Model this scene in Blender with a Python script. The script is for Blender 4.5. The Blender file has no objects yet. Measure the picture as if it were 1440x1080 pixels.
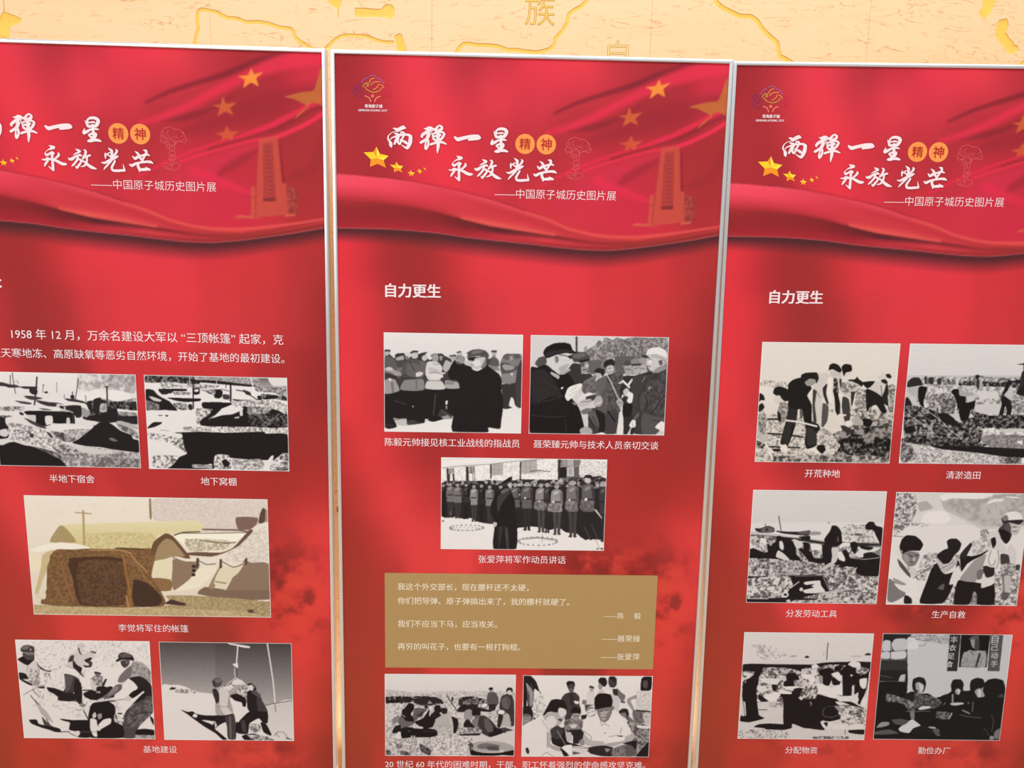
# Exhibition hall: three aluminium-framed red display panels in front of a carved cream stone wall.
import bpy, bmesh, math
import numpy as np
from mathutils import Matrix, Vector

D = bpy.data
SC = bpy.context.scene
COL = SC.collection

# ------------------------------------------------------------------ camera, light, exposure
EYE = 1.60
cam = D.objects.new('camera', D.cameras.new('camera'))
COL.objects.link(cam)
cam.data.sensor_fit = 'HORIZONTAL'
cam.data.sensor_width = 36.0
cam.data.lens = 36.0 * 1079.5 / 1440.0
cam.data.clip_start = 0.02
_r, _u, _f = Vector((0.99977, 0.0034, 0.02094)), Vector((-0.02122, 0.16034, 0.98683)), Vector((0.0, 0.98706, -0.16038))
_r = _f.cross(_u).normalized(); _u = _r.cross(_f).normalized()
m = Matrix.Identity(4)
for k, v in enumerate((_r, _u, -_f)):
    for q in range(3):
        m[q][k] = v[q]
m.translation = (0, 0, EYE)
cam.matrix_world = m
SC.camera = cam

world = D.worlds.new('world'); SC.world = world
world.use_nodes = True
bg = world.node_tree.nodes['Background']
bg.inputs['Color'].default_value = (0.93, 0.97, 1.0, 1)
bg.inputs['Strength'].default_value = 0.34

def area(name, loc, target, sx, sy, power, col):
    l = D.lights.new(name, 'AREA'); l.shape = 'RECTANGLE'; l.size = sx; l.size_y = sy
    l.energy = power; l.color = col
    o = D.objects.new(name, l); COL.objects.link(o)
    o.location = loc
    o.rotation_euler = (Vector(target) - Vector(loc)).to_track_quat('-Z', 'Y').to_euler()
    return o
area('ceiling_light', (0.6, -1.2, 4.3), (0, 1.9, 1.5), 5.0, 2.2, 142, (0.94, 0.98, 1.0))
area('hall_light', (-2.5, -2.5, 2.6), (0, 1.9, 1.3), 3.0, 2.0, 56, (0.97, 0.98, 1.0))

area('added_wall_fill', (0, 1.99, 3.5), (0, 2.02, 0), 7.0, 0.12, 42, (1.0, 0.97, 0.95))  # added fill from above, brightens the wall behind the boards; no known fixture
area('added_gap_fill', (0, 2.02, 0.08), (0, 2.06, 2), 7.0, 0.06, 13, (1.0, 0.94, 0.86))  # unseen fill added behind the boards to lift the wall in the gap

vs = SC.view_settings
vs.view_transform = 'Standard'; vs.look = 'None'; vs.gamma = 1.0; vs.use_curve_mapping = False
vs.exposure = 0.0

# ------------------------------------------------------------------ materials
def lin(c):
    c = np.asarray(c, float) / 255.0
    return np.where(c <= 0.04045, c / 12.92, ((c + 0.055) / 1.055) ** 2.4)

def mat(name, rgb=(200, 200, 200), rough=0.5, metal=0.0, spec=0.3):
    mm = D.materials.new(name); mm.use_nodes = True
    b = mm.node_tree.nodes['Principled BSDF']
    c = lin(rgb)
    b.inputs['Base Color'].default_value = (c[0], c[1], c[2], 1)
    b.inputs['Roughness'].default_value = rough
    b.inputs['Metallic'].default_value = metal
    b.inputs['Specular IOR Level'].default_value = spec
    return mm

def ink(name, rgb):
    """flat printing ink with a very slight procedural density change"""
    mm = mat(name, rgb, 0.55, 0, 0.15)
    nt = mm.node_tree; b = nt.nodes['Principled BSDF']
    tc = nt.nodes.new('ShaderNodeTexCoord'); nz = nt.nodes.new('ShaderNodeTexNoise')
    nz.inputs['Scale'].default_value = 60
    mx = nt.nodes.new('ShaderNodeMix'); mx.data_type = 'RGBA'
    c = lin(rgb)
    mx.inputs['A'].default_value = (*(c * 0.96), 1); mx.inputs['B'].default_value = (*np.minimum(c * 1.03, 1), 1)
    nt.links.new(tc.outputs['Object'], nz.inputs['Vector'])
    nt.links.new(nz.outputs['Fac'], mx.inputs['Factor'])
    nt.links.new(mx.outputs['Result'], b.inputs['Base Color'])
    return mm

def print_mat(name, rough=0.6, spec=0.06):
    mm = mat(name, (200, 60, 70), rough, 0, spec)
    nt = mm.node_tree; b = nt.nodes['Principled BSDF']
    at = nt.nodes.new('ShaderNodeAttribute'); at.attribute_name = 'print'
    tc = nt.nodes.new('ShaderNodeTexCoord'); mp = nt.nodes.new('ShaderNodeMapping')
    mp.inputs['Scale'].default_value = (6, 6, 420)
    nz = nt.nodes.new('ShaderNodeTexNoise'); nz.inputs['Scale'].default_value = 1.0; nz.inputs['Detail'].default_value = 2
    rg = nt.nodes.new('ShaderNodeMapRange'); rg.inputs['To Min'].default_value = 0.955; rg.inputs['To Max'].default_value = 1.045
    mx = nt.nodes.new('ShaderNodeVectorMath'); mx.operation = 'SCALE'
    nt.links.new(tc.outputs['Object'], mp.inputs['Vector']); nt.links.new(mp.outputs['Vector'], nz.inputs['Vector'])
    nt.links.new(nz.outputs['Fac'], rg.inputs['Value']); nt.links.new(at.outputs['Color'], mx.inputs[0])
    nt.links.new(rg.outputs['Result'], mx.inputs['Scale']); nt.links.new(mx.outputs['Vector'], b.inputs['Base Color'])
    return mm

def marble(name, base, vein, dark, scale=1.0, rough=0.35):
    mm = mat(name, base, rough, 0, 0.3)
    nt = mm.node_tree; b = nt.nodes['Principled BSDF']; L = nt.links.new
    tc = nt.nodes.new('ShaderNodeTexCoord')
    mp = nt.nodes.new('ShaderNodeMapping'); mp.inputs['Scale'].default_value = (2.2 * scale, 2.2 * scale, 9 * scale)
    mp.inputs['Rotation'].default_value = (0, 0.12, 0)
    L(tc.outputs['Object'], mp.inputs['Vector'])
    n1 = nt.nodes.new('ShaderNodeTexNoise'); n1.inputs['Scale'].default_value = 3.2; n1.inputs['Detail'].default_value = 5; n1.inputs['Distortion'].default_value = 0.5
    L(mp.outputs['Vector'], n1.inputs['Vector'])
    # thin broken veins: |noise-0.5| small
    s0 = nt.nodes.new('ShaderNodeMath'); s0.operation = 'MULTIPLY'; s0.inputs[1].default_value = 9.0
    s1 = nt.nodes.new('ShaderNodeMath'); s1.operation = 'FRACT'
    L(n1.outputs['Fac'], s0.inputs[0]); L(s0.outputs[0], s1.inputs[0])
    s = nt.nodes.new('ShaderNodeMath'); s.operation = 'SUBTRACT'; s.inputs[1].default_value = 0.5
    a = nt.nodes.new('ShaderNodeMath'); a.operation = 'ABSOLUTE'
    r = nt.nodes.new('ShaderNodeMapRange'); r.inputs['From Min'].default_value = 0.0; r.inputs['From Max'].default_value = 0.11
    r.inputs['To Min'].default_value = 1; r.inputs['To Max'].default_value = 0
    L(s1.outputs[0], s.inputs[0]); L(s.outputs[0], a.inputs[0]); L(a.outputs[0], r.inputs['Value'])
    n2 = nt.nodes.new('ShaderNodeTexNoise'); n2.inputs['Scale'].default_value = 5.0
    L(mp.outputs['Vector'], n2.inputs['Vector'])
    r2 = nt.nodes.new('ShaderNodeMapRange'); r2.inputs['From Min'].default_value = 0.42; r2.inputs['From Max'].default_value = 0.64
    L(n2.outputs['Fac'], r2.inputs['Value'])
    ml = nt.nodes.new('ShaderNodeMath'); ml.operation = 'MULTIPLY'
    L(r.outputs['Result'], ml.inputs[0]); L(r2.outputs['Result'], ml.inputs[1])
    ml2 = nt.nodes.new('ShaderNodeMath'); ml2.operation = 'MULTIPLY'; ml2.inputs[1].default_value = 0.8
    L(ml.outputs[0], ml2.inputs[0])
    n3 = nt.nodes.new('ShaderNodeTexNoise'); n3.inputs['Scale'].default_value = 1.3; n3.inputs['Detail'].default_value = 4
    L(mp.outputs['Vector'], n3.inputs['Vector'])
    m1 = nt.nodes.new('ShaderNodeMix'); m1.data_type = 'RGBA'
    m1.inputs['A'].default_value = (*lin(base), 1); m1.inputs['B'].default_value = (*lin(vein), 1)
    L(n3.outputs['Fac'], m1.inputs['Factor'])
    m2 = nt.nodes.new('ShaderNodeMix'); m2.data_type = 'RGBA'; m2.inputs['B'].default_value = (*lin(dark), 1)
    L(ml2.outputs[0], m2.inputs['Factor']); L(m1.outputs['Result'], m2.inputs['A'])
    L(m2.outputs['Result'], b.inputs['Base Color'])
    bp = nt.nodes.new('ShaderNodeBump'); bp.inputs['Strength'].default_value = 0.15; bp.inputs['Distance'].default_value = 0.002
    L(ml.outputs[0], bp.inputs['Height']); bp.invert = True; L(bp.outputs['Normal'], b.inputs['Normal'])
    return mm

M_STONE = marble('cream_stone', (252, 208, 164), (249, 203, 152), (205, 148, 88))
M_FLOOR = marble('beige_floor_stone', (226, 200, 160), (214, 184, 142), (170, 130, 90), 0.6, 0.25)
M_JOINT = mat('stone_joint', (244, 202, 150), 0.8)
M_GOLD = marble('gold_paint', (250, 208, 98), (244, 196, 78), (205, 150, 50), 3.0, 0.45)
M_GOLD_L = mat('gold_paint_light', (250, 214, 140), 0.6)
M_GOLD_D = mat('gold_paint_edge', (190, 134, 46), 0.6)
M_ALU = mat('brushed_aluminium', (222, 222, 224), 0.34, 0.6, 0.5)
nt = M_ALU.node_tree
_tc = nt.nodes.new('ShaderNodeTexCoord'); _nz = nt.nodes.new('ShaderNodeTexNoise'); _nz.inputs['Scale'].default_value = 7
_rg = nt.nodes.new('ShaderNodeMapRange'); _rg.inputs['To Min'].default_value = 0.2; _rg.inputs['To Max'].default_value = 0.34
nt.links.new(_tc.outputs['Object'], _nz.inputs['Vector']); nt.links.new(_nz.outputs['Fac'], _rg.inputs['Value'])
nt.links.new(_rg.outputs['Result'], nt.nodes['Principled BSDF'].inputs['Roughness'])
M_BACK = ink('white_board_back', (225, 222, 215))
M_PRINT = print_mat('poster_print')
M_PHOTO = print_mat('photo_print', 0.5, 0.12)
M_WHITE = ink('white_ink', (248, 226, 230))
M_CREAM = ink('cream_ink', (250, 238, 214))
M_PINK = ink('pink_line_ink', (240, 112, 118))
M_ORANGE = ink('orange_ink', (247, 152, 78))
M_REDINK = ink('red_ink', (190, 42, 40))
M_STAR = [ink('star_yellow', (252, 205, 42)), ink('star_light', (252, 228, 72)), ink('star_orange', (246, 150, 34))]
M_BOX = ink('gold_box_ink', (181, 148, 98))
M_GREY = ink('grey_ink', (178, 178, 182))
M_RUBBER = mat('black_rubber', (30, 30, 30), 0.7)
M_TAPE = mat('dark_red_tape', (150, 30, 26), 0.5)

# ------------------------------------------------------------------ mesh helpers
def link(name, me, parent=None, mats=(), kind=None, label=None, loc=None):
    o = D.objects.new(name, me); COL.objects.link(o)
    if parent: o.parent = parent
    if me is not None and len(me.materials) == 0:
        for q in mats: me.materials.append(q)
    if kind: o['kind'] = kind
    if label: o['label'] = label
    if loc: o.location = loc
    return o

def mesh(name, v, f, smooth=False, mi=None):
    me = D.meshes.new(name); me.from_pydata([tuple(map(float, p)) for p in v], [], f); me.update()
    if smooth: me.polygons.foreach_set('use_smooth', [True] * len(me.polygons))
    if mi is not None: me.polygons.foreach_set('material_index', mi)
    return me

def box(x0, y0, z0, x1, y1, z1, b=0.0):
    """box with chamfered front (-y) edges"""
    v = [(x0, y1, z0), (x1, y1, z0), (x1, y1, z1), (x0, y1, z1),
         (x0, y0 + b, z0), (x1, y0 + b, z0), (x1, y0 + b, z1), (x0, y0 + b, z1),
         (x0 + b, y0, z0 + b), (x1 - b, y0, z0 + b), (x1 - b, y0, z1 - b), (x0 + b, y0, z1 - b)]
    f = [(0, 3, 2, 1), (8, 9, 10, 11), (0, 1, 5, 4), (1, 2, 6, 5), (2, 3, 7, 6), (3, 0, 4, 7),
         (4, 5, 9, 8), (5, 6, 10, 9), (6, 7, 11, 10), (7, 4, 8, 11)]
    return v, f

def grid_mesh(name, x0, z0, x1, z1, y, rgb):
    """flat printed sheet; rgb[h,w,3] sRGB 0..255, row 0 at the top (z0)"""
    h, w, _ = rgb.shape
    xs = np.linspace(x0, x1, w); zs = np.linspace(z0, z1, h)
    co = np.empty((h, w, 3), np.float32); co[..., 0] = xs[None]; co[..., 1] = y; co[..., 2] = zs[:, None]
    idx = np.arange(h * w, dtype=np.int32).reshape(h, w)
    q = np.stack([idx[1:, :-1], idx[1:, 1:], idx[:-1, 1:], idx[:-1, :-1]], -1).reshape(-1)
    me = D.meshes.new(name)
    n = (h - 1) * (w - 1)
    me.vertices.add(h * w); me.vertices.foreach_set('co', co.reshape(-1))
    me.loops.add(n * 4); me.loops.foreach_set('vertex_index', q)
    me.polygons.add(n); me.polygons.foreach_set('loop_start', np.arange(0, n * 4, 4, dtype=np.int32))
    me.update(calc_edges=True); me.validate()
    ca = me.color_attributes.new('print', 'FLOAT_COLOR', 'POINT')
    c = np.ones((h * w, 4), np.float32); c[:, :3] = lin(rgb.reshape(-1, 3))
    ca.data.foreach_set('color', c.reshape(-1))
    return me

# ------------------------------------------------------------------ a small painter for the flat prints
def spline(p, n=3, closed=True):
    p = np.asarray(p, float); N = len(p)
    if N < 3: return p
    out = []
    for i in range(N if closed else N - 1):
        if closed: a, b, c, d = p[i - 1], p[i], p[(i + 1) % N], p[(i + 2) % N]
        else: a, b, c, d = p[max(i - 1, 0)], p[i], p[i + 1], p[min(i + 2, N - 1)]
        for t in np.arange(n) / n:
            cr = 0.5 * (2 * b + (c - a) * t + (2 * a - 5 * b + 4 * c - d) * t * t + (3 * b - a - 3 * c + d) * t ** 3)
            ln = b + (c - b) * t
            out.append(0.55 * cr + 0.45 * ln)
    if not closed: out.append(p[-1])
    return np.array(out)

class Canvas:
    """sRGB float canvas over x0..x1, y0..y1 (y down) with w*h cells, 2x supersampled"""
    def __init__(s, x1, y1, w, h, ss=2, col=(128, 128, 128)):
        s.sx, s.sy = w * ss / x1, h * ss / y1; s.ss = ss
        s.a = np.empty((h * ss, w * ss, 3), np.float32); s.a[:] = col
        s.rng = np.random.default_rng(7)
    def bb(s, p, pad=0):
        H, W, _ = s.a.shape
        x0 = int(max(0, math.floor(p[:, 0].min() - pad))); x1 = int(min(W, math.ceil(p[:, 0].max() + pad) + 1))
        y0 = int(max(0, math.floor(p[:, 1].min() - pad))); y1 = int(min(H, math.ceil(p[:, 1].max() + pad) + 1))
        return x0, y0, x1, y1
    def px(s, p):
        return np.asarray(p, float)[:, :2] * (s.sx, s.sy)
    def mask(s, p):
        p = s.px(p); x0, y0, x1, y1 = s.bb(p)
        if x1 <= x0 or y1 <= y0: return None
        X = np.arange(x0, x1) + .5; Y = np.arange(y0, y1) + .5
        mk = np.zeros((len(Y), len(X)), bool)
        q = np.roll(p, -1, 0)
        for (ax, ay), (bx, by) in zip(p, q):
            if ay == by: continue
            r0, r1 = (ay, by) if ay < by else (by, ay)
            i0 = np.searchsorted(Y, r0, 'left'); i1 = np.searchsorted(Y, r1, 'left')
            if i1 <= i0: continue
            xi = ax + (Y[i0:i1] - ay) * (bx - ax) / (by - ay)
            mk[i0:i1] ^= X[None] < xi[:, None]
        return (x0, y0, x1, y1), mk
    def fill(s, c, p, smooth=True, al=1.0):
        r = s.mask(spline(p) if smooth else p)
        if r is None: return
        (x0, y0, x1, y1), mk = r
        v = s.a[y0:y1, x0:x1]; v[mk] = v[mk] * (1 - al) + np.asarray(c, np.float32) * al
    def grad(s, c0, c1, p):
        r = s.mask(p)
        if r is None: return
        (x0, y0, x1, y1), mk = r
        yy = np.asarray(p)[:, 1] * s.sy
        t = np.clip((np.arange(y0, y1) + .5 - yy.min()) / max(yy.max() - yy.min(), 1), 0, 1)[:, None, None]
        c = np.asarray(c0) * (1 - t) + np.asarray(c1) * t
        v = s.a[y0:y1, x0:x1]; c = np.broadcast_to(c, v.shape); v[mk] = c[mk]
    def noise(s, h, w, cell, oct=2, dec=.55):
        out = np.zeros((h, w), np.float32); amp = 1.0; cell = min(cell, h * .5 + 2, w * .5 + 2)
        for k in range(oct):
            cc = max(cell / 2 ** k, 1.0); gh, gw = int(h / cc) + 3, int(w / cc) + 3
            g = s.rng.random((gh, gw)).astype(np.float32)
            y = np.arange(h) / cc; x = np.arange(w) / cc
            yi = y.astype(int); xi = x.astype(int); fy = (y - yi)[:, None]; fx = (x - xi)[None]
            fy = fy * fy * (3 - 2 * fy); fx = fx * fx * (3 - 2 * fx)
            a = g[yi][:, xi]; b = g[yi][:, xi + 1]; c = g[yi + 1][:, xi]; d = g[yi + 1][:, xi + 1]
            out += amp * ((a * (1 - fx) + b * fx) * (1 - fy) + (c * (1 - fx) + d * fx) * fy); amp *= dec
        return out
    def speck(s, c0, c1, cell, thr, p, al=1.0):
        r = s.mask(spline(p))
        if r is None: return
        (x0, y0, x1, y1), mk = r
        if not mk.any(): return
        nz = s.noise(y1 - y0, x1 - x0, max(cell * s.sx * 1.7, 2.5), 4, .78)
        if thr < .6: c0 = [.74 * a_ + .26 * b_ for a_, b_ in zip(c0, c1)]
        v = nz[mk]; q = np.quantile(v, thr); wdt = 0.28 * (v.max() - v.min()) + 1e-6
        t = np.clip((nz - q) / wdt + .5, 0, 1)[..., None]
        c = np.asarray(c0, np.float32) * (1 - t) + np.asarray(c1, np.float32) * t
        a = s.a[y0:y1, x0:x1]; a[mk] = a[mk] * (1 - al) + c[mk] * al
    def ell(s, c, cx, cy, rx, ry, rot=0):
        t = np.linspace(0, 2 * math.pi, 22)[:-1]; ca, sa = math.cos(rot), math.sin(rot)
        x, y = rx * np.cos(t), ry * np.sin(t)
        s.fill(c, np.stack([cx + x * ca - y * sa, cy + x * sa + y * ca], 1), False)
    def stroke(s, c, p, w, al=1.0, blur=0.0):
        """p: points; w: width(s) in canvas units; blur: gaussian softness"""
        p = np.asarray(p, float); w = np.broadcast_to(np.asarray(w, float), (len(p),))
        pw = spline(np.column_stack([p[:, :2], w]), 3, False) if len(p) > 2 else np.column_stack([p[:, :2], w])
        P = pw[:, :2] * (s.sx, s.sy); R = pw[:, 2] * s.sx / 2; B = max(blur * s.sx, .5)
        x0, y0, x1, y1 = s.bb(P, R.max() + 2.5 * B)
        if x1 <= x0 or y1 <= y0: return
        X, Y = np.meshgrid(np.arange(x0, x1) + .5, np.arange(y0, y1) + .5)
        best = np.full(X.shape, 1e9, np.float32)
        for k in range(len(P) - 1):
            (ax, ay), (bx, by) = P[k], P[k + 1]; r = max(R[k], R[k + 1]) + 2.6 * B
            i0 = max(0, int(min(ay, by) - r - y0)); i1 = int(max(ay, by) + r - y0) + 1
            j0 = max(0, int(min(ax, bx) - r - x0)); j1 = int(max(ax, bx) + r - x0) + 1
            xs, ys = X[i0:i1, j0:j1], Y[i0:i1, j0:j1]
            if xs.size == 0: continue
            dx, dy = bx - ax, by - ay; L2 = dx * dx + dy * dy + 1e-9
            t = np.clip(((xs - ax) * dx + (ys - ay) * dy) / L2, 0, 1)
            d = np.hypot(xs - ax - t * dx, ys - ay - t * dy) - (R[k] * (1 - t) + R[k + 1] * t)
            best[i0:i1, j0:j1] = np.minimum(best[i0:i1, j0:j1], d)
        if blur: m = np.clip(.5 - best / (2.2 * B), 0, 1); m = m * m * (3 - 2 * m)
        else: m = np.clip(.5 - best, 0, 1)
        m = (m * al)[..., None]
        v = s.a[y0:y1, x0:x1]; v[:] = v * (1 - m) + np.asarray(c, np.float32) * m
    def out(s, soft=0.0):
        H, W, _ = s.a.shape; k = s.ss
        a = s.a.reshape(H // k, k, W // k, k, 3).mean((1, 3))
        if soft:
            for ax in (0, 1):
                p = np.concatenate([a.take([0], ax), a, a.take([-1], ax)], ax); n = a.shape[ax]
                a = soft * p.take(range(0, n), ax) + (1 - 2 * soft) * a + soft * p.take(range(2, n + 2), ax)
        return a

def colour(t, tint):
    if len(t) == 6: return tuple(int(t[k:k + 2], 16) for k in (0, 2, 4))
    g = int(t); u = g / 255.0
    if tint == 0: return (g * 1.0 + 6 * (1 - u), g * .985, g * .98 + 3 * (1 - u))       # black-pink print
    if tint == 1: return (g * 1.0 + 2, g * .975, g * .94)                                  # warm print
    return (g * .95, g * .95, g * .99)                                                   # cold print

# ------------------------------------------------------------------ artwork data (millimetres on the poster)
TITLE = {'两': [[[127.5,154.8,1.46],[133.1,156.2,5.11],[136.8,159.1,8.03],[144.2,155.3,8.03],[150.4,152.5,8.03],[154.1,153.9,4.38]],[[131.8,162.2,1.46],[125.0,164.1,1.46],[119.4,168.4,1.83],[116.3,173.3,2.92],[116.2,178.7,3.65],[119.3,182.8,4.39],[121.8,187.0,7.31],[122.4,191.7,7.32],[123.6,195.6,2.93]],[[121.2,179.2,2.19],[124.9,175.5,2.56],[131.8,172.9,3.65],[139.2,170.4,4.38],[150.3,168.3,4.38],[159.6,168.1,5.12],[166.4,171.0,6.58],[166.7,174.6,8.04]],[[166.7,173.4,8.04],[165.8,183.0,8.78],[163.3,190.2,8.06],[159.0,196.9,6.59],[151.5,194.1,2.93],[144.7,189.4,1.1]],[[131.8,165.8,3.65],[136.1,167.5,4.38],[136.7,175.2,5.85],[133.6,181.3,5.85],[130.4,188.6,4.39],[129.8,190.7,0.73]],[[136.7,167.5,4.38],[141.7,168.5,3.65],[136.1,177.0,4.39],[137.9,183.6,5.85],[141.0,190.1,2.2]],[[145.4,163.1,3.65],[150.4,163.6,4.38],[152.8,167.7,4.38],[146.6,178.6,4.39],[143.5,187.1,4.39],[141.0,190.1,1.46]],[[144.1,179.9,4.39],[151.5,182.7,5.12],[156.5,185.6,6.59],[158.4,187.3,4.39]],[[144.8,164.3,2.19],[144.8,168.5,2.92],[140.4,172.8,3.65],[139.2,180.0,2.19]]],'弹': [[[196.1,153.4,0.83],[201.8,154.6,5.01],[208.2,153.1,8.35],[213.8,152.3,5.01],[212.4,155.7,5.01],[207.5,161.3,5.01]],[[207.5,157.9,6.68],[201.1,162.2,6.68],[194.8,166.4,6.69],[191.2,170.6,5.02],[193.3,173.3,2.51]],[[206.8,160.7,6.68],[206.1,167.5,7.52],[205.4,173.0,6.69]],[[205.4,168.9,5.85],[201.9,175.8,5.02],[196.2,180.7,5.86],[189.8,184.3,5.86]],[[204.0,177.1,5.86],[206.1,181.2,5.02],[206.1,189.4,5.03],[201.2,197.1,6.7],[199.4,192.3,4.19],[200.5,184.8,3.35],[202.2,177.2,5.02]],[[216.7,154.3,4.18],[222.3,156.2,6.68],[225.9,150.7,5.01],[231.5,146.4,3.34],[236.5,149.7,5.01],[236.5,153.8,5.85],[229.4,158.8,7.52],[222.4,162.4,4.18],[217.4,164.5,3.34]],[[216.7,156.3,1.67],[213.2,161.9,1.67],[210.3,167.4,1.67],[208.2,172.3,2.51]],[[214.6,164.6,2.51],[216.7,170.0,4.18],[218.2,176.1,5.02],[223.1,178.8,5.02]],[[218.8,164.5,3.34],[227.3,161.6,5.02],[237.2,160.7,4.18],[242.2,164.6,5.02],[238.7,171.6,5.86],[233.1,177.9,5.02]],[[218.9,170.0,4.18],[225.9,169.1,5.02],[233.0,166.9,5.02]],[[227.3,160.2,5.02],[228.1,170.4,7.53],[228.1,180.7,7.54],[228.5,191.7,7.13],[227.1,201.4,4.19],[227.2,207.6,0.84]],[[211.8,187.9,5.03],[218.9,185.4,5.03],[229.5,182.1,5.86],[238.8,183.2,5.03],[246.6,186.5,2.51]]],'一': [[[265.9,171.3,4.61],[272.6,175.8,8.38],[285.0,172.6,7.54],[302.8,168.8,7.54],[317.0,168.8,8.8],[321.4,171.3,6.29]],[[297.5,176.1,4.19],[311.7,173.2,7.13],[320.6,172.5,5.03]]],'星': [[[353.5,156.8,1.54],[356.1,162.4,4.61],[358.8,168.0,6.15],[362.8,170.4,3.85]],[[358.0,155.5,3.07],[363.8,151.6,5.38],[371.6,150.5,6.15],[378.8,152.5,6.92],[382.1,156.8,7.69],[379.6,163.1,7.69],[375.8,167.6,6.92],[362.8,168.6,5.38]],[[358.0,156.1,3.84],[359.4,160.5,4.61]],[[362.6,161.3,3.07],[367.8,159.6,3.84],[373.7,160.1,3.84]],[[369.3,166.5,6.15],[369.5,178.5,6.16],[370.2,186.0,7.71]],[[350.5,173.9,1.54],[349.9,180.2,6.93],[349.3,183.3,6.93],[356.4,180.0,6.16],[364.2,175.4,4.62],[373.3,174.0,4.62],[378.5,174.5,3.85],[383.1,175.6,0.77]],[[359.8,187.5,4.62],[364.3,184.9,4.62],[372.2,183.4,5.39],[375.5,185.9,5.39],[371.6,191.7,6.94],[365.8,193.1,6.17]],[[361.1,189.4,3.85],[365.8,193.1,5.4]],[[357.4,200.2,4.63],[362.0,199.5,7.71],[369.8,198.0,6.17],[377.6,197.8,6.17],[382.9,199.3,4.63],[386.2,200.2,1.54]]],'永': [[[270.5,212.0,1.47],[274.9,214.3,5.15],[281.1,216.0,5.88],[275.6,218.6,5.15],[270.0,220.5,2.94],[265.0,223.6,1.47],[261.3,227.9,1.84],[261.0,230.4,3.68],[264.4,233.0,5.89],[270.0,230.2,4.42],[275.6,227.6,6.63],[278.8,228.8,5.89]],[[275.9,227.6,6.63],[275.7,236.7,5.53],[275.8,248.9,5.53],[275.9,258.6,5.91],[277.2,265.9,2.96]],[[265.9,256.7,1.11],[269.7,259.9,2.95],[274.7,262.9,5.91],[277.2,266.5,2.22]],[[290.0,228.5,3.68],[290.7,232.1,5.16],[285.1,237.7,4.42],[280.1,242.1,4.42]],[[272.6,242.2,4.42],[265.1,240.6,5.9],[260.2,243.1,4.42],[253.3,242.7,2.21]],[[266.4,240.6,5.9],[265.2,245.4,4.42],[260.2,251.6,5.16],[257.7,256.5,2.95]],[[277.6,242.7,4.42],[285.2,245.0,5.9],[292.7,249.1,6.64],[299.0,251.4,6.64],[304.0,251.3,5.17],[307.1,251.5,1.48]]],'放': [[[328.3,218.3,1.26],[332.1,220.3,4.42],[336.9,222.8,5.69],[333.7,225.4,3.79],[328.4,227.6,3.16],[322.0,231.4,0.95]],[[310.8,237.4,1.27],[313.6,240.4,5.06],[318.9,239.8,6.96],[325.8,235.0,5.06],[332.8,231.7,5.06],[337.6,231.1,5.06],[340.8,232.5,2.53]],[[331.7,233.8,5.06],[330.7,240.6,5.06],[326.0,246.9,4.43],[321.2,252.2,4.43],[317.5,255.5,1.9]],[[332.3,238.5,3.8],[339.3,242.5,5.07],[337.3,247.7,4.43],[333.0,253.0,5.07],[328.8,258.3,5.07],[326.7,257.4,3.17],[325.5,253.7,0.63]],[[337.2,242.0,4.43],[344.7,244.4,3.8],[350.2,247.5,5.07]],[[344.9,219.5,0.95],[349.2,220.4,3.79],[350.3,224.0,5.69],[348.8,228.7,5.06],[346.7,233.5,5.7],[343.0,238.2,4.43],[342.0,240.3,1.27]],[[346.8,235.5,3.8],[353.2,232.8,4.43],[358.5,231.1,4.43],[361.7,231.6,0.63]],[[351.6,235.4,5.06],[351.7,242.2,4.43],[349.1,249.6,5.07],[344.9,253.8,3.8],[340.6,255.5,2.54],[336.3,256.1,0.95]],[[348.0,246.5,5.7],[354.0,252.1,6.34],[361.0,256.6,6.98],[366.5,258.6,5.08],[371.9,260.0,1.27]]],'光': [[[400.0,213.4,1.05],[403.7,216.8,4.22],[407.3,220.2,6.33],[407.0,228.9,5.28],[405.9,238.4,5.28]],[[393.1,224.0,1.27],[392.7,229.2,4.22],[392.9,236.1,2.64]],[[393.2,230.0,3.17],[398.5,226.4,3.17],[402.9,223.7,2.11]],[[395.8,227.4,2.11],[401.3,230.7,3.17],[404.9,233.2,3.17]],[[416.6,216.1,1.58],[418.9,219.9,5.28],[415.5,226.1,4.75],[410.2,230.5,4.75],[405.8,235.0,5.28]],[[383.6,245.4,2.11],[389.9,246.6,4.76],[398.8,242.1,5.81],[407.7,237.5,6.34],[416.5,233.0,5.81],[420.1,231.2,3.7]],[[404.2,241.9,5.29],[397.1,249.9,4.23],[391.0,256.1,3.7],[387.1,261.5,1.06]],[[413.1,241.7,4.23],[409.7,247.9,4.76],[405.3,255.8,5.29],[407.3,261.9,5.3],[417.1,262.6,5.83],[427.9,261.5,5.3],[433.3,261.3,4.77],[432.3,256.1,3.18],[430.6,247.5,0.85]]],'芒': [[[458.3,219.5,1.27],[463.8,223.3,4.76],[466.6,227.6,5.82],[469.4,233.6,5.29],[473.1,237.8,4.76]],[[453.2,230.5,2.64],[457.8,235.6,5.29],[463.1,232.0,6.35],[472.9,228.3,4.23],[483.6,225.5,4.76],[489.9,227.5,2.64]],[[477.0,216.1,1.27],[482.5,217.7,5.81],[483.5,222.0,5.29],[479.2,229.0,4.76],[474.9,236.1,4.76],[473.2,241.3,5.29]],[[445.1,248.0,2.65],[450.1,250.5,6.35],[459.0,246.0,5.29],[470.6,243.1,4.77],[484.0,241.1,5.3],[492.1,241.8,5.83],[497.1,244.7,1.59]],[[463.5,245.9,6.35],[463.6,252.0,5.83],[466.5,258.0,6.36],[466.6,262.4,3.18]],[[466.5,258.9,5.3],[475.5,258.3,6.36],[484.4,257.2,6.36],[489.0,258.4,4.24]],[[480.7,252.0,1.06],[481.7,255.9,4.24]]]}
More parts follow.
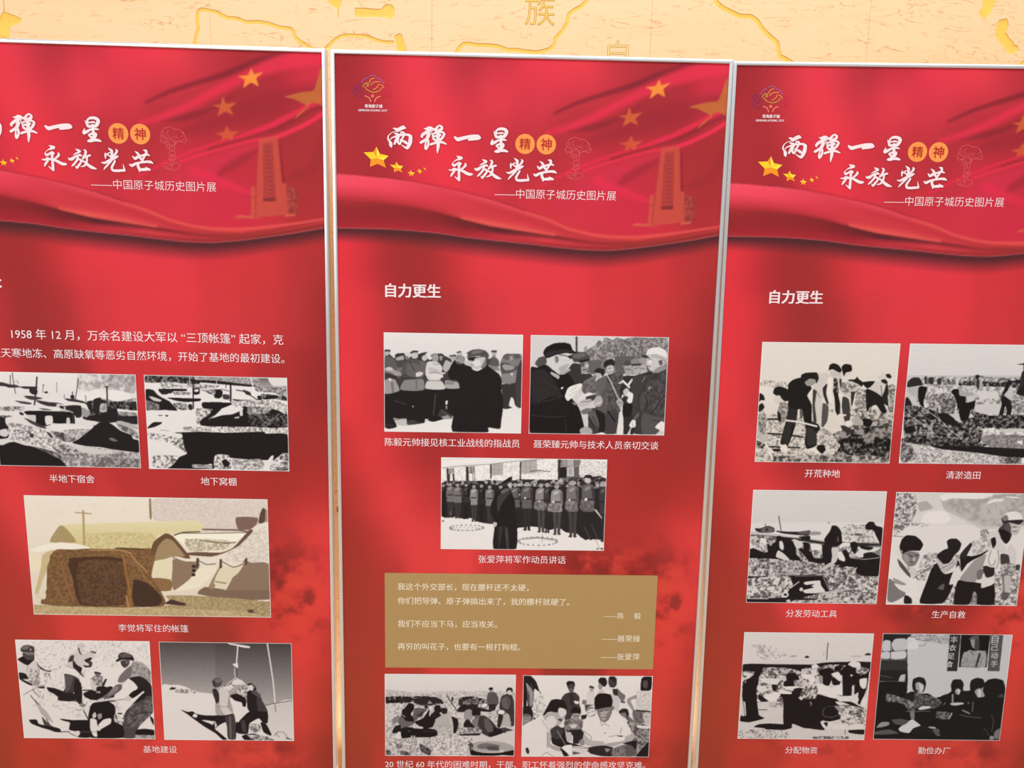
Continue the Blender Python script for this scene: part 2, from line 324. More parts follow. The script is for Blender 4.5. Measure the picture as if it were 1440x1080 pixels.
CLOUD = [[[530.9,167.4,0.7],[526.9,167.5,0.7],[522.9,171.4,0.7],[519.1,177.4,0.7],[517.2,181.3,0.7],[518.3,186.2,0.7],[515.4,191.1,0.7],[515.5,194.1,0.7],[518.7,198.9,0.7],[522.8,199.8,0.7],[528.8,197.7,0.7],[531.8,194.7,0.7],[537.8,193.6,0.7],[541.8,191.5,0.7],[540.7,187.6,0.7]],[[529.9,167.9,0.7],[536.9,165.3,0.7],[543.1,167.1,0.7],[547.2,169.9,0.7],[555.3,169.7,0.7],[562.5,172.5,0.7],[567.7,177.3,0.7],[570.9,182.1,0.7],[570.6,188,0.7],[574.3,190.8,0.7],[572.4,194.8,0.7],[569.5,197.8,0.7],[559.2,196,0.7],[551.1,194.3,0.7],[546,193.4,0.7]],[[523.6,175.3,0.7],[523.8,182.2,0.7],[527.5,187,0.7],[533.7,189.8,0.7],[540.7,189.1,0.7]],[[519.3,183.2,0.7],[522.4,188,0.7],[528.6,191.8,0.7],[532.8,194.7,0.7]],[[517.5,193,0.7],[522.7,196.8,0.7],[528.8,197.2,0.7]],[[535.2,173.1,0.7],[530.7,176.1,0.7],[530.9,182,0.7],[536.6,185.8,0.7]],[[550.6,181.6,0.7],[552.9,187.4,0.7],[556,189.3,0.7]],[[542.6,183.7,0.7],[545.7,186.5,0.7],[550.8,187.4,0.7]],[[563.6,175.4,0.7],[567.8,179.2,0.7],[565.9,183.2,0.7],[562,186.2,0.7]],[[556.2,197.1,0.7],[563.2,193,0.7],[570.2,189.9,0.7]],[[546,193.9,0.7],[547.1,198.3,0.7],[551.2,198.2,0.7],[554.2,196.6,0.7]],[[528.8,197.7,0.7],[529.5,202.6,0.7],[528.1,206.5,0.7],[531.3,210.4,0.7],[534.9,212.3,0.7],[536,217.2,0.7]],[[532.9,198.6,0.7],[535.1,202.4,0.7],[540.2,204.3,0.7],[546.2,202.2,0.7],[549.3,201.2,0.7],[550.2,198.2,0.7]],[[541.9,193.5,0.7],[545.1,197.3,0.7],[549.2,200.2,0.7]],[[529.5,202.6,0.7],[534.1,204.4,0.7],[537.3,208.3,0.7],[533.3,210.8,0.7]],[[549.3,201.2,0.7],[546.9,206.1,0.7],[547.1,212,0.7],[545.7,216.9,0.7]],[[540.3,208.2,0.7],[541.1,216.1,0.7]],[[537.3,208.3,0.7],[542.3,206.2,0.7],[546.8,205.1,0.7]],[[535.6,218.1,0.7],[540.6,216.1,0.7],[546.8,217.9,0.7],[547.9,222.8,0.7],[544,226.8,0.7],[540,227.9,0.7],[534.8,226,0.7],[533.7,222.1,0.7],[535.6,218.1,0.7]],[[536.8,224,0.7],[541.9,225.9,0.7],[543.9,222.9,0.7]],[[535.3,227,0.7],[535,231,0.7],[532,235,0.7],[535.1,236.4,0.7],[542.2,234.7,0.7],[548.3,233.6,0.7],[548.1,228.7,0.7],[544,227.8,0.7]],[[535,232.9,0.7],[541,230.3,0.7],[546.1,227.8,0.7]],[[536.2,236.8,0.7],[537.5,245.7,0.7]],[[540.2,236.8,0.7],[540.5,244.6,0.7]],[[543.3,235.7,0.7],[545.6,244.5,0.7]],[[537.5,245.7,0.7],[532.4,245.8,0.7],[526.2,243,0.7],[521.1,243.1,0.7],[519.7,248.1,0.7],[522.4,252.9,0.7],[526.6,255.8,0.7],[533.7,256.7,0.7],[539.9,258.5,0.7],[545,258.9,0.7],[551,255.3,0.7],[555,251.2,0.7],[556.9,247.3,0.7],[552.7,243.4,0.7],[546.5,242.5,0.7]],[[529.4,248.8,0.7],[529.5,252.8,0.7],[534.7,255.6,0.7]],[[539.6,247.6,0.7],[537.7,251.6,0.7],[542.9,255.5,0.7]],[[532.5,248.8,0.7],[538.5,247.6,0.7],[544.6,244.6,0.7]],[[524.3,248,0.7],[526.6,255.8,0.7]]]
LOGO = [((150,110,190),[[[58.6,60.2,1.3],[60.6,54.5,1.3],[65.9,50,1.3],[70.5,49.3,1.3]],[[92.1,48.8,1.3],[98.6,49.9,1.3],[103.8,54.8,1.3],[107.1,60.3,1.3]]]),((150,110,150),[[[73.1,46.1,1.3],[79,43.5,1.3],[86.2,43.3,1.3],[90.8,45.7,1.3]]]),((225,165,90),[[[75.6,59.2,1.4],[77,54.2,1.4],[80.9,50.3,1.4],[86.8,48.9,1.4]],[[78.8,63.5,1.4],[83.5,58.4,1.4],[90.7,56.3,1.4],[98.6,56.1,1.4]],[[95.9,61.2,1.4],[93.2,67,1.4],[88,71.5,1.4],[83.4,72.6,1.4]],[[99.2,61.8,1.4],[105.1,64.8,1.4],[107.4,69.1,1.4]]]),((200,170,75),[[[61.8,67.7,1.4],[63.8,62.6,1.4],[68.4,59.4,1.4],[73.6,59.9,1.4]],[[65.7,68.2,1.4],[69.6,73.2,1.4],[76.1,76.8,1.4],[84,79.1,1.4],[93.2,77.4,1.4],[99.8,73.1,1.4],[103.1,68.6,1.4]],[[71.6,61.8,1.3],[74.2,64.3,1.3],[71.6,66.8,1.3],[69,64.4,1.3],[71.6,61.8,1.3]]]),((250,150,120),[[[65.5,87.1,1.7],[70.7,88.3,1.7],[75.3,91.9,1.7],[78.3,98.8,1.7]],[[99.7,87,1.7],[93.7,89,1.7],[89.1,92.9,1.7],[86.7,98.6,1.7]],[[82.2,84.2,1.7],[84.8,86.7,1.7],[82.2,89.3,1.7],[79.6,86.8,1.7],[82.2,84.2,1.7]]]),((120,45,110),[[[52.6,62.9,1.1],[44.8,62.4,1.1],[40.1,67,1.1],[44,72.5,1.1],[39.3,77.7,1.1],[40.6,83.9,1.1],[47.1,85,1.1],[49.7,91.3,1.1],[56.3,88.6,1.1],[62.3,82.2,1.1]],[[46.1,63.7,1.1],[49.9,69.9,1.1],[44.6,75,1.1],[51.1,79.9,1.1],[57.7,78.5,1.1],[61.7,74.6,1.1]],[[51.3,64.8,1.1],[56.5,72.2,1.1],[52.5,77.4,1.1]]]),((215,35,80),[[[110.3,64.7,0.9],[116.9,63.2,0.9],[123.4,68.1,0.9],[122.1,74.4,0.9],[126,80.7,0.9],[118.1,87.2,0.9],[110.2,86.1,0.9],[103.6,86.2,0.9]],[[111.6,70.9,0.9],[118.2,72,0.9],[115.5,78.4,0.9],[108.9,79.8,0.9]],[[112.9,74.7,0.9],[116.8,82.1,0.9],[111.5,83.5,0.9]]])]
STARS = [[(89.9,195.5),(97.4,210.8),(117.4,214.9),(106,224.8),(111.2,241.3),(92.6,232.9),(74.8,240.1),(77.1,223.5),(61.3,208.6),(82.9,207.2)],[(134.4,227.4),(139.3,235.1),(149.9,236.4),(144.2,242.8),(148.6,251.1),(138.3,246.6),(129.2,250.6),(129.5,241.8),(120.2,234.2),(130.6,234.6)],[(166.9,244),(169.3,249.4),(176,250.9),(171.3,254.6),(174.4,259.3),(168.2,256.3),(162.8,258.6),(164.6,253.4),(159.9,250),(165,249.1)],[(185.1,240.9),(187.7,245.1),(192.3,246.7),(189.3,249.6),(191.3,253.7),(187.3,251),(184.3,252.1),(184.7,248.4),(181.3,245.9),(184.3,245.2)],[(195.3,236.5),(197.3,239.7),(200,240.5),(199.4,242.6),(202,245.4),(198,243.2),(196,240.4),(194.4,238.8)]]
CIRC = [(424,182.3),(472,182.3)]
CIRC_R = 22
FSTARS = [((242,150,60),[(720.1,37.1),(725.8,49.7),(746.6,43.5),(730.6,57.6),(735.5,74.8),(718.2,66.7),(701,79.9),(705.7,61.3),(690.5,54.7),(713.2,51.6)]),((205,95,55),[(656.2,97.9),(662.6,113.3),(686.3,109.5),(670.8,122.3),(678.7,137.5),(660.4,129.8),(643,140.4),(648.3,122.1),(630.9,117.2),(650.2,115.1)]),((205,85,55),[(662.4,159.3),(669.7,172.1),(690.2,170.5),(677.2,180.5),(673.2,191),(661.8,186.3),(649.7,193),(652.6,182.1),(635.6,177.1),(655.6,173.5)]),((190,110,55),[(872.2,29.9),(877.8,41.4),(879.1,90.2),(877.8,112.6),(865.1,107.6),(850.5,105.8),(831.5,125.4),(810.1,144.2),(822.6,127.8),(839.7,112.4),(825.8,105.3),(809.7,98.2),(790.5,94.8),(829,83.9),(854.5,80.1),(863.2,58.7)])]
CURVE_A = [(-11.9,257.1),(0.8,257.6),(42.4,259.8),(106.4,264.7),(170.6,272.7),(235,283.9),(299.7,296.7),(364.7,312.7),(430,333.6),(477.6,347),(525.5,366.8),(573.4,378.6),(622.9,384.1),(687,383.6),(749.2,376.7),(813,367.4),(873.4,357.4),(906.2,352.7)]
CURVE_B = [(-13.1,322.2),(1.4,321.9),(89.9,320),(154.4,325),(219.1,336.3),(284,352.5),(349.3,367.1),(431,378.3),(495,386.6),(559.2,395),(597.2,399.9),(687.8,402.2),(750,392.8),(813.5,377.1),(875.4,362.9),(906.5,357.5)]
CURVE_C = [(-14,377.6),(0.5,377.3),(89.5,377.1),(154.3,379),(227.4,384),(292.5,392.3),(366.1,398.8),(431.6,404),(495.7,410.1),(559.9,415.2),(624.1,415.5),(688.1,408.6),(750.3,399),(814.2,388.3),(876.2,375.8),(907.3,370.4)]
CPS = [(6,3,150,40,46),(45,5,165,45,50),(92,4,178,50,58),(132,18,212,55,70),(171,24,230,58,75),(207,9,225,58,75),(242,8,205,55,68),(281,-1,148,44,52),(281,41,200,52,66),(360,3,185,47,60),(361,73,228,58,75),(455,25,228,55,75),(457,101,205,55,70),(550,23,232,60,75),(553,99,185,50,62),(645,14,175,48,58),(614,44,205,55,68),(772,5,165,45,55),(837,16,215,48,72),(862,46,200,48,68),(5,111,168,46,53),(76,110,166,46,53),(131,108,200,54,62),(179,107,232,58,72),(234,106,225,58,72),(298,104,205,52,66),(361,103,215,58,72),(425,102,205,52,66),(11,188,172,48,55),(75,186,165,45,52),(131,185,182,48,58),(187,184,224,55,70),(235,183,232,55,72),(282,182,212,52,66),(346,180,188,50,60),(411,179,178,48,58),(491,177,172,48,55),(571,160,165,44,52),(636,174,180,48,58),(11,250,170,48,55),(106,251,165,45,55),(187,246,208,52,65),(251,244,232,55,72),(315,243,210,52,65),(396,241,180,50,58),(492,231,176,48,56),(557,238,190,50,62),(235,276,228,55,70),(332,277,215,55,70),(429,275,200,52,64),(526,270,200,52,66),(574,261,215,50,74),(640,275,205,48,68),(462,319,205,52,65),(560,317,208,52,68),(658,315,212,48,72),(691,330,205,48,68),(610,355,200,50,66),(741,348,200,50,65),(697,95,158,44,50),(744,79,170,46,56),(634,127,165,44,52),(777,93,160,42,50),(823,62,195,46,64),(813,170,160,44,52),(845,153,165,45,52),(736,234,180,50,58),(687,235,190,48,60),(672,259,180,46,58),(832,216,172,52,54),(852,271,158,46,48),(829,303,165,48,50),(856,334,182,50,56),(863,192,165,48,50),(8,432,228,54,68),(40,431,218,54,64),(73,438,190,50,56),(113,438,162,46,48),(170,445,158,48,48),(228,452,165,48,50),(277,443,205,54,60),(334,449,222,58,68),(433,456,224,58,70),(532,462,222,58,70),(630,452,210,55,62),(729,445,205,55,60),(812,432,185,52,56),(861,423,172,50,50),(5,586,226,56,66),(38,586,224,56,66),(75,585,212,56,62),(118,584,172,52,54),(203,583,158,50,50),(270,582,168,52,52),(336,564,208,58,65),(435,579,218,60,68),(535,560,222,60,68),(635,575,208,58,64),(735,557,200,56,60),(803,572,185,54,56),(866,571,158,48,48),(11,754,228,60,66),(56,753,224,60,66),(90,753,192,55,58),(237,716,160,50,50),(439,747,204,56,60),(608,745,200,56,58),(786,742,175,52,52),(829,741,160,48,48),(863,740,150,45,43),(9,909,190,52,52),(51,908,226,62,66),(102,908,216,60,64),(153,907,190,55,56),(204,906,165,50,50),(443,903,185,54,54),(649,918,175,52,52),(718,917,168,50,48),(820,898,163,50,47),(863,897,165,52,50),(13,1015,165,52,47),(50,1014,190,58,55),(84,1014,222,64,66),(136,1013,230,66,70),(187,1012,208,60,62),(225,1012,188,55,55),(670,1006,176,54,50),(756,1005,168,52,47),(826,1004,175,52,50),(866,1004,188,54,52),(11,1122,160,54,45),(49,1122,170,55,50),(101,1121,205,62,62),(153,1111,228,68,70),(205,1120,232,70,72),(229,1120,215,66,68),(674,1115,182,55,53),(761,1104,190,58,56),(813,1095,215,64,62),(857,1094,228,68,68),(48,1185,168,58,48),(109,1179,180,58,54),(205,1175,226,68,68),(274,1177,232,70,70),(379,1173,205,62,62),(484,1181,178,55,50),(624,1170,162,50,45),(729,1169,165,50,47),(808,1168,190,58,55),(852,1167,224,66,66),(9,1287,162,58,47),(65,1287,168,60,48),(96,1286,180,62,54),(787,1280,205,62,56),(823,1279,228,70,64),(862,1279,222,66,66),(7,1419,165,64,48),(64,1418,172,64,50),(794,1412,228,70,62),(830,1412,222,68,64),(866,1412,186,60,52),(134,1461,188,62,52),(276,1460,215,68,62),(419,1459,200,64,58),(562,1458,162,58,48),(742,1457,200,66,60),(9,1572,165,66,48),(71,1572,175,66,50),(439,1570,225,72,66),(802,1567,218,72,64),(838,1567,198,66,56),(869,1567,165,60,46),(7,1710,165,66,48),(133,1709,190,66,53),(296,1709,215,72,65),(479,1708,225,75,68),(662,1707,210,70,62),(790,1706,190,64,55),(867,1706,158,60,46),(5,1810,165,66,48),(133,1810,190,66,53),(297,1809,215,72,65),(481,1808,225,75,68),(665,1808,210,70,62),(795,1807,190,64,55),(860,1807,158,60,46)]
SOFT = [((125,38,48),0.8,4.8,[[851.3,-5.6,4.8],[811.6,-1.7,8],[773.9,8.3,11.2],[725.3,26.1,14.3],[678.3,45.4,12.8],[631.1,61.7,11.2],[583.7,76.5,9.6],[536.4,92.9,8],[489.1,115.4,4.8]]),((120,38,48),0.5,4.8,[[680.6,95.6,3.2],[617.8,130.8,12.8],[570.2,144.2,16.1],[522.3,153,6.4]]),((226,50,76),0.8,8,[[883.8,2.6,35.1],[812.6,16.4,35.1],[749.8,36.1,28.7],[687.2,64.9,22.4],[632.3,92.1,19.2],[585.3,117.7,17.6],[529.9,142.1,16],[474.3,158.7,9.6]]),((150,42,52),0.6,14.4,[[884.7,67.9,19.3],[809,92.6,32.1],[729.8,117.5,41.8],[666.6,142,41.8],[618.9,158.6,32.2],[571.2,175.1,12.9]]),((222,46,74),0.9,3.5,[[889.2,87.7,4.8],[858,103.8,9.7],[818.9,126.2,11.3],[787.6,142.4,12.9],[756.1,158.6,12.9],[716.4,173.4,11.3],[676.7,188.3,8.1],[636.7,198.5,6.5],[588.8,215.2,6.5],[525,241.6,6.5],[461.1,274.4,6.5]]),((130,40,48),0.6,3.2,[[884.1,109.3,6.5],[843.1,125.7,6.5],[796.1,151.5,8.1],[756.6,167.9,6.5],[716.8,181.2,4.8],[668.9,194.7,4.8],[621,211.4,4.8]]),((232,50,78),0.9,2.4,[[891.2,118.4,8.1],[872.5,129.6,9.7],[844.4,147.3,9.7],[805.1,166.8,9.7],[773.4,179.9,9.7],[741.3,186.9,6.5],[709.2,192.3,4.8],[661.3,205.8,4.8],[605.3,222.6,4.8],[557.3,239.3,4.8]]),((205,50,72),0.8,9.6,[[733.8,198,9.7],[670.1,222.8,25.9],[606.4,252.4,38.9],[542.8,293.2,32.5],[494.7,318,16.3]]),((150,42,52),0.6,8,[[726.3,210.6,6.5],[686.9,235,19.5],[655.2,254.5,16.2],[639.6,270.6,6.5]]),((222,48,76),0.8,6.4,[[590.5,260.6,22.7],[640,280.1,19.5],[681.4,295,16.3],[714.5,303.9,6.5]]),((150,44,52),0.5,6.4,[[878.1,168.3,16.2],[850.4,247.2,19.6],[786.5,272.2,8.2]])]
SOFT2 = []
MONU = [((198,82,66),0.8,0,[(733.1,184.5),(773.4,179.2),(780.2,278.3),(789.6,280.3),(793.3,348.2),(720,358.1),(722.3,315.9),(724.7,280.6),(729.8,221.4)]),((200,86,68),0.8,0,[(711.6,289.6),(722.4,289.4),(719.3,358.1),(709.7,356.6),(710.5,325)]),((150,52,50),0.7,3,[(722,290.5),(720.5,324.8),(719.3,357.7)]),((150,52,50),0.7,3,[(710.9,313.9),(721.7,311.5)]),((168,58,56),0.8,0,[(741.3,195.1),(762.3,192.5),(766.7,319.4),(738.1,321.3),(739.1,273.7),(739.7,225.5)]),((120,44,46),0.8,2,[(791,289.1),(812.8,293),(815.7,345.1),(794.1,346.6)]),((130,40,44),0.5,1,[(776.4,194.3),(781.9,196.4),(788.1,277),(780.8,276.7)]),((206,92,74),0.9,0,[(669.9,359.8),(681.5,352.7),(691.7,353.4),(707.8,354.4),(721.6,358.1),(753.6,358.8)]),((206,92,74),0.9,0,[(785.1,348.3),(809,347),(809.2,351.4),(785.4,355)]),((128,46,50),0.9,0,[(737.7,314.5),(766.3,312.8),(766.3,320.3),(738.1,321.3)]),((140,46,52),0.8,3,[(745.8,203.2),(755.8,200.9),(750.9,205.7)]),((190,86,78),0.5,3,[(746.7,200.2),(755.1,199.6)]),((140,46,52),0.8,3,[(746.2,212.3),(756.3,210),(751.3,214.8)]),((190,86,78),0.5,3,[(747.2,209.3),(755.5,208.7)]),((140,46,52),0.8,3,[(746.7,221.5),(756.7,219.1),(751.8,224)]),((190,86,78),0.5,3,[(747.7,218.4),(756,217.8)]),((140,46,52),0.8,3,[(747.2,230.6),(757.2,228.2),(752.3,233.1)]),((190,86,78),0.5,3,[(748.1,227.5),(756.5,226.9)]),((140,46,52),0.8,3,[(747.6,239.8),(757.7,237.4),(752.7,242.3)]),((190,86,78),0.5,3,[(748.6,236.7),(756.9,236.1)]),((140,46,52),0.8,3,[(748.1,248.9),(758.1,246.5),(753.2,251.4)]),((190,86,78),0.5,3,[(749.1,245.8),(757.4,245.2)]),((140,46,52),0.8,3,[(748.5,258.1),(758.6,255.7),(753.7,260.6)]),((190,86,78),0.5,3,[(749.5,255),(757.9,254.4)]),((140,46,52),0.8,3,[(749,267.3),(759.1,264.9),(754.1,269.8)]),((190,86,78),0.5,3,[(750,264.2),(758.3,263.6)]),((140,46,52),0.8,3,[(749.5,276.5),(759.6,274.1),(754.6,279.1)]),((190,86,78),0.5,3,[(750.5,273.4),(758.8,272.8)]),((140,46,52),0.8,3,[(749.9,285.8),(760,283.3),(755.1,288.3)]),((190,86,78),0.5,3,[(750.9,282.7),(759.3,282)]),((140,46,52),0.8,3,[(750.4,295),(760.5,292.6),(755.5,297.5)]),((190,86,78),0.5,3,[(751.4,291.9),(759.8,291.3)]),((140,46,52),0.8,3,[(750.9,304.3),(761,301.8),(756,306.8)]),((190,86,78),0.5,3,[(751.9,301.1),(760.2,300.5)]),((140,46,52),0.8,3,[(751.3,313.5),(761.5,311.1),(756.5,316.1)]),((190,86,78),0.5,3,[(752.3,310.4),(760.7,309.8)])]
SMOKE = [(776.13, 1233.08, 100.0, 120.0, 0.6, 0.08), (623.61, 1169.98, 120.0, 55.0, 0.6, -0.25), (688.1, 1703.33, 120.0, 70.0, 0.6, -0.2), (805.11, 1311.28, 80.0, 130.0, 0.4, 0.25), (529.49, 1282.81, 100.0, 60.0, 0.55, -0.4), (313.83, 1629.25, 200.0, 120.0, 0.3, 0.0)]
T_AB = [(15, [(0, (240, 80, 100)), (0.35, (236, 74, 94)), (0.7, (205, 58, 70)), (0.9, (168, 48, 54)), (1, (158, 45, 50))]), (110, [(0, (236, 76, 96)), (0.4, (232, 70, 88)), (0.75, (205, 58, 70)), (0.93, (178, 50, 56)), (1, (160, 44, 50))]), (240, [(0, (216, 64, 80)), (0.3, (212, 60, 74)), (0.7, (205, 56, 68)), (0.9, (190, 52, 60)), (1, (160, 45, 50))]), (345, [(0, (222, 74, 86)), (0.25, (196, 54, 64)), (0.7, (206, 60, 68)), (0.88, (228, 84, 80)), (1, (150, 48, 52))]), (430, [(0, (222, 72, 82)), (0.25, (194, 52, 62)), (0.6, (206, 58, 68)), (0.85, (222, 78, 78)), (1, (130, 44, 50))]), (540, [(0, (222, 76, 80)), (0.4, (186, 52, 60)), (0.7, (200, 58, 66)), (1, (150, 46, 52))]), (680, [(0, (222, 80, 76)), (0.35, (210, 64, 66)), (0.6, (165, 52, 54)), (1, (150, 50, 50))]), (876, [(0, (212, 58, 76)), (0.5, (150, 46, 50)), (1, (196, 60, 64))])]
T_BC = [(15, [(0, (158, 46, 50)), (0.25, (150, 42, 46)), (0.7, (152, 40, 46)), (1, (168, 44, 52))]), (200, [(0, (140, 42, 46)), (0.3, (135, 40, 45)), (1, (168, 42, 52))]), (290, [(0, (104, 38, 42)), (0.4, (124, 38, 44)), (0.75, (158, 42, 50)), (1, (170, 44, 54))]), (370, [(0, (84, 38, 42)), (0.3, (96, 38, 44)), (0.5, (170, 46, 56)), (0.8, (192, 52, 62)), (1, (165, 44, 54))]), (480, [(0, (95, 40, 44)), (0.25, (175, 50, 58)), (0.5, (212, 66, 72)), (0.8, (176, 46, 56)), (1, (150, 42, 50))]), (600, [(0, (150, 46, 50)), (0.4, (182, 54, 60)), (0.75, (150, 46, 48)), (1, (160, 44, 52))]), (740, [(0, (158, 52, 50)), (0.5, (128, 46, 44)), (1, (168, 48, 54))]), (876, [(0, (200, 58, 64)), (0.3, (160, 50, 52)), (0.6, (150, 46, 50)), (1, (172, 48, 56))])]
HEAD_TEXT = {'subtitle': ('——中国原子城历史图片展', 357.4, 634.4, 292.3, -0.006), 'logo_cn': ('青海原子城', 64.6, 104.1, 108.4, 0.03), 'logo_en': ('QINGHAI ATOMIC CITY', 50.1, 115.0, 117.4, 0.03)}
TEXT_L = [('1958 年 12 月，万余名建设大军以 “三顶帐篷” 起家，克', 152.9, 776.0, 634.0, 0.004, 'paragraph_lettering'), ('服天寒地冻、高原缺氧等恶劣自然环境，开始了基地的最初建设。', 102.0, 777.4, 678.7, 0.004, 'paragraph_lettering'), ('：', 135.1, 140.7, 517.6, 0.02, 'heading'), ('半地下宿舍', 213.2, 319.4, 979.5, 0.006, 'caption'), ('地下窝棚', 570.8, 655.5, 979.6, 0.006, 'caption'), ('李觉将军住的帐篷', 352.0, 523.8, 1360.4, 0.006, 'caption'), ('基地建设', 394.4, 479.3, 1692.7, 0.006, 'caption')]
TEXT_M = [('自力更生', 107.6, 236.3, 516.1, 0.03, 'heading'), ('陈毅元帅接见核工业战线的指战员', 104.8, 426.1, 874.9, 0.006, 'caption'), ('聂荣臻元帅与技术人员亲切交谈', 459.4, 760.0, 875.2, 0.006, 'caption'), ('张爱萍将军作动员讲话', 331.6, 545.4, 1166.0, 0.006, 'caption'), ('我这个外交部长，现在腰杆还不太硬，', 133.7, 455.8, 1238.9, 0.006, 'quotation_lettering'), ('你们把导弹、原子弹搞出来了，我的腰杆就硬了。', 133.6, 557.9, 1275.5, 0.006, 'quotation_lettering'), ('我们不应当下马，应当攻关。', 133.4, 380.1, 1335.7, 0.006, 'quotation_lettering'), ('再穷的叫花子，也要有一根打狗棍。', 133.1, 438.7, 1396.0, 0.006, 'quotation_lettering'), ('——陈', 642.9, 695.0, 1310.3, 0.002, 'quotation_lettering'), ('毅', 720.3, 737.2, 1310.6, 0.002, 'quotation_lettering'), ('——聂荣臻', 641.7, 738.1, 1370.8, 0.002, 'quotation_lettering'), ('——张爱萍', 641.7, 739.0, 1419.4, 0.002, 'quotation_lettering'), ('20 世纪 60 年代的困难时期，干部、职工怀着强烈的使命感攻坚克难。', 100.0, 767.5, 1718.0, 0.008, 'caption')]
TEXT_R = [('自力更生', 107.0, 233.5, 515.6, 0.03, 'heading'), ('开荒种地', 221.7, 307.3, 942.5, 0.006, 'caption'), ('清淤造田', 566.4, 650.3, 942.3, 0.006, 'caption'), ('分发劳动工具', 200.3, 328.7, 1306.2, 0.006, 'caption'), ('生产自救', 567.5, 652.2, 1304.7, 0.006, 'caption'), ('分配物资', 224.4, 307.9, 1683.2, 0.006, 'caption'), ('勤俭办厂', 569.0, 652.6, 1680.2, 0.006, 'caption')]
COUPLET = [('丰', 621.3, 639.5, 1371.9, 0.03), ('衣', 619.9, 638.1, 1394.3, 0.03), ('足', 618.4, 636.6, 1416.7, 0.03), ('食', 617.0, 635.2, 1439.2, 0.03), ('自', 725.2, 743.3, 1369.3, 0.03), ('己', 726.9, 745.0, 1391.5, 0.03), ('动', 728.5, 746.7, 1413.9, 0.03), ('手', 730.2, 748.5, 1436.3, 0.03)]
TAPE = (-9.1, 1043.4)
GOLDBOX = (101.9, 1203.9, 774.5, 1453.0)
POSE = [[[-1.3075, 1.753502, 0.440894], [0.99966, 0.025735, -0.004153], [-0.004423, 0.010453, -0.999936]], [[-0.406301, 1.787371, 0.438769], [0.999716, 0.023796, 0.001611], [0.00176, -0.006253, -0.999979]], [[0.489224, 1.818482, 0.439764], [0.999955, 0.003222, 0.008957], [0.008962, -0.001575, -0.999959]]]
PHOTOS_L = [('L1', 'black and white photograph of half-buried dormitories on a slope'), ('L2', 'stark black and white photograph of dugout shelters'), ('L3', 'brown tinted photograph of tents'), ('L4', 'black and white photograph of men digging rocky ground'), ('L5', 'black and white photograph of two men hoisting a load')]
PHOTOS_M = [('M1', 'photograph of a man in dark coat waving before a row of people'), ('M2', 'photograph of men in caps clapping and talking'), ('M3', 'photograph of a man in long coat facing soldiers in rows'), ('M4', 'photograph of people crouching in a field eating'), ('M5', 'photograph of men eating from bowls')]
PHOTOS_R = [('R1', 'photograph of people bending to dig soil'), ('R2', 'photograph of people clearing a muddy stream'), ('R3', 'photograph of people sorting tools on dark ground'), ('R4', 'photograph of three men hauling a rope'), ('R5', 'photograph of a crowd around heaped goods'), ('R6', 'photograph of people at work below a wall portrait')]
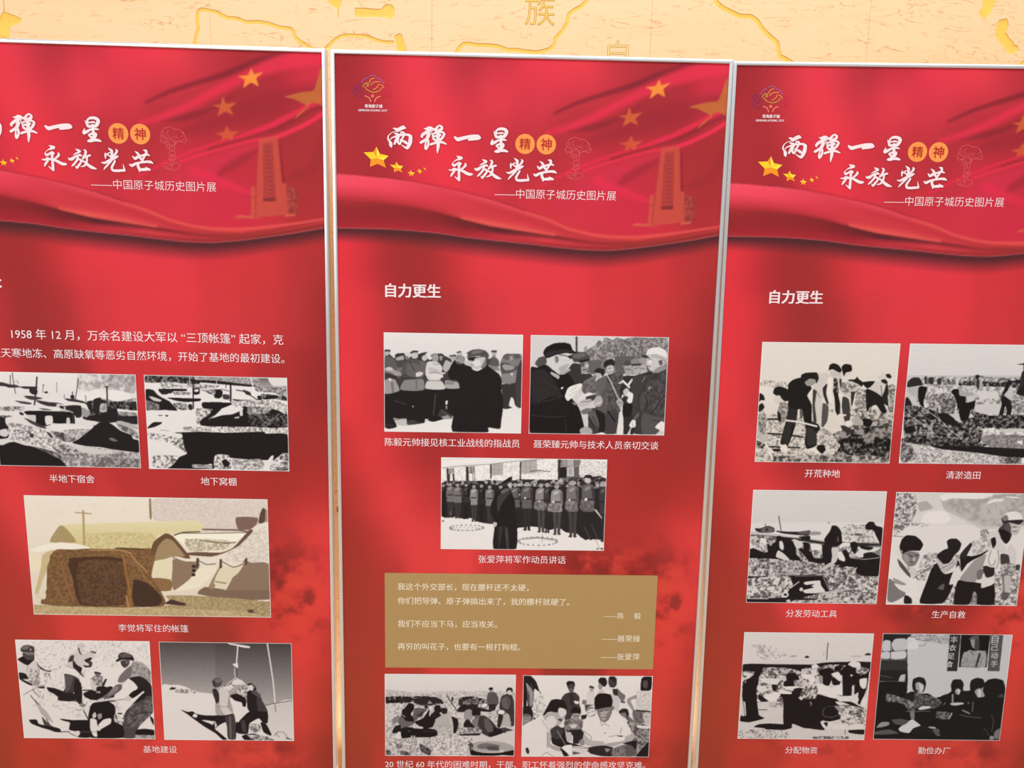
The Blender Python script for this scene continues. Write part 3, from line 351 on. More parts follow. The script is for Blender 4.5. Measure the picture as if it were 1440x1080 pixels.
CARVE_L = [[[-0.8748, 2.1308, 0.0091], [-0.8709, 2.1474, 0.0091], [-0.865, 2.173, 0.0091], [-0.8587, 2.1941, 0.0091], [-0.8612, 2.209, 0.0091], [-0.8576, 2.2328, 0.0091], [-0.8473, 2.2396, 0.0091], [-0.8261, 2.2366, 0.0091], [-0.8075, 2.2323, 0.0091], [-0.7828, 2.2205, 0.0091], [-0.7546, 2.2188, 0.0091], [-0.7297, 2.2105, 0.0091], [-0.7013, 2.2118, 0.0091], [-0.6731, 2.2089, 0.0091], [-0.6418, 2.1993, 0.0091], [-0.615, 2.1972, 0.0091], [-0.6048, 2.1885, 0.0091], [-0.6026, 2.1751, 0.0091], [-0.5858, 2.1635, 0.0091], [-0.5608, 2.1491, 0.0091], [-0.5451, 2.1374, 0.0091]], [[-0.5357, 2.1331, 0.0085], [-0.526, 2.1424, 0.0085], [-0.5163, 2.1532, 0.0085], [-0.4969, 2.1702, 0.0085], [-0.4777, 2.1821, 0.0085], [-0.4524, 2.1839, 0.0085], [-0.4175, 2.1833, 0.0085], [-0.3953, 2.1772, 0.0085], [-0.3668, 2.1695, 0.0085], [-0.3376, 2.1687, 0.0085]], [[-0.1739, 2.1359, 0.0096], [-0.1686, 2.1482, 0.0096], [-0.1623, 2.1589, 0.0096], [-0.1503, 2.1698, 0.0096], [-0.1344, 2.1708, 0.0096], [-0.1184, 2.1681, 0.0096], [-0.0897, 2.1679, 0.0096], [-0.0577, 2.166, 0.0096], [-0.0319, 2.1576, 0.0096], [-0.0063, 2.1582, 0.0096], [0.0161, 2.1551, 0.0096], [0.045, 2.1534, 0.0096], [0.0641, 2.1569, 0.0096], [0.0838, 2.1635, 0.0096], [0.095, 2.1758, 0.0096], [0.0971, 2.1904, 0.0096], [0.1138, 2.2089, 0.0096], [0.1259, 2.2293, 0.0096], [0.13, 2.2503, 0.0096], [0.1439, 2.2626, 0.0096], [0.1627, 2.2721, 0.0096], [0.1756, 2.2852, 0.0096], [0.1823, 2.3008, 0.0096]], [[0.5136, 2.3167, 0.0116], [0.5215, 2.3008, 0.0116], [0.5292, 2.2897, 0.0116], [0.5437, 2.2794, 0.0116], [0.5723, 2.2672, 0.0116], [0.5937, 2.2589, 0.0116], [0.6215, 2.2587, 0.0116], [0.6397, 2.2477, 0.0116], [0.655, 2.2285, 0.0116], [0.6774, 2.2095, 0.0116], [0.6978, 2.1936, 0.0116], [0.7037, 2.1717, 0.0116], [0.7078, 2.1595, 0.0116], [0.7238, 2.153, 0.0116], [0.7385, 2.1451, 0.0116], [0.7534, 2.1348, 0.0116]], [[-0.4856, 2.2512, 0.0027], [-0.4856, 2.2288, 0.0021]], [[-1.3699, 2.2582, 0.0021], [-1.3685, 2.2376, 0.0021], [-1.3707, 2.2198, 0.0021]], [[1.263, 2.3359, 0.0358], [1.2633, 2.3133, 0.0335], [1.2604, 2.2937, 0.0289], [1.248, 2.2745, 0.0254]], [[1.3063, 2.2687, 0.0231], [1.3092, 2.2541, 0.0318], [1.3051, 2.231, 0.0289], [1.3233, 2.2117, 0.026], [1.3415, 2.194, 0.0289], [1.3567, 2.1993, 0.0092]], [[1.3704, 2.1482, 0.0173], [1.3819, 2.1552, 0.0231], [1.4012, 2.1573, 0.0289]]]
CARVE_P = [[[-0.4404, 2.2535], [-0.4105, 2.2536], [-0.3726, 2.2522], [-0.3631, 2.2614], [-0.3505, 2.2656], [-0.3379, 2.2608], [-0.3351, 2.2475], [-0.3373, 2.2341], [-0.3506, 2.2272], [-0.3607, 2.2329], [-0.3886, 2.2325], [-0.4398, 2.2315]], [[-0.3366, 2.1856], [-0.3216, 2.1926], [-0.3121, 2.1778], [-0.3017, 2.1358], [-0.3256, 2.1352], [-0.3306, 2.1623], [-0.3344, 2.1742]], [[-0.514, 2.283], [-0.4825, 2.2838], [-0.4758, 2.2692], [-0.4814, 2.2536], [-0.4862, 2.2494], [-0.4919, 2.251], [-0.5037, 2.259], [-0.5118, 2.2659]], [[-1.3706, 2.2204], [-1.3246, 2.2047], [-1.3357, 2.1905], [-1.3517, 2.1859], [-1.3588, 2.1756], [-1.3664, 2.1366], [-1.4059, 2.1357], [-1.4008, 2.1954], [-1.381, 2.2077]]]
GLYPHS = [('族', 0.013, 2.3006, 0.0805168986083499), ('自', 0.2386, 2.1888, 0.056831683168316834)]
JOINTS = [-3.7787, -3.1883, -2.5979, -2.0075, -1.4171, -0.8267, -0.2362, 0.3542, 0.9446, 1.535, 2.1254, 2.7158, 3.3062, 3.8966]
PH = {}
PH['L1'] = ((99, 723.6, 430.4, 950, 0), '''
G 226 218 20,-9 1164,-34 1150,214 -1,238
G 222 205 1,214 1152,190 1117,812 -54,834
n 140 215 23.5 .5 667,1 1147,-2 1138,150 1022,144 829,117 719,143 658,120
n 120 190 14.1 .45 837,5 1147,-2 1141,110 985,105 907,115
f 226 591,194 656,152 749,150 829,129 858,148 945,126 999,137 1044,168 1058,200 962,226 745,223
n 120 200 9.4 .6 745,215 855,196 947,218 1121,182 1118,231 977,250 821,245
f 50 12,86 81,85 134,100 180,102 210,114 288,112 341,115 344,127 247,133 209,122 132,127 94,116 10,110
l 50 5.5 144,28 138,99
l 50 5.5 161,8 165,99 173,170
l 90 3.1 175,75 198,74 200,98
l 40 10.9 347,39 334,127 321,199 311,256
f 40 282,128 321,123 343,139 337,175 306,176 282,160
l 70 3.9 381,158 390,102
f 50 386,94 397,98 388,114
f 40 393,154 416,148 423,161 399,166
l 60 6.3 662,40 646,128 627,209
l 60 7 611,149 608,193
l 60 3.1 495,76 489,156
f 40 592,178 620,173 622,201 594,202
l 60 3.9 546,171 544,203
l 70 4.7 709,175 710,223
l 40 10.9 877,100 875,164 873,228
l 40 6.3 863,102 892,103
f 60 235,189 305,188 381,206 302,220 257,209
f 70 158,227 239,233 292,244 276,256 214,250
f 50 322,219 417,233 479,240 485,268 415,266 354,247
f 60 -3,254 36,257 35,270 -4,270
n 30 200 9.4 .35 42,277 228,274 218,306 39,310
f 60 324,231 371,230 479,244 540,251 479,236
f 50 544,203 621,205 698,224 705,239 635,229 574,222
f 90 336,283 398,286 444,297 381,299
n 20 130 14.1 .62 697,232 824,205 901,219 1119,223 1107,288 944,275 942,307 1105,320 1101,401 938,372 811,391 690,345 741,279
f 35 713,231 745,215 756,279 778,311 725,287
f 35 769,206 825,189 830,229 817,310 762,311
f 30 816,318 874,276 944,275 946,372 890,389 812,383 696,369 674,345
f 35 956,331 1043,313 1097,336 1093,393 1016,379 946,364
f 40 1048,224 1096,215 1096,272 1054,264
n 80 180 9.4 .5 950,299 1091,304 1097,328 972,331
n 100 200 9.4 .5 821,237 868,236 864,301 809,302
f 150 671,272 702,280 739,311 705,352 667,329
f 35 501,260 539,263 602,254 664,256 671,280 666,345 626,354 599,306 545,291 507,280
f 180 535,267 551,271 545,291 534,287
f 200 478,252 501,256 499,280 480,272
f 25 225,314 272,305 474,305 544,307 594,314 592,399 545,400 498,404 440,402 419,415 379,428 341,417 307,405 312,340 246,338
f 215 385,347 440,343 440,402 388,416
f 200 246,342 312,340 307,405 266,378
f 200 552,356 572,355 576,400 545,400
f 45 594,314 613,330 612,399 592,399
l 90 3.1 506,296 599,306
f 60 221,362 266,378 379,432 385,448 324,433 264,402
f 40 189,319 216,322 222,342 195,339
n 25 160 12.5 .6 -11,351 113,348 136,356 81,365 70,398 98,438 29,423 -18,424
f 28 -12,359 73,365 76,422 101,442 101,486 82,528 19,537 -28,538
f 205 29,464 81,454 93,495 67,520 22,504
n 70 225 8.6 .32 100,405 224,419 354,449 489,528 501,577 404,611 281,581 174,550 97,535
n 50 225 8.6 .42 143,453 297,483 285,532 174,550 130,518
f 60 257,487 288,491 278,524 255,516
f 60 383,473 414,480 435,521 412,513
n 30 160 10.9 .5 415,464 524,478 600,509 613,542 550,551 503,544 459,512
l 120 3.1 599,525 639,508 689,467
l 120 3.1 558,547 614,525
n 110 205 9.4 .5 526,445 714,442 728,474 631,517 568,510 524,478
f 90 756,408 778,420 777,432 754,425
f 222 419,415 529,413 653,418 730,441 620,444 526,454 432,455
f 28 581,559 630,525 696,475 746,433 796,391 859,382 904,405 964,453 1041,484 1055,516 1097,528 1108,622 994,616 876,602 799,587 689,581
f 110 866,512 898,511 936,535 888,536
n 60 170 14.1 .5 929,388 1082,451 1102,515 1026,476 965,445
f 175 921,389 969,371 1108,417 1106,442 1013,419
n 90 195 12.5 .5 563,584 798,595 993,624 1107,630 1100,755 503,766 448,660
f 200 556,575 688,589 798,604 914,626 795,645 638,631
n 60 160 10.9 .5 793,669 1105,680 1100,755 708,762
n 40 200 10.2 .5 421,594 517,568 609,607 637,656 557,674 480,651
f 26 -32,587 38,586 87,564 134,558 203,582 272,593 356,629 432,652 477,692 520,741 488,754 -47,756
n 25 150 9.4 .5 273,589 449,635 523,708 477,692 371,637
''')
PH['L2'] = ((449.7, 723.8, 782.2, 951.3, 0), '''
G 225 222 4,-7 1131,-31 1112,767 -41,789
G 95 165 3,2 472,0 877,8 1114,2 1111,86 875,78 471,25 3,10
n 100 180 8.2 .5 391,1 878,3 876,66 633,38 390,26
f 215 959,6 1114,2 1112,61 998,72
n 20 140 9.8 .6 11,10 148,7 390,26 437,59 372,72 227,55 105,62 8,60
f 30 390,33 552,35 713,53 859,66 843,79 680,70 470,54 389,51
n 60 225 7.4 .4 129,57 372,68 583,72 549,94 435,100 224,96 143,106
n 50 200 7.4 .55 859,79 1111,86 1110,161 996,122 874,116
l 235 4.1 354,2 350,94
l 30 9.8 381,2 376,110 371,261
l 230 4.9 560,27 560,77
l 235 8.2 825,9 839,67 847,133
l 225 4.9 842,96 867,91
f 25 110,111 321,107 320,124 215,126 173,152 132,153
f 35 134,123 223,121 206,143 141,148
f 25 172,177 367,181 432,180 423,201 316,211 236,201
n 60 200 9.8 .5 223,130 353,131 352,152 238,155
f 28 9,118 69,121 100,157 139,182 187,206 217,239 248,280 159,278 44,280 4,277
f 200 30,171 66,175 130,199 113,212 65,204
n 50 140 8.2 .5 8,201 104,233 102,275 4,277
n 30 190 9.8 .5 218,222 316,220 330,270 281,275 233,255
f 28 332,232 360,227 363,269 338,271
f 30 378,101 427,99 425,142 400,151 376,147
f 225 386,110 419,109 414,126 389,128
f 25 536,115 581,105 605,122 595,164 570,177 538,169
l 30 4.9 500,111 598,105 654,116
l 28 13.1 667,49 667,112 663,196
l 30 4.9 632,54 631,92
f 60 604,143 653,146 652,183 607,180
n 40 200 8.2 .5 435,109 548,115 539,148 499,141
f 25 447,209 659,208 675,221 592,256 542,266 493,262 445,255
f 30 676,179 758,185 872,183 872,191 757,194 692,191
l 40 7.4 711,107 776,118 800,134 872,183
f 45 760,102 817,121 824,150 784,139
f 25 873,149 906,149 905,182 876,183
n 25 160 11.5 .65 906,132 1110,153 1109,186 1003,172 913,178
f 30 938,148 1020,142 1036,163 954,173
n 80 225 8.2 .35 676,196 995,180 1100,220 1098,288 952,257 706,245
f 26 426,310 493,275 542,261 592,256 541,308 507,338 590,311 672,301 722,279 755,261 787,277 869,292 951,274 984,252 1033,264 1098,305 1100,398 865,398 619,403 422,395
n 40 200 7.4 .5 789,235 977,240 951,291 892,326 795,294
f 26 760,236 788,239 785,294 758,286
f 215 730,266 754,253 753,308 733,312
f 190 687,326 720,317 728,329 695,334
n 20 120 9 .62 794,302 1098,288 1100,398 824,399
l 200 4.1 490,343 524,316
n 40 225 8.2 .4 396,260 510,266 492,309 433,344 406,387 391,370
f 60 95,319 132,318 123,326 99,325
f 60 153,316 173,317 168,331 154,328
f 30 8,420 56,377 121,375 112,392 62,415 12,428
l 90 2.5 105,438 175,444
n 50 225 7.4 .3 291,410 537,401 783,404 1100,406 1099,441 700,440 453,445 306,444
f 24 215,458 289,453 420,446 617,450 905,436 930,451 1098,451 1103,595 1102,663 882,668 741,662 659,655 527,649 515,744 143,751 194,707 246,654 305,627 283,576 268,542 275,474
f 222 342,717 376,712 442,715 492,705 499,722 490,740 350,740
n 60 200 7.4 .45 351,717 495,714 490,736 354,738
n 50 225 9.8 .35 519,649 544,627 635,634 647,741 515,744
f 26 575,682 609,664 640,707 598,734
n 80 215 7.4 .4 659,655 741,670 882,659 913,745 672,745
l 60 3.3 690,697 774,678 882,668
f 222 914,702 966,632 986,631 972,683 937,753 896,754
n 24 225 13.1 .5 981,666 1099,603 1099,750 954,753
l 225 6.6 971,744 1022,682 1097,672
l 225 5.7 1006,657 1057,613 1099,612
n 24 225 9.8 .5 196,501 271,491 284,559 297,619 266,594 234,577 194,552
f 222 214,467 272,466 270,500 229,500
n 24 225 9.8 .25 10,462 205,492 202,544 8,505
n 24 225 11.5 .3 41,649 239,646 194,715 143,751 36,736
''')
PH['L3'] = ((148.7, 1022.2, 728, 1328.1, 0), '''
G e6ddd0 dcd0c0 -2,-7 1970,-13 1941,1030 -17,1058
n c8bcb4 ddd2ca 7.1 .5 1035,11 1941,2 1933,288 1361,298 1366,192 1025,198
G dfd6b0 cdbf88 302,241 1366,189 1421,236 1362,290 1176,301 1047,318 984,441 684,446 443,449 290,407
n b8a878 d8cc9c 7.1 .5 480,313 991,304 984,441 499,449
F 8c7b5c 987,12 1004,12 1001,184 984,184
l b09c6c 17 462,126 450,404
l a08c64 8.5 401,139 523,147
f a8946c 177,393 243,279 273,249 307,263 390,390
f ece6d8 162,409 262,392 403,405 500,441 357,458 215,453 72,478 10,457
f e6dcc0 7,487 111,516 104,607 29,662 5,609
f c8b48c 112,500 215,453 181,530 43,839 31,808 90,608
f f0ecdc 1168,331 1219,293 1362,290 1761,291 1644,369 1585,415 1527,447 1297,451 1243,391
n 9c8f74 ddd6c4 11.4 .5 1260,345 1616,354 1570,431 1297,451
l 6b5a44 11.4 1175,316 1248,292 1376,285
l 6b5a50 12.8 1406,264 1691,265 1776,283
l 6b5a44 5.7 1219,300 1504,295 1747,284
l 7b6a54 9.9 1373,358 1572,378 1658,369
f 7d6358 1673,157 1844,157 1835,214 1777,261 1684,255
f 5a4640 1850,199 1866,123 1889,75 1913,93 1900,198 1871,206
f 9c8878 1910,93 1938,107 1934,258 1906,228
f e4dcd0 1467,509 1584,446 1717,337 1806,245 1893,198 1938,212 1932,532 1810,550 1747,505 1717,551 1608,583 1537,539 1492,601 1406,587 1351,534 1265,535 1166,514 1152,499 1280,512
n c0b4a8 e6ded4 8.5 .45 1613,430 1906,228 1926,532 1782,535 1580,538
f 6b5444 1268,466 1354,457 1540,459 1642,415 1777,261 1805,275 1686,399 1569,462 1467,494 1324,488 1253,482
f 8b7564 1725,520 1782,542 1926,548 1926,842 1771,860 1482,833 1571,777 1634,660
f 7d6858 1338,820 1399,757 1557,777 1571,785 1928,780 1925,858 1626,865
f e8e0cc 1137,799 1286,696 1362,603 1436,571 1506,600 1430,694 1356,757 1224,790
f 9c8468 1428,756 1521,585 1551,569 1518,662 1470,771
f dcd2b8 1536,585 1636,583 1732,535 1678,629 1604,692 1557,777 1472,724
l 7b6a54 8.5 1487,709 1573,723
l 60503c 7.1 1351,526 1421,563 1494,555
l 60503c 7.1 1552,538 1636,583 1724,551
l 70604c 7.1 1152,506 1250,543 1351,542
f 8c7660 1151,522 1265,543 1364,557 1348,603 1272,697 1152,791 1134,730
l 5a463c 22.7 1352,519 1346,588
l 5a463c 19.9 1538,523 1533,585
l 5a463c 19.9 1742,512 1738,551
e 3c2c2c 1317,580 17,14.2
e 3c2c2c 1316,616 17,14.2
e 3c2c2c 1311,653 17,14.2
f 6b5038 985,425 1016,364 1105,302 1161,324 1215,391 1268,466 1295,512 1252,513 1181,498 980,517
f a08868 1001,517 1042,409 1103,348 1159,362 1226,452 1252,497 1152,499 1065,531 991,563
f e0d8b8 985,547 1144,522 1128,699 1028,685 979,655
f 8c6a48 971,686 1128,699 1123,792 993,794
f 7a5a3c 168,515 230,453 357,451 670,443 728,430 927,434 984,441 971,670 1037,793 1075,886 1044,933 754,945 322,944 65,924 117,807 173,637
f 6d5139 211,514 397,496 724,491 808,520 826,704 813,921 323,928 242,867 287,635
n 5c4230 8c6a44 7.1 .5 200,469 983,456 971,670 1045,918 322,944 124,900
f 4c3428 323,527 751,521 763,797 727,922 381,927 339,711
n 46302a 6c5038 8.5 .5 392,557 749,551 742,906 396,911
f 46322a 826,704 939,733 1048,855 1015,926 813,929
l 9c6c3c 14.2 753,490 770,674 792,797 775,953
l b0885c 12.8 760,844 774,984
l b08858 9.9 499,456 727,452 811,474 837,519 917,610 938,632
l 9c7c50 7.1 849,550 914,671 995,763
l 8c6044 19.9 250,559 282,712 327,881
l 3c2c24 5.7 699,433 927,442
f d8d0b8 41,870 103,807 114,853 97,885
l d0c4a0 7.1 96,715 41,870
n 8c7a58 b8a47c 7.1 .5 0,933 753,961 1131,916 1078,839 1338,835 1925,881 1927,1018 -2,1014
n a08c68 c8b48c 7.1 .5 -1,948 1130,948 1768,970 1766,1020 -2,1014
f 4c3830 1067,909 1119,870 1190,892 1234,899 1232,923 1131,916
f 5c483c 1739,954 1783,946 1797,977 1922,983 1753,978
l 7b6a54 5.7 1783,954 1857,906 1925,873
''')
PH['L4'] = ((97.2, 1395.4, 426.2, 1664.3, 0), '''
G 226 222 -2,-15 1149,-31 1098,929 -48,940
n 120 225 8.3 .05 143,19 1098,6 1106,315 704,228 360,415 235,417 192,235
n 120 225 8.3 .08 160,326 770,502 831,734 505,719 263,601 96,603
f 26 8,178 50,151 92,136 146,136 142,181 115,218 77,229 37,205
f 70 53,119 143,118 145,145 130,181 89,182 58,155
f 60 38,83 66,54 108,48 148,64 153,95 146,131 101,127 70,114 45,110
f 120 74,114 148,113 151,128 125,138 84,135
f 110 43,83 74,56 124,55 88,91
e 200 122,89 6.7,7.5
f 210 12,210 45,218 84,236 146,181 182,253 171,390 111,418 72,391 17,355 6,292
f 30 9,296 62,305 83,354 33,355 105,395 111,414 71,400 9,355
l 60 3.3 85,227 86,373
l 60 5 114,281 163,285
l 80 3.3 117,290 120,354
l 90 3.3 161,199 178,299
n 70 210 8.3 .3 74,264 172,271 162,399 89,382
f 150 114,382 169,363 170,399 128,418
f 70 161,199 183,235 230,271 275,275 262,288 221,280 182,258
l 150 4.2 263,270 322,260
l 110 5 30,497 91,460 161,418 211,408
f 40 152,427 202,417 209,437 168,436
n 50 210 10 .35 220,298 261,298 258,334 217,335
l 60 4.2 108,455 161,519
l 60 6.7 88,501 139,584 175,657 225,769 249,787
l 130 6.7 126,547 200,657 252,750
f 175 139,584 202,638 252,740 196,713 151,648
f 70 164,695 202,741 240,787 213,815 182,788
f 28 57,724 120,723 134,760 191,778 249,787 306,805 312,838 262,834 213,815 156,797 75,761
f 26 232,787 306,810 310,838 246,829
l 30 6.7 304,833 380,832
l 40 5 379,842 444,879
f 200 429,141 464,114 505,122 537,131 614,94 628,130 576,175 614,220 596,239 530,231 508,313 442,314 373,296 398,232
f 224 390,232 454,259 502,276 499,322 442,314 373,294
f 60 417,196 442,141 471,136 459,186
f 35 460,177 490,222 529,249 518,294 544,331 524,322 486,277 455,241
f 30 539,221 572,230 606,220 604,239 554,244
f 35 551,176 610,152 613,170 574,203
f 70 505,68 521,72 524,104 537,135 515,117
f 205 521,68 550,63 557,85 538,126 522,95
f 195 502,52 528,30 562,36 571,65 534,62 509,68
f 70 606,94 647,102 649,120 613,107
f 60 575,185 616,193 609,230 589,221
l 110 3.3 398,232 454,254
f 60 378,305 442,314 497,349 514,469 508,561 531,588 513,607 458,552 400,553 309,545 329,498 384,424
f 85 384,314 450,323 417,433 381,470
f 30 464,350 511,386 510,524 481,580 447,469
f 200 429,488 447,469 452,525 436,516
f 28 226,426 292,434 357,461 372,470 327,526 288,490 240,463
f 30 330,489 431,470 468,524 400,553 309,535
f 130 490,570 540,579 539,588 513,607 488,598
f 120 589,348 632,320 682,320 696,356 693,402 651,412 611,385
f 200 593,348 613,357 632,449 614,467 591,431
n 60 200 8.3 .5 615,321 690,320 693,411 627,403
f 50 626,279 676,288 679,302 633,307
f 110 633,302 675,302 669,329 640,325
f 40 709,347 726,347 692,420 680,411
f 28 634,421 693,411 741,429 780,484 769,512 702,522 637,504
f 28 522,478 590,449 656,467 669,522 585,532 536,514
l 40 10 524,450 599,449
f 150 631,458 665,458 663,476 630,472
f 26 725,420 767,415 770,502 737,503
f 26 560,523 644,522 643,536 584,537
f 165 929,216 956,180 1029,197 1092,269 1098,388 1045,361 990,316 905,335 861,382 811,373 831,318 885,253
f 110 831,318 893,253 937,225 932,308 870,363 816,373
n 100 180 7.5 .5 947,189 1092,269 1095,370 998,307 931,317
f 95 793,401 844,391 841,437 771,493 701,531 667,550 660,522 722,475
f 130 775,419 817,410 807,447 737,494 721,494
f 200 639,532 686,517 697,540 674,566 642,555
f 50 830,136 853,109 886,104 942,125 953,157 875,149 833,159
f 90 843,131 886,108 942,130 925,148 858,146
f 35 807,182 833,159 891,149 954,148 956,180 915,171 857,172 823,190
f 60 848,181 923,171 912,217 877,244 854,222
f 95 882,172 923,171 904,208 888,208
f 35 905,335 998,316 1054,352 1093,407 1092,499 1038,499 1016,444 937,501 896,492 975,426 945,372
f 26 896,492 940,450 1017,426 1015,453 928,519
f 70 915,593 985,537 1029,499 1092,499 1088,647 1008,723 954,798 940,883 822,884 829,762 843,678
f 30 1005,481 1040,462 1028,518 916,584 851,678 871,631
n 55 110 13.3 .5 914,612 1087,517 1084,647 955,780 845,781
l 30 5.8 893,687 996,648 1080,647
l 30 5.8 870,780 951,705
f 30 1061,676 1093,713 1090,769 1067,722
l 100 5 684,550 860,529
l 40 7.5 725,549 776,547
f 200 861,511 896,496 919,519 901,547 864,538
f 24 549,690 572,597 599,565 650,555 725,549 773,586 778,641 764,735 829,772 826,884 561,887 551,784
f 24 313,712 421,724 555,723 576,784 561,882 452,883 447,832 381,814 394,748 337,730
f 24 634,802 754,763 828,781 822,884 611,886
f 222 564,709 614,718 619,764 642,802 641,820 611,821 612,877 579,868 558,802
f 200 584,671 610,648 616,690 589,709
f 150 625,671 660,661 661,699 635,717
f 222 628,764 673,717 724,703 740,716 729,754 668,792 642,806
f 215 413,832 464,822 471,850 444,879 420,860
l 110 4.2 464,832 607,830
f 24 945,808 1013,798 1092,811 1085,863 933,855
n 90 190 7.5 .5 933,855 1085,858 1083,891 932,888
l 40 8.3 515,635 547,718
l 120 4.2 444,631 528,621
f 40 794,652 832,655 827,667 798,664
n 25 225 10 .25 768,669 843,678 829,762 764,735
''')
PH['L5'] = ((448.9, 1396.3, 777, 1665.8, 0), '''
G 62 178 -3,-9 1112,-24 1098,603 -36,615
G 70 175 -3,-9 464,-15 444,501 -30,507
f 222 -1,408 81,391 139,388 203,405 282,449 412,466 526,491 688,535 876,569 1092,512 1091,915 -28,926
G 200 215 868,578 1092,521 1091,896 858,899
f 40 67,434 85,411 121,415 120,429
n 40 222 8.2 .3 121,420 283,440 282,467 119,460
f 90 270,449 282,454 278,467 270,463
f 225 561,5 593,9 649,17 746,34 741,50 681,43 641,31 584,20
l 225 10.6 649,22 642,97 630,203
f 225 598,195 643,186 643,230 622,221
l 225 5.7 617,230 612,266 618,320
l 50 4.1 627,230 636,275 631,302
l 225 5.7 618,320 563,365 538,392
l 225 5.7 618,320 662,341 710,390
l 225 10.6 892,10 912,182 931,361 942,568
l 40 4.1 939,550 945,627
l 50 5.7 860,569 934,550 1083,521
f 218 597,347 638,328 678,346 710,390 733,435 707,480 658,472 634,436 578,410
n 60 220 9 .45 628,382 718,390 706,498 633,463
f 25 567,482 625,463 690,499 701,526 695,580 670,580 663,544 607,527
f 35 522,392 595,383 611,391 562,414
f 165 422,430 464,411 513,393 545,410 578,401 636,382 652,400 626,436 567,477 562,509 584,590 586,649 519,664 446,655 441,574 443,519 420,475
f 205 480,420 529,410 560,464 547,591 578,645 520,659 481,591
f 45 422,430 455,420 478,474 475,537 450,556 436,501
l 90 4.1 558,500 547,591
l 110 3.3 449,583 555,582
f 215 513,402 579,383 603,400 561,437 529,419
f 75 421,358 442,329 484,321 511,348 497,384 480,402 443,407
f 110 450,335 491,330 507,357 457,366
f 50 429,349 449,375 448,407 432,394
f 30 429,665 519,664 594,649 599,736 517,728 466,756 424,793 400,775 426,729
f 62 519,682 594,654 607,754 602,883 536,883 532,773
f 95 552,682 568,681 569,874 549,874
f 30 712,444 774,430 814,461 836,533 875,623 809,633 734,634 707,589
f 62 788,497 829,515 879,628 800,633
f 80 741,444 782,434 822,470 821,506 772,471
f 30 718,372 751,367 783,398 790,430 766,426 758,399 726,399
f 215 722,390 751,381 766,408 753,435 725,422
f 95 755,372 783,389 774,416
f 27 641,708 701,644 735,625 875,628 872,733 831,724 799,688 723,735 713,790 703,831 653,836 604,818 608,727 632,726
f 60 649,717 683,708 696,808 662,818
f 27 814,724 863,742 902,834 893,848 836,816
f 26 152,615 209,635 250,630 282,653 355,666 437,669 427,719 369,711 320,711 401,747 432,793 528,884 494,893 430,829 350,775 271,712 207,658
f 222 248,667 269,648 289,666 280,689 252,680
f 200 427,710 450,756 432,783
n 40 210 8.2 .4 723,744 813,743 811,816 728,817
f 26 653,855 695,836 761,831 843,862 892,889 759,895 676,891
n 30 215 8.2 .5 695,836 884,861 925,898 759,900
l 60 3.3 926,852 952,815 1002,814 1042,869 1075,883
l 60 3.3 939,824 967,861
f 30 1017,865 1083,883 1033,878
''')
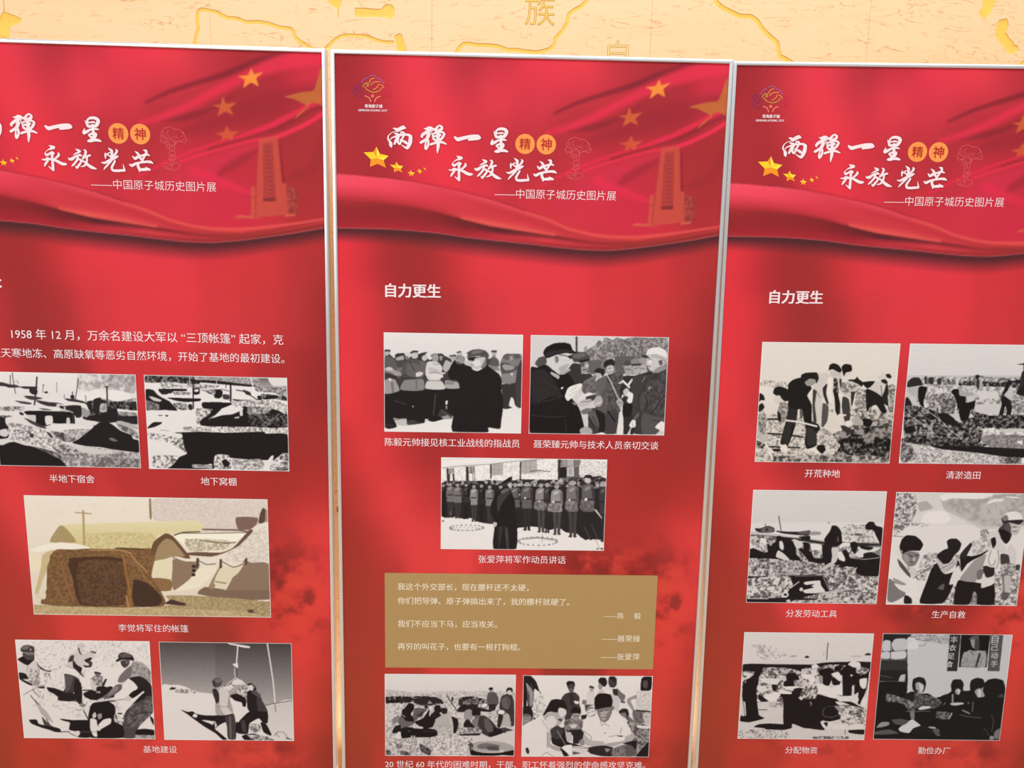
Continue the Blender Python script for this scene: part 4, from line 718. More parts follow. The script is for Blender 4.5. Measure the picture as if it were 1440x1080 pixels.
PH['M1'] = ((103.5, 613.5, 428.9, 850, 0), '''
G 222 214 -4,-11 1093,-30 1098,200 -6,218
G 214 228 -21,218 1098,200 1111,815 -26,831
f 150 -1,684 71,675 309,655 548,619 548,692 309,696 94,723 -1,741
f 225 86,711 309,700 548,676 549,741 94,780
f 190 86,699 182,681 325,646 349,695 174,738 94,731
f 110 840,129 875,128 879,144 868,176 896,203 901,251 834,256 821,204 848,174
f 60 837,133 879,128 879,141 840,145
f 85 829,188 884,195 897,247 830,252
f 170 844,144 874,144 872,168 848,168
f 60 793,197 829,196 826,244 794,245
f 130 814,252 893,255 909,299 870,283 862,315 830,284
f 50 911,395 1030,377 1078,200 1086,570 1034,563 1017,506 996,498 982,563 1010,579 938,588 924,443
f 120 908,227 935,163 1002,150 1073,156 1078,224 1059,264 1041,321 1030,381 919,387 918,307
f 90 935,163 962,150 994,158 1003,193 955,202 931,187
f 85 1002,158 1057,153 1066,184 1026,193
f 150 978,174 1002,171 1003,201 983,206
f 80 908,227 972,226 1004,257 1051,244 1036,281 965,306 918,307
f 150 924,251 948,234 1020,257 1004,277 949,282
f 130 922,315 1029,313 1026,377 927,383
f 60 1044,265 1078,200 1085,562 1041,554 1030,393
f 200 870,283 909,291 910,323 870,307
f 230 993,305 1009,305 1007,320 995,320
f 58 7,162 81,201 136,184 214,183 309,157 356,212 450,171 513,194 561,233 530,353 586,384 586,448 548,619 453,661 349,679 182,681 71,675 4,684
f 28 5,458 72,465 119,440 325,444 483,434 602,432 604,610 548,659 452,596 421,661 453,681 325,679 317,712 190,730 174,673 118,682 71,675 102,748 3,753
f 28 349,646 421,653 469,677 389,702 349,691
f 100 7,139 50,138 53,150 26,186 7,186
f 60 7,137 46,134 51,148 7,151
f 175 10,153 42,150 40,178 14,182
f 88 7,186 73,201 112,256 143,327 119,360 72,360 6,329
f 150 10,282 49,273 88,296 135,311 143,335 96,340 64,320 25,309 9,301
f 195 14,280 49,271 72,284 65,298 25,297
f 150 6,377 80,360 111,416 123,456 72,477 5,482
f 115 56,393 64,473 80,472 76,392
f 225 39,354 58,354 58,377 41,377
f 50 6,321 80,336 112,352 88,368 25,353
f 50 87,181 104,165 159,160 167,180 128,186 96,201
f 165 100,197 151,180 159,207 128,228 96,216
f 70 96,224 159,215 183,239 159,295 120,296
f 110 104,280 143,271 147,295 112,304
f 200 171,160 206,155 214,183 191,207 171,187
f 120 167,180 195,191 195,211 171,207
f 55 206,155 230,139 265,141 269,154 238,155 214,167
f 190 214,163 261,154 268,183 254,202 222,199
f 80 159,239 206,207 238,214 277,213 324,244 332,300 277,309 246,318 238,358 151,343 135,311
f 95 183,247 230,238 293,261 325,308 293,357 183,335
l 55 7.9 143,327 214,350 277,365 325,348
l 50 6.3 199,223 238,294
f 205 250,317 277,305 309,313 293,337 254,345
f 130 159,375 238,366 309,364 317,445 238,458 127,448
l 70 4.8 254,373 254,438
f 50 273,174 293,158 340,149 324,169 301,189 293,213 277,206
f 190 297,185 332,169 344,196 324,221 301,213
f 95 277,221 324,229 340,252 325,292 293,269
f 135 362,176 387,160 430,159 434,175 395,181 372,190
f 150 375,188 423,181 428,203 411,235 387,224
f 205 340,228 387,220 435,235 459,274 451,306 482,310 451,346 435,370 356,376 325,324 328,276
f 185 348,268 395,275 451,306 419,323 356,308
f 212 356,324 419,315 467,310 498,325 451,350 388,363
l 120 4.8 356,316 396,307 451,322
l 120 4 387,235 407,247 431,239
f 200 337,380 443,370 479,418 475,440 404,445 325,436
l 110 4.8 329,372 443,374
f 60 419,163 450,159 470,171 458,203 451,242 435,243 431,203
f 150 434,181 458,180 454,211 439,211
f 80 507,174 560,165 564,185 521,186
f 165 521,184 556,181 557,217 529,221
f 175 482,210 521,225 545,225 506,289 482,306 459,274
f 60 459,322 506,321 514,361 483,370
f 165 483,370 578,384 588,432 483,432
f 130 491,378 546,377 546,401 483,402
f 70 562,149 592,137 607,144 584,157
f 185 572,157 607,148 612,178 584,185
f 27 498,321 522,257 553,209 577,224 648,247 687,262 735,286 798,237 838,268 902,315 922,363 920,443 937,524 935,605 924,686 915,752 821,741 817,782 540,780 548,651 595,545 587,384 522,361
f 27 608,232 672,255 665,383 586,384
f 190 624,216 663,215 679,247 672,255 632,243
f 150 557,209 564,173 600,168 631,184 636,208 608,240 577,236
l 60 4 568,201 584,173
l 70 3.2 596,208 600,178
l 80 3.2 616,216 620,184
f 90 561,217 608,232 592,244 565,233
f 190 679,199 765,178 797,205 790,245 751,281 711,290 688,270 675,247 671,215
f 215 695,214 750,206 754,245 711,254
f 225 688,270 735,282 766,261 790,245 786,261 735,292 696,282
f 120 755,269 789,205 802,237 790,261
f 90 801,173 813,205 789,205
f 75 643,152 686,127 741,120 796,133 820,165 809,205 789,185 734,174 671,183 647,187 655,163
f 110 686,139 733,126 773,138 734,154 686,159
f 40 651,191 679,183 734,180 750,183 710,194 699,214 683,211 663,211
f 30 681,189 706,189 703,213 684,211
l 50 4 706,186 765,181
l 70 4 678,243 697,248
l 150 3.2 777,197 782,221 774,233
f 225 484,535 500,530 498,559 484,563
f 150 484,575 497,571 496,599 488,599
f 200 223,577 233,575 231,587 225,587
f 70 460,604 532,651 524,668 500,644 452,628
f 60 190,697 230,689 262,704 317,712 254,721 206,730 178,722
f 40 7,720 62,728 102,748 54,755 7,751
l 70 7.9 404,483 397,564 389,646
l 60 7.9 87,537 174,568
''')
PH['M2'] = ((447.2, 613.6, 772.6, 849.8, 0), '''
G 205 200 -21,-20 1100,-39 1144,809 -2,825
f 70 350,13 366,13 371,172 359,172
f 150 420,91 440,83 449,123 433,131 421,123
n 75 170 11.2 .55 379,172 441,115 503,74 533,34 565,49 579,10 644,32 674,8 722,23 801,6 1086,1 1101,288 686,295 527,297 415,283
n 60 160 7.2 .55 645,72 755,30 912,12 901,115 874,219 762,197 666,183
f 95 443,195 570,192 527,297 479,298 453,242
f 90 665,159 872,163 731,222 750,294 686,295
f 70 731,222 753,189 793,193 794,221 763,233
f 160 743,234 795,233 802,293 767,313 749,278
l 60 4.8 752,257 792,261
f 130 789,189 832,166 881,187 874,215 826,220 794,211
f 60 794,217 874,211 859,228 803,233
f 170 807,233 859,232 869,276 838,308 813,285
f 150 849,184 879,162 912,187 910,211 874,211
f 175 867,228 914,223 925,275 902,311 877,292
l 70 4.8 816,252 851,248
l 70 4.8 872,252 903,251
f 90 914,227 947,234 956,274 925,275
f 45 687,327 766,309 830,308 941,274 973,290 964,435 860,616 786,781 754,781 743,520 693,472 674,408
f 60 807,325 926,299 1005,289 963,403 860,616 812,617
l 150 4.8 888,356 910,315
f 85 521,362 575,321 685,279 734,302 706,407 717,480 695,521 731,602 705,774 544,776 527,523
f 35 576,224 594,192 642,179 666,207 660,239 635,223 604,236 589,252
f 185 608,240 652,231 662,267 642,299 618,288 605,264
l 60 4.8 617,256 632,251
l 70 4 626,284 645,279
f 35 502,282 533,253 581,260 590,288 575,321 558,297 526,289
f 175 510,294 554,293 563,313 536,337 512,322
f 95 513,370 560,329 599,320 609,376 579,425 565,474 523,426
n 45 95 8 .5 607,312 734,302 729,374 693,472 719,520 666,603 618,603
f 60 473,589 537,572 587,645 544,776 479,777
f 30 529,588 603,620 608,767 560,776 541,686
f 62 610,603 698,586 710,684 689,778 617,779
l 25 11.2 626,595 660,643 685,676
l 120 4 612,457 613,571
f 70 323,149 370,128 433,131 474,172 411,191 349,212 328,181
f 100 339,152 410,135 442,155 379,180 339,172
f 30 364,204 467,178 463,194 412,211
f 150 397,219 444,203 460,226 458,266 423,307 398,275
f 90 401,219 428,211 425,243 401,243
f 200 437,231 460,226 455,246 441,247
l 40 6.4 418,271 446,265
f 50 333,220 397,227 407,299 479,298 496,330 449,363 418,379 291,398 272,317
f 110 425,363 519,305 520,346 523,410 582,506 484,459 452,443 412,436
n 60 120 9.6 .5 418,379 512,346 532,442 469,476 420,444
f 78 38,225 70,177 117,168 134,208 119,232 72,257
f 24 -2,274 56,257 127,232 232,310 304,301 354,380 309,462 375,542 409,606 431,778 10,780
f 40 17,290 112,272 211,383 261,479 277,479 175,529 72,579 23,531
f 26 47,531 213,480 310,519 322,632 138,651 25,629
l 55 6.4 71,530 174,513 261,479
l 50 6.4 52,417 133,448 181,464
l 55 5.6 25,637 178,651 290,641
l 50 4.8 115,368 212,415 244,431
l 60 4.8 64,555 79,514 134,489
l 60 4 291,657 302,772
f 175 168,287 233,318 226,346 165,307
f 205 130,200 173,167 228,158 308,173 325,205 295,261 232,294 176,271 143,232
f 170 223,254 309,221 287,269 240,290
f 200 253,190 300,189 309,213 278,229 253,214
f 130 193,171 216,166 225,198 206,222 194,199
l 70 4.8 197,175 208,167 219,190 210,214
f 22 101,137 123,97 186,64 265,57 312,70 334,117 370,134 315,143 283,138 204,155 134,182 109,160
f 42 117,140 187,119 266,110 330,125 283,135 204,147 133,172
l 30 5.6 228,154 284,161 316,181 327,165
f 40 299,157 327,157 324,185 304,177
f 165 232,294 256,286 310,261 319,277 272,301 240,306
f 230 247,414 267,406 264,422 252,424
f 225 281,478 299,422 323,401 370,384 406,376 412,396 380,436 349,477 310,519 290,503
l 150 3.2 324,445 371,404
l 150 3.2 317,478 372,437
f 215 382,517 405,477 468,447 500,455 454,492 422,509
f 60 453,476 517,463 526,491 487,524 446,516
l 235 7.2 453,476 520,457
f 185 391,542 422,509 486,500 495,524 456,557 408,562
l 80 4 407,525 486,516
f 170 525,483 565,474 583,514 568,555 536,560 511,540
l 225 6.4 527,540 567,523
f 140 335,526 391,542 359,550
f 110 409,598 456,573 505,581 490,605 434,626
f 90 457,606 521,597 557,686 559,751 491,654
l 30 6.4 475,646 526,736
l 25 4.8 507,638 559,743
f 165 410,741 461,720 503,744 504,781 415,778
f 225 552,776 584,766 608,775 605,788 556,786
l 215 7.2 602,300 641,360 675,432 702,488 714,504
f 165 687,513 718,492 739,520 737,553 721,569 696,533
l 60 3.2 699,521 731,528
f 220 718,602 734,597 750,642 754,781 702,781 710,684
f 225 724,350 740,346 794,398 787,410
f 205 697,371 724,354 737,366 713,375
f 215 769,382 803,333 812,341 786,390
f 190 739,431 770,406 796,438 821,454 815,519 792,531 771,511 782,479 753,471
f 225 780,438 821,454 815,519 796,529 775,511 790,483 773,467
f 200 729,471 744,455 746,479 730,489
f 55 853,470 913,371 996,274 1067,248 1084,353 1085,596 1077,694 1019,745 1013,778 843,776 847,682 814,666 858,583
f 70 928,355 1031,329 1074,385 1072,515 973,614 899,599
n 48 80 12.8 .5 877,469 968,354 1076,272 1079,645 901,623
l 30 6.4 973,614 1032,515 1078,466
l 35 6.4 918,469 937,533 924,599
l 35 4.8 967,330 1006,306
l 95 4 1020,434 1040,353
f 80 901,623 1079,645 1073,695 1021,773 907,775
l 35 4.8 983,663 1081,678
f 225 1006,720 1052,670 1079,682 1076,752
f 195 920,179 967,158 1023,169 1056,192 1043,249 996,274 948,266 923,235 910,211
f 140 972,266 1034,225 1066,224 1071,252 1005,285
f 225 928,187 952,178 953,210 934,214
f 90 1008,185 1040,185 1042,217 1018,221
l 55 4.8 923,231 948,234
l 60 4 932,182 952,177
f 222 907,147 917,107 955,85 1011,81 1068,112 1076,192 1031,169 975,154 919,164
f 175 911,145 990,134 1075,168 1076,196 1023,165 959,154
f 60 867,148 910,143 935,164 896,169
l 200 4 940,403 964,403
l 200 4 950,391 943,419
f 225 799,707 818,666 846,661 852,706 841,727 812,723
l 120 3.2 822,682 832,715
f 95 829,657 867,599 876,624 846,665
f 40 817,731 848,723 835,780 811,781
f 28 744,536 816,535 812,625 748,642
''')
PH['M3'] = ((238.8, 911, 638.2, 1141.2, 0), '''
G 232 228 -6,-7 1336,-26 1366,774 -2,789
n 190 240 7.8 .3 4,92 380,57 823,11 1327,4 1335,224 5,241
l 60 2.9 4,90 168,71 399,52 592,26 823,5
l 150 1.9 4,22 360,-3
l 200 1.5 4,77 553,20
F 60 45,91 60,91 61,220 51,231
F 150 60,93 102,88 103,130 62,136
F 60 60,136 74,135 74,195 61,195
F 60 93,135 107,135 111,195 97,195
l 70 2.9 102,88 106,140
F 55 199,77 221,75 225,203 203,204
F 150 224,75 269,70 273,123 226,128
l 70 3.9 240,78 244,128
l 70 3.9 264,73 273,188
l 60 4.9 234,128 257,128
l 70 3.9 255,128 258,188
F 60 391,57 404,54 406,171 395,171
F 175 404,56 496,45 497,140 407,146
l 120 1.9 428,56 429,141
l 120 1.9 457,51 459,140
l 120 1.9 410,101 496,95
l 90 1.9 404,56 496,45
F 60 629,31 642,29 643,178 632,178
F 175 642,29 766,18 768,121 644,131
l 110 1.9 679,28 681,122
l 110 1.9 713,24 715,122
l 130 1.9 643,78 767,69
l 70 2.9 642,29 765,16
l 45 4.9 714,109 777,99 874,108
l 90 1.9 777,103 783,151
F 50 935,5 957,5 954,174 936,169
F 120 957,7 1114,7 1117,166 959,169
F 35 953,71 1004,68 1007,158 955,159
F 200 1009,73 1067,65 1068,142 1011,143
F 165 1021,78 1050,75 1052,132 1023,133
F 95 1067,62 1116,61 1117,166 1070,162
F 150 969,11 1002,10 1004,58 970,60
F 175 1007,10 1061,9 1062,57 1009,60
l 60 3.9 1063,7 1070,147
l 200 2.9 960,67 1115,59
n 170 235 6.8 .4 1116,27 1323,24 1323,164 1121,166
f 38 5,216 92,205 266,193 382,191 518,214 595,188 692,177 847,180 944,174 1041,162 1177,151 1323,164 1339,692 1303,672 1155,663 1105,623 1016,613 956,573 887,594 818,575 720,566 622,577 562,476 436,549 309,535 240,500 191,511 123,492 94,497 6,488
F 228 69,482 88,411 98,431 92,472
n 35 190 12.7 .62 353,182 517,189 653,173 925,174 1177,156 1323,159 1322,244 946,231 654,233 518,224 363,216
n 30 170 12.7 .62 34,196 227,193 295,202 295,227 34,231
f 25 0,348 40,347 39,418 37,482 43,488 24,488 23,376 17,376 20,488 -2,488 6,480 3,404
f 30 -8,264 8,249 31,249 48,264 49,325 43,336 44,367 -4,368 -3,337 -9,326
f 25 -2,312 42,311 42,320 -2,321
f 20 32,264 48,270 49,325 40,325
f 70 5,264 28,256 25,270 5,278
e 175 19,233 11.9,14.1
f 45 2,230 3,215 19,209 36,215 37,230 19,224
l 70 2.9 12,234 27,234
f 55 54,346 102,345 100,421 98,491 105,497 82,497 81,376 76,376 77,497 54,498 63,488 58,406
f 110 46,256 64,238 91,238 110,255 112,321 105,333 107,366 49,367 51,334 44,322
f 55 53,307 103,306 103,315 53,316
f 75 93,255 110,261 112,321 102,321
f 150 61,256 88,246 84,261 61,271
e 175 77,221 12.9,15.3
f 45 58,219 60,201 77,195 95,201 97,218 77,212
l 70 2.9 69,222 85,222
f 58 112,351 161,351 159,426 157,495 164,501 142,502 141,381 133,381 136,502 111,502 120,493 116,412
f 115 103,262 122,245 149,244 169,261 171,326 165,339 167,372 107,373 108,339 101,327
f 58 110,312 162,311 162,320 110,321
f 80 151,261 169,267 171,326 161,327
f 155 118,262 146,252 143,267 118,276
e 175 135,227 12.8,15.2
f 45 116,224 118,208 135,201 153,207 155,223 135,217
l 70 2.9 128,228 143,228
f 30 184,353 225,353 224,429 222,500 228,506 209,506 208,383 202,383 205,506 184,506 191,497 188,414
f 50 175,262 192,245 215,244 232,261 233,328 228,340 229,374 180,375 181,340 175,328
f 30 182,313 226,313 226,322 182,322
f 20 216,262 232,267 233,328 225,328
f 90 189,262 212,253 209,268 189,277
e 175 203,226 13,15.4
f 45 184,224 186,207 203,201 220,206 223,223 203,218
l 70 2.9 195,228 211,228
f 62 245,369 290,368 288,448 287,522 294,528 273,528 271,401 265,401 268,528 245,529 254,520 249,432
f 140 237,273 254,256 279,256 297,273 300,343 293,355 295,390 241,391 242,356 235,344
f 62 243,327 292,327 292,336 243,337
f 105 281,273 297,280 300,343 290,343
f 180 251,273 276,264 274,280 251,289
e 175 266,237 13.6,16.1
f 45 246,234 248,216 266,210 284,216 287,234 266,227
l 70 2.9 258,238 275,238
f 30 310,364 345,363 345,444 344,518 349,524 332,525 330,396 326,396 329,525 312,525 318,515 314,429
f 40 303,268 317,251 336,251 350,268 352,338 347,351 349,387 308,387 308,352 303,339
f 30 309,323 346,322 346,332 309,333
f 20 337,268 350,275 352,338 345,338
f 80 315,268 334,259 332,275 315,284
e 175 326,232 13.6,16.1
f 45 306,229 308,211 326,205 344,211 347,229 326,222
l 70 2.9 318,234 335,233
f 58 369,375 420,375 418,457 416,533 424,539 401,539 399,407 391,407 395,539 369,539 379,529 374,440
f 125 359,277 378,258 407,258 427,276 430,348 423,360 425,397 364,398 365,361 358,349
f 58 366,332 421,331 421,341 367,342
f 90 409,276 427,282 430,348 419,348
f 165 375,277 403,266 400,282 376,293
e 175 392,239 13.9,16.6
f 45 372,235 373,218 392,211 411,218 413,235 392,229
l 70 2.9 384,241 401,240
f 40 464,374 499,374 499,456 498,532 503,538 487,538 484,406 480,406 484,538 466,538 473,528 468,439
f 60 457,275 470,257 490,257 503,275 506,347 501,359 503,396 462,396 462,360 457,348
f 40 463,331 500,330 500,340 463,341
f 25 491,275 504,281 506,347 499,347
f 100 468,275 488,265 485,281 469,291
e 175 480,238 13.9,16.6
f 45 459,234 460,217 479,210 499,217 500,234 479,228
l 70 2.9 471,239 488,239
f 38 568,381 630,380 628,478 627,569 636,577 607,577 603,420 596,420 601,577 569,578 581,565 574,460
f 95 555,264 579,242 614,241 638,263 642,349 634,364 636,407 562,408 563,365 554,350
f 38 565,330 631,330 631,341 565,342
f 60 616,263 638,270 642,349 629,349
f 135 575,264 610,251 605,271 575,283
e 175 596,218 16.6,19.8
f 45 570,215 573,194 595,185 617,193 621,214 595,206
l 70 2.9 585,220 606,220
f 45 661,385 728,384 726,490 724,588 734,596 704,597 700,427 690,427 697,597 664,597 675,584 668,470
f 95 647,259 673,235 710,235 736,258 740,350 731,367 735,413 655,414 657,368 647,352
f 45 658,330 728,329 729,341 658,342
f 60 713,258 737,266 740,350 727,351
f 135 668,259 705,245 702,266 669,279
e 175 691,210 17.9,21.3
f 45 663,206 666,182 690,174 714,182 718,205 690,197
l 70 2.9 679,212 702,212
f 70 778,396 840,396 840,502 839,602 849,610 819,611 815,438 805,439 812,611 780,611 791,598 784,482
f 135 763,268 788,244 823,244 848,267 853,361 845,378 848,425 772,426 772,379 763,362
f 70 773,341 842,340 842,352 774,353
f 100 826,268 849,275 853,361 839,361
f 175 783,268 819,255 815,276 784,289
e 175 804,219 18.1,21.5
f 45 777,215 778,191 804,183 829,190 832,214 804,206
l 70 2.9 793,221 816,221
f 40 837,396 878,395 879,505 880,606 886,615 866,615 862,439 856,439 862,615 841,615 848,602 842,483
f 60 826,265 842,241 865,241 882,264 886,360 881,378 883,425 834,426 834,378 827,360
f 40 834,339 879,339 879,352 834,352
f 25 867,264 883,273 886,360 877,360
f 100 840,264 863,251 860,273 840,287
e 175 853,215 18.5,22
f 45 825,210 827,187 852,178 877,187 881,210 853,202
l 70 2.9 841,217 865,217
f 72 902,409 970,408 970,519 969,620 979,629 947,630 942,453 933,453 940,630 906,630 918,617 909,497
f 145 887,279 912,254 951,254 978,278 984,374 975,391 979,439 895,441 897,392 886,375
f 72 899,352 971,351 971,365 899,366
f 110 955,278 979,286 984,374 969,374
f 185 908,279 947,265 943,286 909,300
e 175 931,228 18.6,22.1
f 45 903,223 905,200 930,191 956,200 959,223 931,215
l 70 2.9 920,230 943,230
f 65 1028,399 1098,398 1098,522 1099,638 1109,648 1076,649 1070,449 1060,449 1068,649 1033,649 1045,634 1036,499
f 115 1011,251 1037,224 1078,223 1106,250 1113,359 1103,378 1107,433 1021,434 1021,379 1011,360
f 65 1023,335 1099,334 1100,349 1023,350
f 80 1081,250 1106,260 1113,359 1097,359
f 155 1033,251 1074,235 1068,260 1034,276
e 175 1057,194 21,25
f 45 1025,190 1026,163 1055,152 1085,162 1088,189 1056,179
l 70 2.9 1044,197 1070,196
f 38 1152,398 1228,397 1228,531 1229,656 1240,667 1205,668 1197,451 1187,451 1197,668 1159,668 1172,652 1162,505
f 95 1134,237 1162,208 1205,207 1235,236 1243,354 1233,375 1238,434 1146,435 1146,377 1135,355
f 38 1148,328 1228,327 1228,343 1148,344
f 60 1209,236 1236,247 1243,354 1227,354
f 135 1158,237 1201,220 1196,248 1159,264
e 175 1183,176 22.7,27
f 45 1148,171 1150,142 1181,131 1213,141 1216,170 1182,160
l 70 2.9 1168,178 1197,178
f 45 1290,415 1337,415 1340,548 1342,671 1349,681 1327,682 1319,468 1311,468 1321,682 1298,682 1305,665 1297,521
f 60 1275,257 1293,228 1320,228 1340,256 1346,372 1340,393 1344,452 1285,453 1285,394 1278,373
f 45 1285,346 1336,346 1337,362 1286,363
f 25 1323,256 1340,267 1346,372 1335,372
f 100 1290,257 1317,241 1315,267 1291,283
e 175 1305,196 22.4,26.6
f 45 1272,191 1273,162 1303,152 1335,161 1338,191 1305,181
l 70 2.9 1291,199 1319,199
n 70 140 8.8 .5 754,362 852,371 844,422 756,423
n 80 150 8.8 .5 872,371 960,380 952,436 864,437
n 80 140 8.8 .5 1008,349 1096,348 1088,419 1005,420
n 70 120 8.8 .5 1130,337 1232,346 1230,422 1127,423
e 215 678,330 8.8,8.8
e 215 793,352 7.8,7.8
e 220 907,358 9.7,9.7
e 225 1037,341 8.8,8.8
e 225 1169,334 12.7,11.7
e 225 634,301 5.8,5.8
e 200 1173,171 21.4,25.3
f 40 1153,151 1162,131 1200,130 1221,150 1177,158
f 70 1027,178 1050,149 1080,157 1090,182 1051,177
f 160 906,204 935,191 960,209 931,214
f 190 1240,422 1255,417 1306,487 1297,489
f 30 404,387 442,296 499,245 558,264 598,364 600,455 617,536 616,757 429,759 436,579 445,518 406,478
f 60 461,316 519,265 558,284 492,376 464,457 453,396
f 95 480,275 519,250 558,259 519,285 490,295
f 28 484,210 503,190 556,154 570,159 566,189 528,219 499,237
f 55 489,215 556,189 566,196 518,232 499,237
f 185 533,219 561,199 569,239 557,254
f 190 426,534 455,538 451,569 428,571
f 50 466,579 505,579 478,758 474,758
f 60 520,589 544,588 557,757 537,758
l 18 5.8 503,457 465,518 456,569
l 80 4.9 524,568 541,680
l 18 4.9 568,304 584,395
F 150 336,588 346,575 356,588
F 120 327,594 337,581 347,594
F 150 307,600 317,587 328,600
F 120 279,605 289,592 300,605
F 150 245,608 255,595 266,608
F 120 208,610 218,596 228,610
F 150 169,610 179,596 190,609
F 120 134,608 144,594 154,607
F 150 104,604 114,591 124,604
F 120 82,599 92,586 102,599
F 150 69,593 79,580 89,593
F 120 68,587 78,574 88,587
F 150 77,581 87,567 97,580
F 120 96,575 106,561 116,575
F 150 124,570 134,557 144,570
F 120 158,567 168,553 178,567
F 150 196,565 206,552 216,565
F 120 234,565 244,552 254,565
F 150 269,567 279,554 290,567
F 120 299,571 309,558 320,571
F 150 322,576 332,563 342,576
F 120 334,582 344,568 354,582
F 150 307,598 314,589 321,598
F 120 299,602 306,593 313,602
F 150 282,606 289,597 296,606
F 120 258,609 265,600 272,609
F 150 228,611 235,602 242,611
F 120 195,612 202,603 209,612
F 150 162,612 169,603 176,612
F 120 131,611 138,602 145,611
F 150 105,609 112,600 119,609
F 120 86,606 93,597 100,606
F 150 75,602 82,593 89,602
F 120 74,598 81,589 88,598
F 150 82,594 88,585 96,594
F 120 98,590 105,581 112,590
F 150 123,587 129,578 137,587
F 120 152,585 159,576 166,585
F 150 185,584 192,575 199,584
F 120 218,584 225,575 232,584
F 150 249,585 256,576 263,585
F 120 275,587 282,578 289,587
F 150 294,591 301,581 309,590
F 120 305,594 312,585 319,594
F 150 935,698 946,682 958,698
F 120 924,708 936,692 948,707
F 150 902,717 913,701 925,716
F 120 869,724 881,708 893,723
F 150 830,729 841,713 853,728
F 120 786,731 797,715 809,731
F 150 741,731 752,715 765,730
F 120 699,727 711,712 723,727
F 150 664,721 676,706 688,721
F 120 638,714 650,698 662,713
F 150 624,704 635,689 647,704
F 120 622,695 633,679 645,694
F 150 632,685 644,669 656,684
F 120 654,676 666,660 678,676
F 150 687,669 698,653 710,668
F 120 727,664 738,648 750,663
F 150 770,661 782,646 794,661
F 120 815,662 826,646 839,662
F 150 857,665 868,650 880,665
F 120 892,671 903,655 915,671
F 150 918,679 929,663 941,678
F 120 933,688 944,672 956,688
f 150 663,669 791,652 929,676 939,686 791,667 664,679
l 60 1.9 827,626 823,698
f 60 6,529 31,523 21,536
l 170 1.9 1161,561 1214,662
l 165 1.9 1220,544 1262,631 1285,713
l 90 1.9 1254,672 1301,754
l 90 2.9 1267,749 1316,744
e 50 1314,749 9.7,7.8
e 50 1277,752 7.8,4.9
''')
